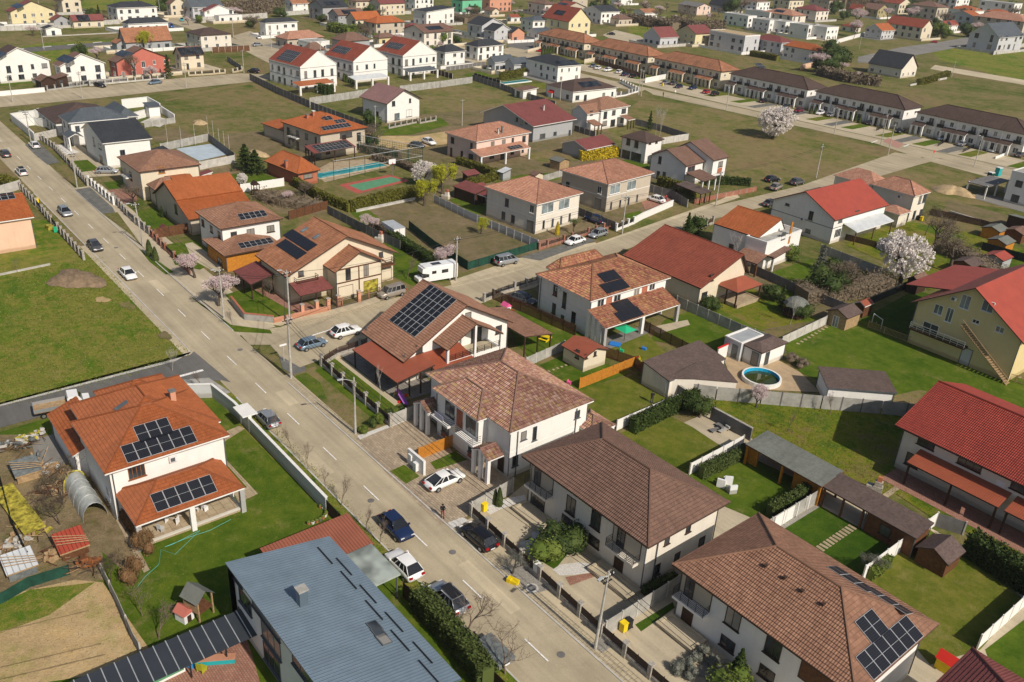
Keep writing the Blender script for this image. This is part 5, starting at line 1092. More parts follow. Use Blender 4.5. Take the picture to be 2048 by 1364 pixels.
c=H.block((1190,252),(1206,249),3.4,2.8,'shed',rh=.9,hi='b',ang=6,walls=False,posts='f2',rf='tile_brown_light',fas='trim_brown',post='wood_dark',pr=.1);a.auto((1.7,4.4),3.6,1.6,1.4,'trim_brown',seed=6,skip=0);b.win(1183,226,1.2,1.3,'trim_brown');H.block((1256,240),(1272,238),3.5,2.8,'shed',rh=.7,hi='b',ang=6,walls=False,posts='f2',rf='tile_brown_light',post='wood_dark',pr=.1)
H=House('annex','long low grey outbuilding with maroon roof beside the yellow hedge','outbuilding')
a=H.block((1174,300),(1236,289),(1250,262),2.8,'gable',rh=1.6,rf='tile_maroon',wall='greywall',fas='trim_white',ang=6,ov=.4)
H=House('two_storey_house','white cube-like house with dark pyramid roof and glazed ground floor')
a=H.block((1240,272),(1288,287),(1324,279),5.6,'hip',rh=1.8,rf='tile_darkbrown',wall='white',fas='trim_brown',ang=6);a.win(1257,283,1.2,1.8,'trim_brown');a.win(1273,288,1.2,1.8,'trim_brown');a.win(1252,309,2.6,2.2,'trim_grey','glass');a.win(1272,314,3.2,2.2,'trim_grey','glass');a.win(1300,285,1.0,.9,'trim_brown');a.win(1313,283,1.0,.9,'trim_brown')
H.block((1303,307),(1320,312),(1350,304),2.8,'hip',rh=1.0,ang=6,walls=False,posts='f2r2',rf='tile_darkbrown',fas='trim_brown',post='wood_dark',pr=.1)
H=House('two_storey_house','white house with stepped brown gable roofs, brick pillars and roofed balcony')
T=dict(rf='tile_brown',wall='white',fas='trim_brown')
a=H.block((1373,332),(1417,323),(1400,290),5.2,'gable',rh=2.6,rp=.55,ang=5,ov=.5,**T);b=H.block((1428,321),(1464,314),(1422,283),6.0,'gable',rh=3.0,rp=.6,ang=5,ov=.5,**T)
c=H.block((1407,363),(1434,355),5,3.0,'shed',rh=.9,hi='b',ang=5,walls=False,posts='f2',rf='tile_brown',fas='trim_brown');d=H.block((1402,388),(1425,382),7,2.6,'shed',rh=.6,hi='b',ang=5,walls=False,posts='f2l2',rf='shingle_brown',fas='trim_brown',post='wood_dark',pr=.1)
b.win(1441,328,1.9,1.3,'trim_brown');b.win(1439,341,2.0,1.3,'brickred','brickred',name='brick_panel',sill=False);b.win(1437,356,2.2,1.4,'trim_brown');a.win(1320,320,.9,1.8,'trim_grey');a.win(1316,352,.9,2.4,'trim_grey');a.win(1328,352,.9,2.0,'trim_grey');a.win(1382,340,3.0,1.9,'brickred','glass')
# mid terracotta duplexes
for lab,wl,A_,B_,C2,seed in(('grey-walled duplex with salmon tiled hip roof next to the empty brown plot','greywall',(968,373),(1080,408),(1169,383),7),('beige duplex with salmon tiled hip roof and white garden wall','beige',(1120,340),(1215,370),(1307,346),8)):
 H=House('duplex_house',lab);a=H.block(A_,B_,C2,6.2,'hip',rh=2.5,ang=6,wall='offwhite' if seed==7 else 'beige',rf='tile_pink',fas='trim_white',tile=2,ins=6)
 dx=B_[0]-1080;dy=B_[1]-408
 for x,y,w_,h_ in((1064,418,1.1,1.6),(1095,416,3.4,2.0),(1128,408,3.2,2.0)):a.win(x+dx,y+dy,w_,h_,'trim_white','glass' if w_<2 else 'glass_pale')
 for x,y in((1087,449),(1105,445),(1122,440),(1139,434)):a.win(x+dx,y+dy,.6,1.6,'trim_grey',bars=0)
 for x,y in((1014,405),(1007,431),(1026,438)):a.win(x+dx*.9,y+dy*.9,1.0,1.6,'trim_grey')
 a.door(1060+dx,455+dy,1.6,2.3,'glass');a.band(3.2)
# right of second street
H=House('duplex_house','large white house with multicolour tiled hip roof, pillared terrace and two dark solar groups')
T=dict(rf='tile_mixed_red',fas='trim_white')
a=H.block((1071,548),(1184,602),(1337,551),6,'hip',rh=2.5,wall='white',tile=2,ins=6.0,**T);b=H.block((1211,658),(1360,608),3.9,3.0,'shed',rh=1.5,hi='b',walls=False,posts='f4l2r2',pr=.26,tile=2,**T);c=H.block((1092,535),(1120,548),(1200,515),5.8,'hip',rh=1.8,walls=True,wall='white',tile=2,**T)
H.pv(1218,553,3,1,1.2,2.0,.02,'rail_dark');H.pv(1229,573,4,1,1.2,2.0,.02,'rail_dark');H.pv(1245,611,3,1,1.2,1.9,.02,'rail_dark');H.pv(1258,629,4,1,1.2,1.9,.02,'rail_dark')
for z_ in(.9,1.8,2.7,3.6):a.band(z_,'offwhite',.05,.015)
for x,y,w_,h_ in((1201,607,1.4,1.4),(1234,597,1.5,1.3),(1273,584,1.3,1.2),(1304,573,1.3,1.2)):a.win(x,y,w_,h_,'trim_white')
a.win(1218,602,1.2,1.5,'brickred','brickred',0,name='brick_panel',sill=False);a.win(1289,579,1.2,1.5,'brickred','brickred',0,name='brick_panel',sill=False)
for x,y,w_,h_ in((1111,580,.9,1.8),(1129,600,.8,2.6),(1108,617,.8,1.7),(1147,636,.9,2.0),(1125,635,.7,.8)):a.win(x,y,w_,h_,'trim_brown',bars=0)
for x,y in((1220,650),(1265,640),(1305,625)):a.win(x,y+6,2.2,2.2,'trim_grey',z=1.5)
a.ac(1117,578);a.pipe(1178,640);a.pipe(1083,560)
None
H=House('barn_house','cream house with very wide dark red ribbed roof on one side','house')
a=H.block((1245,510),(1390,581),(1444,532),3.6,'gable',rh=3.8,rp=.8,rf='tile_redbrown',wall='cream',fas='trim_brown',ov=.6,tile=1)
a.win(1408,593,1.4,1.6,'trim_brown',bars=2);a.win(1424,555,.9,1.2,'trim_brown',bars=0)
H=House('garden_pavilion','wooden pavilion with orange-red pyramid roof, dark railings and pale steps','pavilion')
a=H.block((1431,567),(1462,590),(1511,572),2.9,'hip',rh=1.3,rf='seam_redbrown',fas='trim_brown',walls=False,posts='f2b2',post='wood_dark',pr=.1);H.block((1436,596),(1464,616),(1504,598),.5,'flat',rf='slab_tan',wall='slab_tan',fas='slab_tan',ov=.01,par=0)
H=House('gable_house','white house with orange tiled roof framed by white parapet walls')
a=H.block((1428,447),(1516,476),(1545,450),5.4,'gable',rh=2.2,rp=.8,rf='tile_orange',wall='white',fas='trim_brown',ov=.1,tile=1,ang=4);b=H.block((1541,492),(1597,462),4.5,5.0,'flat',wall='white',rf='concrete',fas='trim_white',ov=.1,par=.3,ang=4);b.win(1567,472,1.3,1.3,'trim_grey');b.win(1581,466,.6,4.2,'wood_orange','wood_orange',0,name='cladding',sill=False);a.win(1462,495,1.0,1.4,'wood_brown');a.win(1492,505,.9,1.2,'trim_grey')
c=H.block((1500,500),(1540,520),(1578,508),2.7,'shed',rh=.7,hi='b',rf='tile_brown',fas='trim_brown',walls=False,posts='f3',ang=4)
H=House('garden_pavilion','open timber pavilion with brown gable roof beside the white parapet house','pavilion');H.block((1468,512),(1502,533),(1542,520),2.6,'gable',rh=1.0,rf='tile_brown_light',fas='trim_brown',walls=False,posts='f3b3',post='wood_brown',ang=4)
H=House('two_storey_house','white house with bright red metal gable roof and a pale canopy behind')
a=rect(H,44.4,59.8,-136.5,-116.2,5.2,'gabley',rh=3.8,rf='seam_bright',wall='white',fas='trim_brown',ov=.5)
b=rect(H,41.6,44.8,-134.5,-120.3,2.9,'shed',rh=.9,hi='r',rf='seam_white',fas='trim_white',walls=False,posts='l4',post='wood_brown',pr=.08);a.win(1622,431,1.0,1.8,'trim_grey');a.win(1575,409,1.0,.5,'trim_grey');a.win(1616,462,1.2,.8,'trim_grey');a.win(1681,440,1.4,1.0,'trim_grey');a.win(1675,466,2.2,1.8,'trim_white',bars=3);a.ac(1606,438);a.win(1715,424,1.4,.7,'trim_grey');a.band(3.2,'trim_grey')
H=House('two_storey_house','white house with terracotta mosaic hip roofs behind the bright red roof')
T=dict(rf='tile_pink',wall='offwhite',fas='trim_white');a=H.corner((1768,378),(1830,393),(1880,378),6,'hip',rh=2.2,tile=1,**T);b=H.corner((1690,358),(1750,373),(1800,360),5.6,'hip',rh=2.2,**T);c=H.corner((1768,418),(1800,430),(1826,418),3.1,'hip',rh=1.1,**T);a.win(1840,399,1.1,1.9,'trim_grey');a.win(1857,394,1.2,1.9,'trim_grey');a.win(1847,425,1.1,2.0,'trim_grey');a.win(1828,430,1.1,2.0,'trim_grey');a.ac(1800,393)
H=House('modern_house','white flat-roofed modern house with dark square windows at the right edge')
a=H.block((2022,345),(2130,370),14,7.0,'flat',wall='white',rf='concrete',fas='trim_white',ov=.1,ang=0);b=H.block((1975,375),(2020,362),5,3.0,'flat',wall='white',rf='concrete_dark',fas='trim_grey',ov=.1,walls=False,posts='f2l2',ang=0);a.win(2038,368,1.6,1.6,'trim_grey',sill=False);a.win(2030,397,1.8,1.8,'trim_grey',sill=False)
H=House('yellow_house','yellow rendered house with big red metal gable roof, long balcony and outside stair')
T=dict(rf='seam_bright',wall='yellow',fas='trim_brown',ov=.8)
a=None
a=None
H=House('yellow_house','yellow rendered house with big red metal gable roof, long balcony and outside stair')
a=rect(H,-3.8,12.9,-106,-86.0,6.6,'gabley',rh=5.4,rf='seam_bright',wall='yellow',fas='trim_brown',ov=.8)
b=rect(H,8.5,16.5,-107,-91,7.2,'shed',rh=1.8,hi='l',rf='seam_bright',wall='yellow',fas='trim_brown',walls=False)
for x,y,w_,h_,g_ in((1877,619,1.3,1.5,'glass_pale'),(1899,630,1.0,2.2,'glass_pale'),(1931,604,1.4,2.1,'glass_pale'),(1976,613,1.6,1.6,'leaf_green'),(1952,643,1.0,.6,'glass'),(2000,659,1.2,.9,'glass'),(1860,659,2.4,2.0,'glass')):a.win(x,y,w_,h_,'trim_white',g_ if g_!='leaf_green' else 'glass_pale')
a.door(1938,692,1.4,2.5,'palegrey');a.ac(1909,597)
Wy=-86.85
fo=a.put('balcony',MB().box(-4.2,-1.4,-.25,4.2,-.02,0).mesh('balcony','wood_dark'),Vector((7.6,Wy,3.0)),X,Y);mb=MB()
for zz in(.3,.6,.95):mb.box(-4.2,-1.38,zz-.03,4.2,-1.34,zz+.03).box(-4.2,-1.38,zz-.03,-4.16,0,zz+.03)
for i in range(9):mb.box(-4.2+i*1.04,-1.39,0,-4.15+i*1.04,-1.33,.95)
mb.obj('railing','metal_light',fo)
st_=MB()
for i in range(26):st_.box(4.6-i*.32,Wy+.05,6.0-i*.235,4.95-i*.32,Wy+1.15,6.06-i*.235)
S2=MB();S2.v=[(x-H.o.x,y-H.o.y,z)for x,y,z in st_.v];S2.f=st_.f;S2.m=st_.m;S2.u=st_.u;s_=S2.obj('outside_stair','wood_pale',H.root)
rl=MB().tube([(4.8-H.o.x,Wy+1.15-H.o.y,7.0),(-3.4-H.o.x,Wy+1.15-H.o.y,1.0)],.04).tube([(4.8-H.o.x,Wy+1.1-H.o.y,5.9),(-3.6-H.o.x,Wy+1.1-H.o.y,-.1)],.07);rl.obj('handrail','wood_pale',s_)
H=House('two_storey_house','cream house with large red tiled gable roof and long terracotta porch roof at right')
a=rect(H,-26,-3.9,-69,-51.8,5.6,'gable',rh=3.1,rf='tile_red',wall='offwhite',fas='trim_brown',ov=.9,tile=1)
b=rect(H,-17.3,-7.1,-53.3,-50.0,3.0,'shed',rh=.9,hi='f',rf='seam_redbrown',fas='trim_brown',walls=False,posts='b4',post='wood_dark',pr=.1);c=rect(H,-29,-17.9,-53.3,-50.0,3.0,'shed',rh=.9,hi='f',rf='seam_redbrown',fas='trim_brown',walls=False,posts='b4',post='wood_dark',pr=.1)
for x_,w_ in((-7.5,2.0),(-12.5,2.6),(-18,2.2)):a.winp(Vector((x_,-52.7,4.7)),X,Y,w_,1.0,'trim_brown','glass',2)
a.winp(Vector((-6.6,-52.7,1.9)),X,Y,1.6,1.6,'trim_brown','glass',1);a.winp(Vector((-16,-52.7,4.2)),X,Y,.9,.7,'trim_white','plastic_white',0,'air_conditioner',False);area('porch_floor',[(-26,-52.6),(-5.2,-52.6),(-5.2,-48.9),(-26,-48.9)],'pavers_red',2,raw=True)
H=House('duplex_house','corner of a mauve-red tiled hip roof at the bottom right edge');rect(H,-44,-25.9,-24.0,-11.9,6,'hip',rh=2.9,ins=5.8,ov=.75,rf='tile_maroon',wall='white',fas='trim_brown',tile=3)
H=House('two_storey_house','peach rendered house with orange-red tiled roof at the left edge beside the street');a=rect(H,117.4,129,10.0,25,5.6,'gabley',rh=2.6,rf='tile_orange',wall='peach',fas='trim_white',ov=.5,tile=1);H.pv(8,394,3,1)
H=House('outbuilding','low orange-roofed outbuilding behind the peach house','outbuilding');rect(H,131,139,11,22,3.2,'gabley',rh=1.5,rf='tile_orange',wall='peach')
# garden buildings
H=House('garden_shed','open wooden shed under a flat grey-green felt roof','shed');rect(H,-4.0,6.1,-42.1,-38.0,2.7,'shed',rh=.4,hi='f',rf='shingle_grey',fas='wood_brown',walls=False,posts='b4f3',post='wood_orange',pr=.12)
mb=MB()
for x0,x1 in((-3.8,-.2),(4.6,6.0)):mb.box(x0-H.o.x,-38.9-H.o.y,0,x1-H.o.x,-38.7-H.o.y,2.5)
mb.box(-3.9-H.o.x,-41.9-H.o.y,0,6-H.o.x,-41.75-H.o.y,2.6);mb.obj('board_wall','wood_orange',H.root)
H=House('garden_shed','long dark brown timber garden building with brown felt roof and a swing corner','shed');a=rect(H,-14.6,-9.0,-41.6,-38.3,2.6,'shed',rh=.5,hi='f',rf='shingle_brown',wall='wood_brown',fas='trim_brown',ov=.2);rect(H,-9.0,-3.9,-41.6,-38.3,2.6,'shed',rh=.5,hi='f',rf='shingle_brown',fas='trim_brown',walls=False,posts='b2f2',post='wood_brown',pr=.1);a.winp(Vector((-11.4,-38.5,1.4)),X,Y,1.2,1.2,'trim_brown','glass')
H=House('garden_shed','small dark red timber hut with brown gable roof and grey ridge strip','shed');a=rect(H,-18.2,-14.8,-41.6,-38.0,1.9,'gabley',rh=.9,rf='shingle_brown',wall='wood_brown',fas='trim_brown',ov=.25)
H=House('open_shelter','free-standing shelter with brown felt roof on the wide lawn behind the concrete wall','shelter');H.block((1655,775),(1795,786),(1774,748),2.6,'shed',rh=.4,hi='b',rf='shingle_brown',wall='white',fas='trim_grey',ang=None,ov=.3)
H=House('pool_house','small white pool house with flat white roof','pool house');a=rect(H,22.6,25.6,-64,-58.8,2.9,'flat',rf='seam_white',wall='palegrey',fas='trim_white',ov=.05,par=0);a.winp(Vector((23.6,-58.85,1.3)),X,Y,1,2.1,'trim_grey','glass',0,'door',False)
H=House('pool_house','white pool room with brown felt roof and glass door next to the flat white one','pool house');a=rect(H,19.4,22.9,-65.6,-59.3,2.7,'hip',rh=.7,rf='shingle_brown',wall='white',fas='trim_brown',ov=.3);a.winp(Vector((19.7,-61.2,1.2)),Y,-X,1,2.1,'trim_grey','glass',0,'door',False);a.winp(Vector((20.6,-59.6,1.2)),X,Y,1.2,2.1,'trim_grey','glass',0,'door',False)
H=House('outbuilding','low outbuilding with dusty brown roof behind the orange slat fence','outbuilding');rect(H,21.2,26.1,-53.6,-42,2.7,'shed',rh=.8,hi='r',rf='shingle_brown',wall='offwhite',fas='trim_grey',ov=.15)
def slab(name,label,cat,pts,mat,wall,hb=0):
 P=[at(*p)for p in pts];c=P[0].copy();c.z=0;r=thing(name,label,cat,c);Q=[p-c for p in P];n=len(Q);dz=Vector((0,0,.15))
 if(Q[1]-Q[0]).cross(Q[2]-Q[0]).z<0:Q=Q[::-1]
 uv=[(q.x,q.y)for q in Q];MB().add(Q+[q-dz for q in Q],[tuple(range(n)),tuple(range(2*n-1,n-1,-1))]+[(i,n+i,n+(i+1)%n,(i+1)%n)for i in range(n)],0,uv+uv).obj('roof',mat,r)
 ctr=sum(Q,Vector())/n;W_=[ctr+(q-ctr)*.97 for q in Q];MB().add([(q.x,q.y,0)for q in W_]+[(q.x,q.y,q.z-.1)for q in W_],[(i,(i+1)%n,n+(i+1)%n,n+i)for i in range(n)]).obj('wall',wall,r)
slab('outbuilding','three-cornered annex with dark roof and white back wall by the round pool','outbuilding',[(1332,756,2.9),(1398,722,3.3),(1440,720,3.3),(1476,764,2.6),(1390,757,2.8)],'shingle_brown','offwhite')
H=House('playhouse_shed','small cream shed with dark red pyramid-like roof in the back garden','shed');a=rect(H,32.5,37.2,-42.3,-37.5,2.4,'gable',rh=.9,rf='seam_redbrown',wall='cream',fas='trim_brown',ov=.3);a.win(1155,708,.7,1.3,'trim_brown');a.win(1172,713,.5,.7,'trim_brown');a.win(1190,707,.5,.7,'trim_brown')
H=House('log_cabin','wooden cabin with brown roof, white glazed door and pale side wall by the lawn','cabin');a=H.block((1652,620),(1694,638),(1724,625),2.3,'gabley',rh=.9,rf='shingle_brown',wall='wood_pale',fas='trim_brown',ov=.25);a.win(1671,643,1.0,1.9,'trim_white','glass_pale');H.block((1708,605),(1725,615),(1737,605),2.1,'gabley',rh=.6,rf='seam_redbrown',wall='wood_brown',ov=.15)
H=House('garden_shed','dark timber shed with brown gable roof beside the white blossom tree','shed');H.block((1812,557),(1838,566),(1857,556),2.4,'gabley',rh=.9,rf='tile_brown',wall='wood_dark',fas='trim_brown',ov=.25)
for x,y,lab,wl,rf_ in((1985,475,'orange-fronted garden shed with grey felt roof behind the budding tree','wood_orange','shingle_grey'),(1997,500,'low orange garden shed with grey roof next to the dark mesh fence','wood_orange','shingle_grey'),(2035,455,'dark timber shed with flat grey roof at the right edge','wood_dark','shingle_grey'),(1930,545,'garden hut with worn brown roof under bare trees','wood_brown','shingle_brown'),(2030,480,'brown-roofed timber lean-to with orange gable at right edge','wood_brown','tile_brown'),(1990,532,'low grey store with pink-red roof beyond the yellow house','greywall','seam_bright')):
 H=House('garden_shed',lab,'shed');p=at(x,y);rect(H,p.x-2,p.x+2,p.y-2.2,p.y+2.2,2.1,'gabley' if 'flat' not in lab else 'shed',rh=.7,rf=rf_,wall=wl,fas='trim_brown',ov=.2)
H=House('garden_pavilion','dark timber pavilion with maroon roof beside the pale slatted wall of the grey duplex','pavilion');H.block((905,372),(950,388),(965,378),2.6,'shed',rh=.7,hi='b',rf='tile_maroon',wall='wood_dark',fas='trim_brown',ang=6,ov=.3);H.block((950,386),(968,398),(975,390),2.4,'shed',rh=.4,rf='tile_maroon',ang=6,walls=False,posts='f2b2',post='wood_dark',pr=.08)
for lab,A_,B_,C2,e_,rf_,wl,rt in(('tiny white shed with maroon roof behind the pavilion',(944,370),(958,375),(966,369),2.3,'tile_maroon','white','gabley'),('low maroon garden roof between two yellow-green hedges',(935,352),(965,348),(970,342),2.2,'tile_maroon','wood_dark','shed'),('small cream shed with brown roof behind the salmon-roofed duplex',(1058,348),(1070,352),(1082,346),2.2,'tile_brown','cream','gable'),('grey garden shed with pale metal roof beside the hedge',(993,342),(1003,347),(1017,342),2.0,'seam_white','greywall','shed'),('wood shed with worn grey roof on the dry yard',(1098,318),(1118,325),(1137,320),2.2,'shingle_grey','wood_pale','gable')):
 H=House('garden_shed',lab,'shed');H.block(A_,B_,C2,e_,rt,rh=.6,rf=rf_,wall=wl,fas='trim_brown',ang=6,ov=.2)
H=House('garage','white garage block with dark grey roof behind the smooth brown hip roof','garage');H.block((300,298),(330,306),(345,296),3,'shed',rh=.5,rf='tile_anthracite',wall='greywall',fas='trim_grey',ov=.2)
H=House('lean_to','small maroon lean-to roof behind the cream two-storey house','lean-to');H.block((384,348),(404,352),3,2.6,'shed',rh=.6,rf='tile_maroon',wall='white',ov=.2)
H=House('garage','maroon-roofed carport behind the blue-grey wall of the grey gable house','carport');H.block((1050,212),(1080,207),3,2.6,'shed',rh=.5,rf='tile_maroon',wall='greywall',ang=6,ov=.2)
H=None
# ================= terraced rows along the third street =================
def row(label,x0,x1,rf,wall,units,fcol,seed,arch=True):
 H=House('terraced_houses',label,'terraced houses');a=rect(H,x0,x1,-247.5,-236.0,6.6,'hip',rh=3.0,ins=6.5,rf=rf,wall=wall,fas='trim_white' if fcol else 'trim_brown',ov=.5,pv=1)
 ul=(x1-x0-1)/units;fy=-236.5
 for i in range(units):
  xc=x0+.5+(i+.5)*ul;s=1 if i%2 else-1
  f=rect(H,xc-s*ul*.22-2.0,xc-s*ul*.22+2.0,fy-.1,fy+2.4,3.0,'shed',rh=1.0,hi='f',rf=rf,fas=fcol or 'trim_white',walls=False,posts='b2',post=wall,pr=.28)
  a.winp(Vector((xc-s*ul*.22,fy,1.4)),X,Y,2.2,2.5,'trim_white','glass',1,'door',False)
  a.winp(Vector((xc-s*ul*.22,fy,5.0)),X,Y,1.1,1.4,'trim_white','glass',1);a.winp(Vector((xc+s*ul*.24,fy,4.7)),X,Y,1.6,2.1,'trim_white','glass',1,sill=False);a.winp(Vector((xc+s*ul*.24,fy,1.6)),X,Y,1.5,1.5,'trim_white','glass',1)
  link('balcony',shared('rowbal',lambda:MB().box(-1.1,-.02,0,1.1,.8,.12).box(-1.1,.75,.12,1.1,.8,1.0).mesh('balcony','rail_dark')),H.root,Vector((xc+s*ul*.24,fy,3.55))-H.o)
 for i in range(1,units):
  x=x0+.5+i*ul;MB().box(x-.18-H.o.x,fy-H.o.y,0,x+.18-H.o.x,fy+.35-H.o.y,6.5).obj('pier',wall,H.root)
  for dx in(-.5,.5):MB().tube([(x+dx-H.o.x,fy+.6-H.o.y,6.75),(x+dx-H.o.x,fy-2.6-H.o.y,8.35)],.07,n=4).obj('roof_seam','trim_brown',H.root)
 for yy in(-239,-244):a.winp(Vector((x0+.5,yy,5.0)),Y,-X,.9,.9,'trim_white','glass',0)
 return H
row('row of brown-roofed white terraces, leftmost of the three brown-roofed rows',131,165,'tile_darkbrown','white',5,'',1)
row('row of brown-roofed white terraces, middle one of the three brown-roofed rows',95.5,128.5,'tile_darkbrown','white',5,'',2)
row('row of brown-roofed white terraces cut by the right edge',58,92,'tile_darkbrown','white',5,'',3)
h_=row('row of salmon-roofed beige terraces with roof solar panels at its end, nearest of the three',168.5,203,'tile_terracotta','cream',5,'',4);h_.pv(1520,132,4,2)
row('row of salmon-roofed beige terraces, middle of three, behind a slatted fence',205.5,240,'tile_terracotta','cream',5,'',5)
row('row of salmon-roofed beige terraces, farthest of the three, by the yellow gable house',243,274,'tile_terracotta','cream',5,'',6)
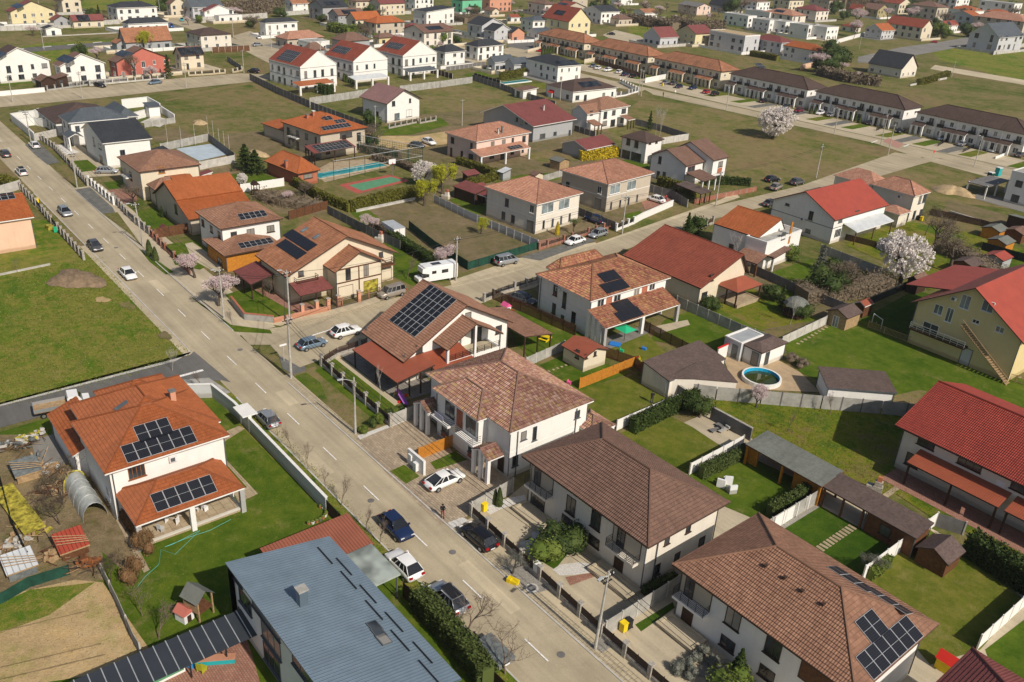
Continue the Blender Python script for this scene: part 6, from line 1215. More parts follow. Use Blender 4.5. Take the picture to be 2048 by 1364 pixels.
# ================= far houses: label, A, B, C, eave, roof, rise, roof mat, wall mat, angle =================
FAR=[
('pale yellow house with dusty red gable roof at the top left corner',(0,16),(19,24),(82,22),6.0,'gable',4.2,'tile_maroon','paleyellow',None,'P',8),
('white house cut by the left edge with a dark brown gable roof',(-60,112),(-25,129),(58,127),6.0,'gable',4.4,'tile_darkbrown','white',None,'P',8),
('white gable house with dark brown roof and small front gable beside the blue flag',(95,124),(118,133),(182,130),5.6,'gable',3.4,'tile_brown','white',None,'P',8),
('red-walled house with brown roof and timber balconies behind pink blossom',(205,105),(231,125),(324,119),5.4,'gable',4.0,'tile_brown','rose',None,'P',8),
('house with a big plain orange roof behind the yellow willow',(226,62),(250,86),(344,83),3.4,'gable',5.0,'tile_terracotta','greywall',None,'G',0),
('cream house with two black solar roofs and a pillared carport',(338,90),(360,112),(397,111),5.0,'gable',2.6,'tile_brown','cream',None,'G',10),
('white house with low dark hip roofs in front of the brown gate fence',(355,62),(400,71),(449,67),5.8,'hip',2.0,'tile_darkbrown','offwhite',None,'P',0),
('white villa with dark slate hip roof near the top edge left of centre',(198,5),(232,16),(294,13),6.0,'hip',2.0,'tile_anthracite','white',None,'P',0),
('white bungalow with low slate roof beside the bright blue van',(234,40),(255,48),(330,40),3.4,'hip',2.0,'tile_anthracite','white',None,'P',0),
('long low house with dusty red roof and four solar panels behind the concrete fence',(133,30),(145,43),(189,40),3.0,'gable',2.4,'tile_maroon','cream',None,'G',5),
('grey shed with maroon gable roof beside the long concrete fence',(91,35),(106,41),(130,38),3.0,'gable',2.0,'tile_maroon','greywall',None,'P',0),
('tiny white gatehouse with black gable roof beside the field',(73,50),(90,58),(113,56),3.0,'gable',1.0,'tile_anthracite','white',None,'P',0),
('white modern villa with slate hip roof and solar field behind the road pole',(512,44),(530,46),(584,42),6.2,'hip',1.6,'tile_anthracite','white',None,'P',0),
('bungalow with wide salmon hip roof beside the white modern villa',(541,68),(574,79),(642,72),3.4,'hip',2.6,'tile_pink','beige',None,'P',0),
('white box-shaped house with a row of tilted solar panels on top',(586,82),(620,87),(655,81),3.6,'flat',.3,'concrete','white',None,'P',0),
('unfinished grey house with plain brown pyramid roof',(654,73),(690,83),(735,78),5.6,'hip',2.8,'tile_brown','greywall',None,'P',0),
('low grey bungalow with brown hip roof in front of the unfinished house',(600,97),(618,101),(646,98),3.2,'hip',2.6,'tile_brown','greywall',None,'P',0),
('blue-grey house with dark gable roof and solar panels near the top edge',(608,3),(645,15),(690,8),6.4,'gable',3.0,'tile_anthracite','greywall',None,'G',14),
('grey house with brown gable roof carrying two long solar rows',(650,22),(676,31),(724,22),5.6,'gable',2.6,'tile_brown','greywall',None,'G',16),
('house with vivid orange gable roof and white chimney',(686,34),(711,40),(757,27),5.8,'gable',3.2,'tile_orange','cream',None,'G',0),
('beige house with red-orange hip roof and lower porch roofs',(722,40),(752,47),(805,43),5.6,'hip',2.6,'tile_orange','beige',None,'P',0),
('cream house with maroon gable roof at the top edge, centre left',(733,2),(760,8),(806,5),6.4,'gable',3.0,'tile_maroon','cream',None,'G',0),
('long white house with black wave-shaped roof at top centre',(822,15),(853,24),(907,18),6.6,'shed',1.6,'tile_anthracite','white',None,'P',0),
('white twin house with brown roofs carrying solar blocks',(800,62),(848,66),(905,58),5.6,'gable',2.4,'tile_brown','offwhite',None,'G',9),
('white two-storey house with black hip roof and side porch, left one of the pair',(859,94),(890,105),(931,97),5.8,'hip',2.2,'tile_anthracite','white',None,'P',0),
('white two-storey house with black hip roof behind the left one of the pair',(926,86),(956,94),(1010,92),5.6,'hip',2.2,'tile_anthracite','white',None,'P',0),
('long white gable house with charcoal roof and two roof windows',(931,46),(964,52),(1010,42),6.0,'gable',3.2,'tile_anthracite','palegrey',None,'P',0),
('white middle wing with charcoal roof of the stepped gable group',(965,58),(989,63),(1026,52),5.0,'gable',2.8,'tile_anthracite','palegrey',None,'P',0),
('pink-fronted gable house with arched white porch, front of the stepped group',(1006,62),(1024,66),(1052,60),4.2,'gable',2.4,'tile_anthracite','salmon',None,'P',0),
('white two-storey house with slate-grey hip roof beside the yellow gable house',(1040,38),(1066,42),(1117,39),6.0,'hip',1.8,'tile_greyblue','white',None,'P',0),
('low white annex with slate gable roof and two dark garage doors',(1052,60),(1077,66),(1110,62),3.2,'gable',1.8,'tile_greyblue','white',None,'G',0),
('pale blue-grey twin gable bungalow with slate roof, left gable',(971,114),(990,125),(1030,121),3.6,'gable',2.0,'tile_greyblue','palegrey',None,'G',0),
('pale blue-grey twin gable bungalow with slate roof, right gable',(1007,119),(1028,130),(1062,127),3.6,'gable',2.2,'tile_greyblue','palegrey',None,'G',0),
('white villa with dark slate hip roof, solar panels and colonnade porch',(1050,117),(1116,133),(1169,126),6.0,'hip',2.4,'tile_anthracite','white',None,'P',10),
('long white bungalow with brown hip roof and big blue solar field',(1092,165),(1146,184),(1246,161),3.6,'hip',2.6,'tile_darkbrown','white',None,'P',12),
('small white pool hut with brown roof by the green pool cover',(1026,170),(1046,182),(1078,175),2.8,'shed',.6,'tile_brown','white',None,'P',0),
('bright yellow house with red gable roof and dormer',(1085,26),(1138,44),(1187,38),5.8,'gable',5.0,'tile_redbrown','paleyellow',None,'P',6),
('white house with charcoal gable roof and dark lean-to by the orange hedge',(1168,14),(1203,24),(1246,20),6.4,'gable',2.6,'tile_anthracite','white',None,'G',0),
('white house with broad maroon gable roof behind the middle salmon terrace',(1290,64),(1321,76),(1365,70),4.0,'gable',4.4,'tile_maroon','palegrey',None,'G',0),
('yellow and olive house with maroon gable roof behind the salmon terraces',(1358,62),(1392,68),(1436,60),6.0,'gable',3.4,'tile_maroon','paleyellow',None,'G',0),
('white flat-roofed twin house with recessed windows behind the nearest salmon terrace',(1432,64),(1491,74),(1532,66),6.4,'flat',.3,'sand','palegrey',None,'P',0),
('white flat-roofed block, leftmost of the modern row',(1457,30),(1497,34),(1521,30),6.4,'flat',.3,'concrete','white',None,'P',0),
('white flat-roofed block, second of the modern row',(1512,39),(1540,43),(1574,37),6.4,'flat',.3,'concrete','white',None,'P',0),
('white flat-roofed block, third of the modern row',(1545,43),(1572,46),(1604,41),6.4,'flat',.3,'concrete','white',None,'P',0),
('white flat-roofed block, fourth of the modern row',(1588,49),(1618,53),(1650,47),6.4,'flat',.3,'concrete','white',None,'P',0),
('white flat-roofed block, rightmost of the modern row, beside the boundary wall',(1623,52),(1655,57),(1690,52),6.4,'flat',.3,'concrete','white',None,'P',0),
('white house with dark flat roof rising behind the modern row',(1500,24),(1540,27),(1560,24),7.2,'flat',.3,'concrete_dark','white',None,'P',0),
('house with mauve-brown hip roof and front canopy between terraces and modern row',(1515,77),(1564,86),(1602,80),5.8,'hip',2.2,'tile_maroon','palegrey',None,'P',0),
('beige house with bright red-orange hip roof beside the large dark green hedge',(1575,93),(1635,102),(1660,96),5.8,'hip',2.4,'tile_orange','offwhite',None,'P',0),
('house with salmon hip roof covered in stepped solar panels',(1538,25),(1586,32),(1624,28),5.6,'hip',2.2,'tile_pink','offwhite',None,'P',6),
('house with crimson hip roof behind the modern white row',(1600,14),(1634,22),(1670,20),5.8,'hip',2.6,'tile_maroon','offwhite',None,'P',0),
('steep dark roofed house with white gable behind the nearest green',(1757,122),(1805,138),(1855,130),4.0,'gable',5.6,'tile_anthracite','offwhite',None,'P',0),
('large timber-gabled house with brown roof and balcony at top right',(1733,17),(1757,20),(1792,12),6.0,'gable',3.6,'tile_brown','olive',None,'P',0),
('grey house with brown hip roof and roof solar panels, top right',(1838,10),(1876,15),(1914,12),6.4,'hip',2.2,'tile_brown','beige',None,'P',0),
('low house with orange hip roof beside the grey balconied house',(1914,17),(1950,22),(1985,17),4.0,'hip',2.0,'tile_orange','white',None,'P',0),
('small house with orange pyramid roof near the right edge',(1985,22),(2010,26),(2034,22),4.0,'hip',2.0,'tile_orange','cream',None,'P',0),
('pale blue gable house with red tiled roof near the right edge',(1912,33),(1958,38),(1990,32),5.0,'gable',3.0,'tile_orange','palegrey',None,'G',0),
('beige house with wide salmon roof cut by the right edge',(1985,38),(2050,44),(2090,38),5.0,'hip',2.2,'tile_pink','beige',None,'P',0),
('slate-roofed modern house with red panels at the right edge',(1960,66),(2000,76),(2090,62),4.6,'gable',3.8,'tile_greyblue','palegrey',None,'G',0),
('cream gable house with rust-red roof in the far right quarter',(1795,48),(1846,56),(1880,52),5.4,'gable',3.4,'tile_redbrown','cream',None,'P',0),
('white house with orange roof and solar panels left of the slate-roofed one',(1880,44),(1892,52),(1935,46),4.6,'gable',2.8,'tile_redbrown','white',None,'G',3),
('low house with red pyramid roof beside the modern white row',(1690,51),(1712,55),(1730,50),3.2,'hip',1.8,'tile_redbrown','offwhite',None,'P',0),
('white villa with brown low-pitched roof at top, centre right',(1055,4),(1090,9),(1120,5),6.4,'hip',1.6,'tile_brown','offwhite',None,'P',0),
('small cream house with brown gable roof at top centre',(966,17),(985,22),(1000,19),3.2,'gable',1.6,'tile_brown','cream',None,'P',0),
('long white farm building at the top edge right of centre',(1222,-6),(1238,-2),(1270,-4),4.0,'gable',2.0,'concrete_light','white',None,'P',0),
('dark green roofed house at the top edge left of centre',(354,2),(384,15),(432,8),5.6,'gable',4.0,'tile_greyblue','palegrey',None,'G',0),
('white gable house with dusty red roof above the concrete wall',(395,14),(408,24),(455,23),4.6,'gable',3.0,'tile_maroon','white',None,'P',0),
('low white annex with flat grey roof beside the dusty red gable house',(428,31),(437,34),(475,30),2.8,'flat',.3,'concrete_dark','white',None,'P',0),
('small yellow house with brown hip roof among shrubs',(748,70),(758,76),(790,72),3.2,'hip',1.6,'tile_brown','yellow',None,'P',0),
('pink and white house row with dark roof at top, right of centre',(1362,8),(1395,14),(1430,12),5.0,'gable',2.0,'concrete_dark','pinkish',None,'P',0),
('brown gable-end building with steep charcoal roof at the top edge',(1425,2),(1458,14),(1480,6),4.0,'gable',6.0,'tile_anthracite','greywall',None,'P',0),
('orange-roofed outbuilding beside the plain orange roof',(220,80),(232,87),(248,82),3.0,'gable',1.2,'tile_terracotta','greywall',None,'P',0),
('small house with bright orange roof on the left behind the grey shed',(85,23),(92,27),(107,24),3.0,'hip',1.2,'tile_orange','cream',None,'P',0),
('brown timber shelter beside the white gable house with small front gable',(62,155),(80,163),(102,158),2.6,'gable',1.4,'tile_brown','wood_dark',None,'P',0),
('dark-roofed lean-to between the two white gable houses',(88,153),(105,159),(120,150),2.8,'shed',1.0,'tile_brown','wood_dark',None,'P',0),
('white house with brown flat roof and pergola, top right corner',(1985,4),(2030,9),(2060,5),5.6,'flat',.3,'concrete','white',None,'P',0),
('mint-green and white school-like block at the top edge',(900,-8),(925,2),(965,-2),7.0,'flat',.3,'concrete','greenwall',None,'P',0),
('brick and white apartment block at the top edge, centre',(955,-8),(980,0),(1025,-4),7.0,'flat',.3,'concrete','salmon',None,'P',0),
('maroon-roofed garage behind the twin house with solar blocks',(798,50),(820,56),(846,50),2.8,'hip',1.6,'tile_maroon','cream',None,'P',0),
('small house with red roof between the charcoal gables and slate roofs',(1012,30),(1022,35),(1042,31),3.0,'gable',1.4,'tile_redbrown','white',None,'G',0),
('red roofed house peeking out behind the bright yellow house',(1105,12),(1130,16),(1178,10),6.5,'gable',3.0,'tile_redbrown','beige',None,'P',6),
('rust-red gable roofed house by the timber-gabled one, top right',(1704,14),(1722,20),(1738,14),5.0,'gable',3.4,'tile_redbrown','olive',None,'P',0),
('cream house with brown roof at the very top edge, second from the left corner',(100,-4),(122,2),(150,-2),6,'gable',3,'tile_brown','cream',None,'P',0),
('tall cream house beside the dark green roof at the top edge',(325,-4),(340,8),(365,4),6,'gable',3,'tile_brown','cream',None,'P',0),
('white house with orange-brown roof at the top edge left of the blue-grey one',(562,0),(585,8),(612,2),5,'gable',3,'tile_terracotta','white',None,'G',0),
('pale cream two-storey house at the top edge above the vivid orange roof',(690,-6),(712,3),(750,-2),6,'hip',2,'tile_brown','cream',None,'P',0),
('white house with grey roof at the top edge right of the mauve-roofed one',(806,-8),(830,-2),(866,-6),6,'gable',3,'tile_anthracite','white',None,'G',0),
('beige house with rust roof at the top edge above the bright yellow house',(1120,-6),(1145,0),(1180,-5),6,'gable',3,'tile_redbrown','beige',None,'P',0),
('white villa at the top edge above the large round budding tree',(1490,-4),(1515,4),(1550,-2),6,'hip',2,'tile_brown','white',None,'P',0),
('cream building with flat roof at the top edge beside that villa',(1555,-6),(1580,2),(1620,-3),6,'flat',.3,'concrete','cream',None,'P',0),
('brown-roofed beige house at the top edge above the crimson roof',(1630,-8),(1660,1),(1700,-5),6,'gable',3,'tile_brown','beige',None,'G',0),
('white gable house with rust roof behind the timber-gabled house',(1770,-2),(1800,8),(1838,2),6,'gable',3,'tile_redbrown','cream',None,'P',0),
('grey-roofed white house at the top edge, right quarter',(1890,-10),(1915,-2),(1960,-6),6,'hip',2,'tile_greyblue','white',None,'P',0),
('blue-grey gable house with red roof left of the cream gable house',(1740,48),(1765,62),(1805,50),5,'gable',3.4,'tile_orange','palegrey',None,'G',0),
('white low house with terracotta roof between the two blossom trees at the top',(1268,18),(1290,26),(1322,20),3.6,'gable',2,'tile_terracotta','white',None,'G',0),
('beige bungalow with brown roof on the plot behind the farthest salmon terrace',(1215,30),(1238,38),(1270,32),3.6,'hip',2,'tile_brown','beige',None,'P',0),
('cream cottage with maroon roof in front of the black wave roof',(862,50),(880,57),(905,53),3.2,'hip',1.6,'tile_maroon','cream',None,'P',0),
]
for i,(lab,A_,B_,C2,e_,rt,rise,rf_,wl,ang,md,npv)in enumerate(FAR):
 H=House('house',lab);th=8 if B_[0]<1000 else 0
 b0=at(*B_,e_);ds=(b0-CAM).dot(FW);tt=R(th);l_=((B_[0]-A_[0])/max(.25,abs(Vector((math.cos(tt),math.sin(tt),0)).dot(RT)))+(C2[0]-B_[0])/max(.25,abs(Vector((-math.sin(tt),math.cos(tt),0)).dot(RT))))*ds/FPX/2;f_=cl(1,2.3,l_/15)if e_>3.5 and ds>350 else 1;e_*=f_;rise*=f_
 kw=dict(rf=rf_,wall=wl,fas='trim_white' if wl in('white','palegrey')else 'trim_brown',ov=.45,rh=rise,th=th,hi_=(24 if rt=='flat' or 'long' in lab else 19)*f_)
 a=H.corner(A_,B_,C2,e_,'gabley' if rt=='gable' and md=='G' else rt,**kw)
 if 'unfinished' not in lab:a.auto((1.6*f_,4.4*f_)if e_>4.5 else(1.5,),3.4*f_,1.3*f_,1.4*f_,'trim_grey' if i%3 else 'trim_white',seed=i)
 if npv:
  q=min(a.planes,key=lambda q:-frame_of(q)[2].dot((CAM-q[0]).normalized()));c=sum(q,Vector())/len(q);t,s_,n=frame_of(q);me=shared('pvfar',lambda:MB().box(-.85,-.5,0,.85,.5,.05,0).mesh('solar_panel','car_glass'))
  for u_ in range(min(5,npv//2+1)):
   for v_ in range(3):
    o=bpy.data.objects.new('solar_panel',me);COL.link(o);o.parent=H.root;p=c+t*(u_-2)*1.8+s_*(v_-1.2)*1.06+n*.08-H.o;o.matrix_local=Matrix(((t.x,s_.x,n.x,p.x),(t.y,s_.y,n.y,p.y),(t.z,s_.z,n.z,p.z),(0,0,0,1)))
 mg=(1.5,2.5,3.5)[i%3];q=[a.O+a.u*x+a.n*y for x,y in((-mg,-mg-2),(a.L+mg,-mg-2),(a.L+mg,a.D+mg+1),(-mg,a.D+mg+1))]
 if at(1,1).x and B_[1]<135 and 'gatehouse' not in lab and 'brown timber shelter' not in lab:
  area('yard',[(p.x,p.y)for p in q],('drive_light','lawn','field_brown','walk_grey','lawn_yellow')[i%5],.6,raw=True)
  if i%4!=1:fence('low boundary wall round the plot of the '+' '.join(lab.replace('pale blue-grey twin gable bungalow with slate roof, ','twin bungalow, ').split(' ')[:7]).strip(','),[(p.x,p.y)for p in q+[q[0]]],('wall','panel','wall')[i%3],1.3,4.5,('trim_white','concrete','concrete_light','cream')[i%4],raw=True,cat='wall')
# ================= vehicles =================
def hd(a,b):p=at(*a)-at(*b);return math.degrees(math.atan2(-p.y,-p.x))
for lab,px,py,h,k_,pt in(
('white saloon car driving down the street next to the earth mound',256,548,180,'sedan','white'),('dark grey car parked nose-down at the end of the pillared fence',190,493,180,'hatch','grey'),
('silver estate with roof rails driving down the street beside the peach house',130,424,180,'wagon','silver'),('white car with a roof box heading away near the left edge',43,344,0,'wagon','white'),
('dark grey car near the left edge of the street',10,308,0,'wagon','grey'),('white parked car on the grey gravel strip by the white walls',69,291,0,'hatch','white'),
('dark blue off-road car on the main street',792,1055,180,'suv','navy'),('white compact off-road car beside the glass carport',808,1132,0,'suv','white'),
('silver off-road car half hidden by bare branches near the hedge',897,1198,0,'suv','silver'),('black estate car parked by the pillared fence',957,1074,0,'wagon','black'),
('white coupe with dark sunroof on the block-paved driveway',889,960,hd((850,982),(928,948)),'coupe','white'),('silver hatchback beside the villa gate',535,838,0,'hatch','silver'),
('blue-grey hatchback on the corner gravel strip',624,688,hd((600,696),(650,682)),'hatch','steelblue'),('white off-road car with black roof on the corner by the solar roof',692,664,hd((665,672),(720,658)),'suv','white'),
('grey van by the brick gate posts of the orange gable house',783,587,hd((800,583),(765,592)),'van','beige'),('silver people carrier beside the green mesh fence',1013,523,hd((992,530),(1036,520)),'van','silver'),
('white saloon at the brick pillars of the salmon-roofed duplex',1150,482,hd((1172,476),(1128,489)),'sedan','white'),('silver estate behind the white saloon',1196,468,hd((1216,462),(1175,475)),'wagon','silver'),
('dark blue off-road car on the duplex driveway',1189,440,hd((1205,447),(1172,435)),'suv','navy'),('white saloon with open boot on the red paved drive',1312,399,hd((1330,405),(1297,395)),'sedan','white'),
('dark brown crossover behind the brown slat fence',1047,600,hd((1030,596),(1066,608)),'suv','grey'),('black car on the grass verge of the second street',1545,359,hd((1528,362),(1562,358)),'hatch','black'),
('beige off-road car on the kerb of the second street',1552,375,hd((1538,384),(1568,370)),'suv','beige'),('dark grey off-road car on the grass by the second street',1594,365,hd((1578,370),(1610,362)),'suv','grey'),
('dark car on the drive of the red-roofed house',1541,407,hd((1520,412),(1560,402)),'sedan','grey'),('white off-road car on the dirt road by the tennis net',858,285,hd((845,280),(873,290)),'suv','white'),
('dark car by the tall net at the dirt road',834,291,hd((828,290),(845,292)),'hatch','grey'),('silver car in the forecourt below the white gable house',214,342,hd((200,344),(238,344)),'wagon','silver'),
('black hatchback on the fourth street by the flag',200,171,hd((191,170),(210,174)),'hatch','black'),('teal-blue saloon under the pink blossom tree',310,165,hd((325,163),(296,167)),'sedan','steelblue'),
('turquoise car parked beside the concrete wall near the top',364,40,160,'hatch','teal'),('bright blue van beside the slate bungalow',342,53,180,'van','blue'),('white car at the far end of the top street',298,18,160,'hatch','white'),
('silver car between gates on the upper left street',515,90,-80,'sedan','silver'),('white car in front of the white modern villa',518,75,-20,'sedan','white'),('dark off-road car at the end of the fenced field',507,143,30,'suv','black'),
('bright red car by the orange thuja hedge',1081,102,30,'hatch','red'),('dark car in the open yard behind the salmon terrace',1222,68,40,'sedan','black'),
('steel-blue hatchback on the apron of the salmon terraces',1186,132,hd((1178,138),(1195,128)),'hatch','steelblue'),('white saloon next to the steel-blue hatchback',1196,136,hd((1186,140),(1208,132)),'sedan','white'),
('white estate left of two dark cars on the terrace apron',1238,144,hd((1230,149),(1248,142)),'wagon','white'),('dark blue car between white estate and black car',1250,149,hd((1238,152),(1264,145)),'sedan','navy'),('black estate right of the dark blue car',1266,152,hd((1254,156),(1278,149)),'wagon','black'),
('silver car at the yellow bin in front of the terrace lawn',1332,165,hd((1322,168),(1342,162)),'wagon','silver'),('black off-road car with white roof on the terrace apron',1347,167,hd((1335,172),(1358,162)),'suv','grey'),('dark car right of the white-roofed off-road car',1358,173,hd((1345,176),(1370,168)),'sedan','navy'),
('red hatchback before the salmon terraces',1413,184,hd((1404,187),(1424,181)),'hatch','red'),('black car right of the red hatchback',1430,188,hd((1420,191),(1442,185)),'suv','black'),('dark car alone on the apron of the brown terraces',1527,202,hd((1517,205),(1540,198)),'wagon','black'),
('wine-red car beside the small lawn of the brown terraces',1598,221,hd((1586,225),(1611,218)),'sedan','wine'),('silver-white car left of the white off-road car at the brown terraces',1661,230,hd((1652,234),(1674,227)),'hatch','silver'),('white off-road car at the brown terraces behind small thujas',1683,231,hd((1672,235),(1696,228)),'suv','white'),
('black estate between small thujas and dark railing',1741,246,hd((1727,251),(1757,243)),'wagon','black'),('steel-blue car left of the pale blue saloon',1883,277,hd((1872,281),(1896,273)),'hatch','steelblue'),('pale blue saloon on the wide right-hand drive',1924,288,hd((1911,293),(1940,283)),'sedan','silver'),
('dark car cut by the right edge at the terraces',2040,310,hd((2028,314),(2055,306)),'sedan','grey'),('bright red car in front of the cream gable house, far right',1868,84,20,'hatch','red')):
 car(lab,px,py,h,k_,'paint_'+pt,roofbox='roof box' in lab or 'branches' in lab)
def lp(o,mb,name,mats):q=mb.obj(name,mats,o);return q
# motorhome
c=at(873,560);r=thing('motorhome','white motorhome parked beside the blossoming shrub and utility pole','motorhome',c,R(hd((906,555),(842,566))))
mb=MB().box(-3.4,-1.1,.45,1.9,1.1,2.85).box(-3.35,-1.02,2.85,2.7,1.02,2.98);mb.add([(1.9,-1.1,1.75),(3.1,-1.0,2.0),(3.0,-.95,2.75),(1.9,-1.1,2.85),(1.9,1.1,1.75),(3.1,1.0,2.0),(3.0,.95,2.75),(1.9,1.1,2.85)],[(0,1,2,3),(7,6,5,4),(3,2,6,7),(1,5,6,2),(0,4,5,1)])
mb.add([(1.9,-1,.45),(3.7,-.92,.4),(3.7,-.88,1.0),(2.9,-.95,1.15),(1.9,-1,1.2),(1.9,1,.45),(3.7,.92,.4),(3.7,.88,1.0),(2.9,.95,1.15),(1.9,1,1.2)],[(0,1,2,3,4),(9,8,7,6,5),(1,6,7,2),(2,7,8,3),(3,8,9,4),(0,5,6,1)]);lp(r,mb,'body','paint_white')
lp(r,MB().box(1.95,-.97,1.15,2.95,.97,1.8),'cab_window','car_glass')
for s in(-1,1):
 lp(r,MB().box(-1.6,s*1.11-.02,1.6,-.4,s*1.11+.02,2.2),'window','car_glass');lp(r,MB().box(.6,s*1.11-.02,1.7,1.4,s*1.11+.02,2.2),'window','car_glass')
 for x in(-2.0,2.7):w_=link('wheel',SH['wheel'],r,(x,s*.95,.33));link('rim',SH['rimm'],w_)
lp(r,MB().box(-.6,-.5,2.99,1.0,.5,3.03),'solar_panel','solar_cell')
# flatbed truck
c=at(125,822);r=thing('flatbed_truck','small white double-cab flatbed truck behind the orange villa','truck',c,R(hd((75,832),(175,812))))
lp(r,MB().box(-2.9,-1.05,.85,.6,1.05,.95,0),'flatbed_floor','wood_pale')
lp(r,MB().box(-2.9,-1.1,.95,.6,-1.05,1.35).box(-2.9,1.05,.95,.6,1.1,1.35).box(-2.95,-1.1,.95,-2.9,1.1,1.35),'drop_side','paint_silver')
mb=MB();V0=[(.7,.5),(3.1,.5),(3.1,1.25),(2.35,1.35),(1.9,2.1),(.8,2.15),(.7,1.9)];mb.add([(x,-.95,z)for x,z in V0]+[(x,.95,z)for x,z in V0],[tuple(range(7)),tuple(range(13,6,-1))]+[(i,7+i,7+(i+1)%7,(i+1)%7)for i in range(7)]);lp(r,mb,'cab','paint_white')
lp(r,MB().add([(2.37,-.88,1.37),(2.37,.88,1.37),(1.93,.82,2.05),(1.93,-.82,2.05)],[(0,1,2,3)]),'windscreen','car_glass')
for s in(-1,1):
 lp(r,MB().box(.95,s*.955-.01,1.35,1.85,s*.955+.01,1.9),'window','car_glass')
 for x in(-2.0,2.3):w_=link('wheel',SH['wheel'],r,(x,s*.9,.33));link('rim',SH['rimm'],w_)
c=at(787,475);r=thing('box_trailer','white box container with grey roof on the empty brown plot','container',c,R(hd((806,485),(767,460))));lp(r,MB().box(-2.4,-1.15,.15,2.4,1.15,2.5),'box_body','trim_white');lp(r,MB().box(-2.45,-1.2,2.503,2.45,1.2,2.58),'roof','metal_light');lp(r,MB().box(-2.43,-.03,.2,-2.405,.03,2.45).box(-2.2,-1.18,.0,2.2,-.9,.15).box(-2.2,.9,0,2.2,1.18,.15),'door_frame','trim_grey')
c=at(985,1312);r=thing('car_trailer','dark flat trailer with grey cover parked behind the silver off-road car','trailer',c,R(0));lp(r,MB().box(-1.9,-.85,.5,1.4,.85,.95),'box_body','concrete_dark');lp(r,MB().box(-1.93,-.9,.953,1.43,.9,1.02),'cover','tarp_grey');lp(r,MB().box(1.4,-.05,.5,2.7,.05,.6),'drawbar','rail_dark');lp(r,MB().box(-1.95,-.25,.62,-1.91,.25,.78),'number_plate','plastic_white')
for s in(-1,1):link('wheel',SH['wheel'],r,(-.2,s*.9,.33))
# ================= poles and wires =================
pp=[pole('tall concrete pole with lamp beside the pillared fence, nearest the camera',1190,1298,8.4,1.2,100,lean=(-.1,-.35)),pole('thin concrete lamp pole on the verge by the paved driveway',711,868,7.6,1.6,75,cross=False,lean=(0,0)),
pole('thick concrete pole at the street corner, front one of two',583,756,9.0,0,lean=(-.25,.15),thick=.2),pole('concrete pole at the corner across the second street',580,648,8.5,1.0,60),pole('concrete pole among pink blossom trees',448,637,8.0,1.0,100),pole('concrete lamp pole with curved arm by the brown fence',286,493,8.0,1.2,90,lean=(.1,.3)),
pole('concrete pole on the grassy strip by the grey gravel parking',155,376,7.6),pole('concrete pole beside the white garden walls',62,284,7.6,1.5,120)]
for a,b in zip(pp[2:-1],pp[3:]):
 if(b-a).length<60:[wire('thin black overhead cable along the main street',a,b,o)for o in(-.4,.4)]
for o in(-.5,0,.5):wire('thin black overhead cable along the main street',pp[0],pp[1],o,.9);wire('thin black overhead cable along the main street',pp[1],pp[2],o*.8,.5);wire('thin black overhead cable along the main street',pp[0],pp[0]+Vector((-42,-.5,0)),o,.9)
p2=[pole(*a)for a in(('concrete pole by the motorhome and green mesh fence',912,562,7.9),('slim concrete lamp pole beside the two parked cars',1244,468,8,1.2,95),('concrete pole by the brick fence of the stepped-roof house',1431,412,8),('slim lamp pole on the dry field by the second street',1632,356,8.3,1,-60))]
for a,b in zip(p2,p2[1:]):[wire('thin black overhead cable along the second street',a,b,o,.7,group='overhead wires along the second street')for o in(-.4,.4)]
wire('thin black overhead cable along the second street',pp[3],p2[0],.3,1.0,group='overhead wires along the second street');wire('thin black overhead cable along the second street',pp[2],p2[0],-.3,1.0,group='overhead wires along the second street')
for a in(('left one of two concrete poles at the far crossing',1761,290,9),('right one of two concrete poles at the far crossing',1775,312,9),('lamp pole by the wine-red car',1668,269,8,1,0),('tall lamp pole by the pale blue saloon',1948,333,8.5,1,60),('lamp pole on the third street apron of the salmon terraces',1452,221,8,1,20),('left one of two poles at the bend of the third street',1277,190,9),('right one of two poles at the bend of the third street',1282,193,9),('concrete pole behind the maroon garden roof',1120,201,6.5),('concrete pole in front of the lone white gable house',751,267,7.6),('concrete pole on the green plot above the salmon hip roof',924,252,7.6),
('leaning pole at the left end of the fourth street',26,205,7.5),('pole on the fourth street before the small-gabled white house',165,197,7.8),('pole on the fifth street verge',88,99,7.5),('pole on the fourth street by the cream solar house',373,175,7.8),('pole at the end of the fourth street',488,146,7.8),('pole behind the brown gate fence',467,75,7.5),('pole beside the salmon bungalow',543,98,7.5),('pole behind the first white gable house',642,122,7.8),('pole beside the pink-fronted gable house',1011,103,6.8),('pole at the top street near the dark green trees',320,25,6.5),('pole beside the yellow gable house at the top left',80,22,7.5),('slim pole at the far green near the road',1903,155,7),('lamp pole beside the boundary wall of the modern row',1718,98,6.5)):pole(*a,thick=.13)
for a in(('first',336,291),('second',364,296),('third',391,290),('fourth',417,272)):pole('bare grey net post, %s along the rear of the blue court'%a[0],a[1],a[2],5.2,cross=False,thick=.07,group=None)
for i,(x,y)in enumerate(((428,282),(440,299),(450,305),(460,312))):pole('pale net post, %s along the right side of the blue court'%('first','second','third','last')[i],x,y,5.2,cross=False,thick=.07)
# ================= people =================
person('person in dark jacket and red trousers standing at the kerb by the paved drive',885,1036,150,'cloth_black','cloth_red');person('person in black standing on the lawn behind the orange slat fence',1303,806,160,'cloth_black','cloth_jean');person('person by the open boot of the white saloon',1331,404,180,'cloth_red','cloth_black');person('person walking on the third street at the bend',1326,194,90,'cloth_black','cloth_black')
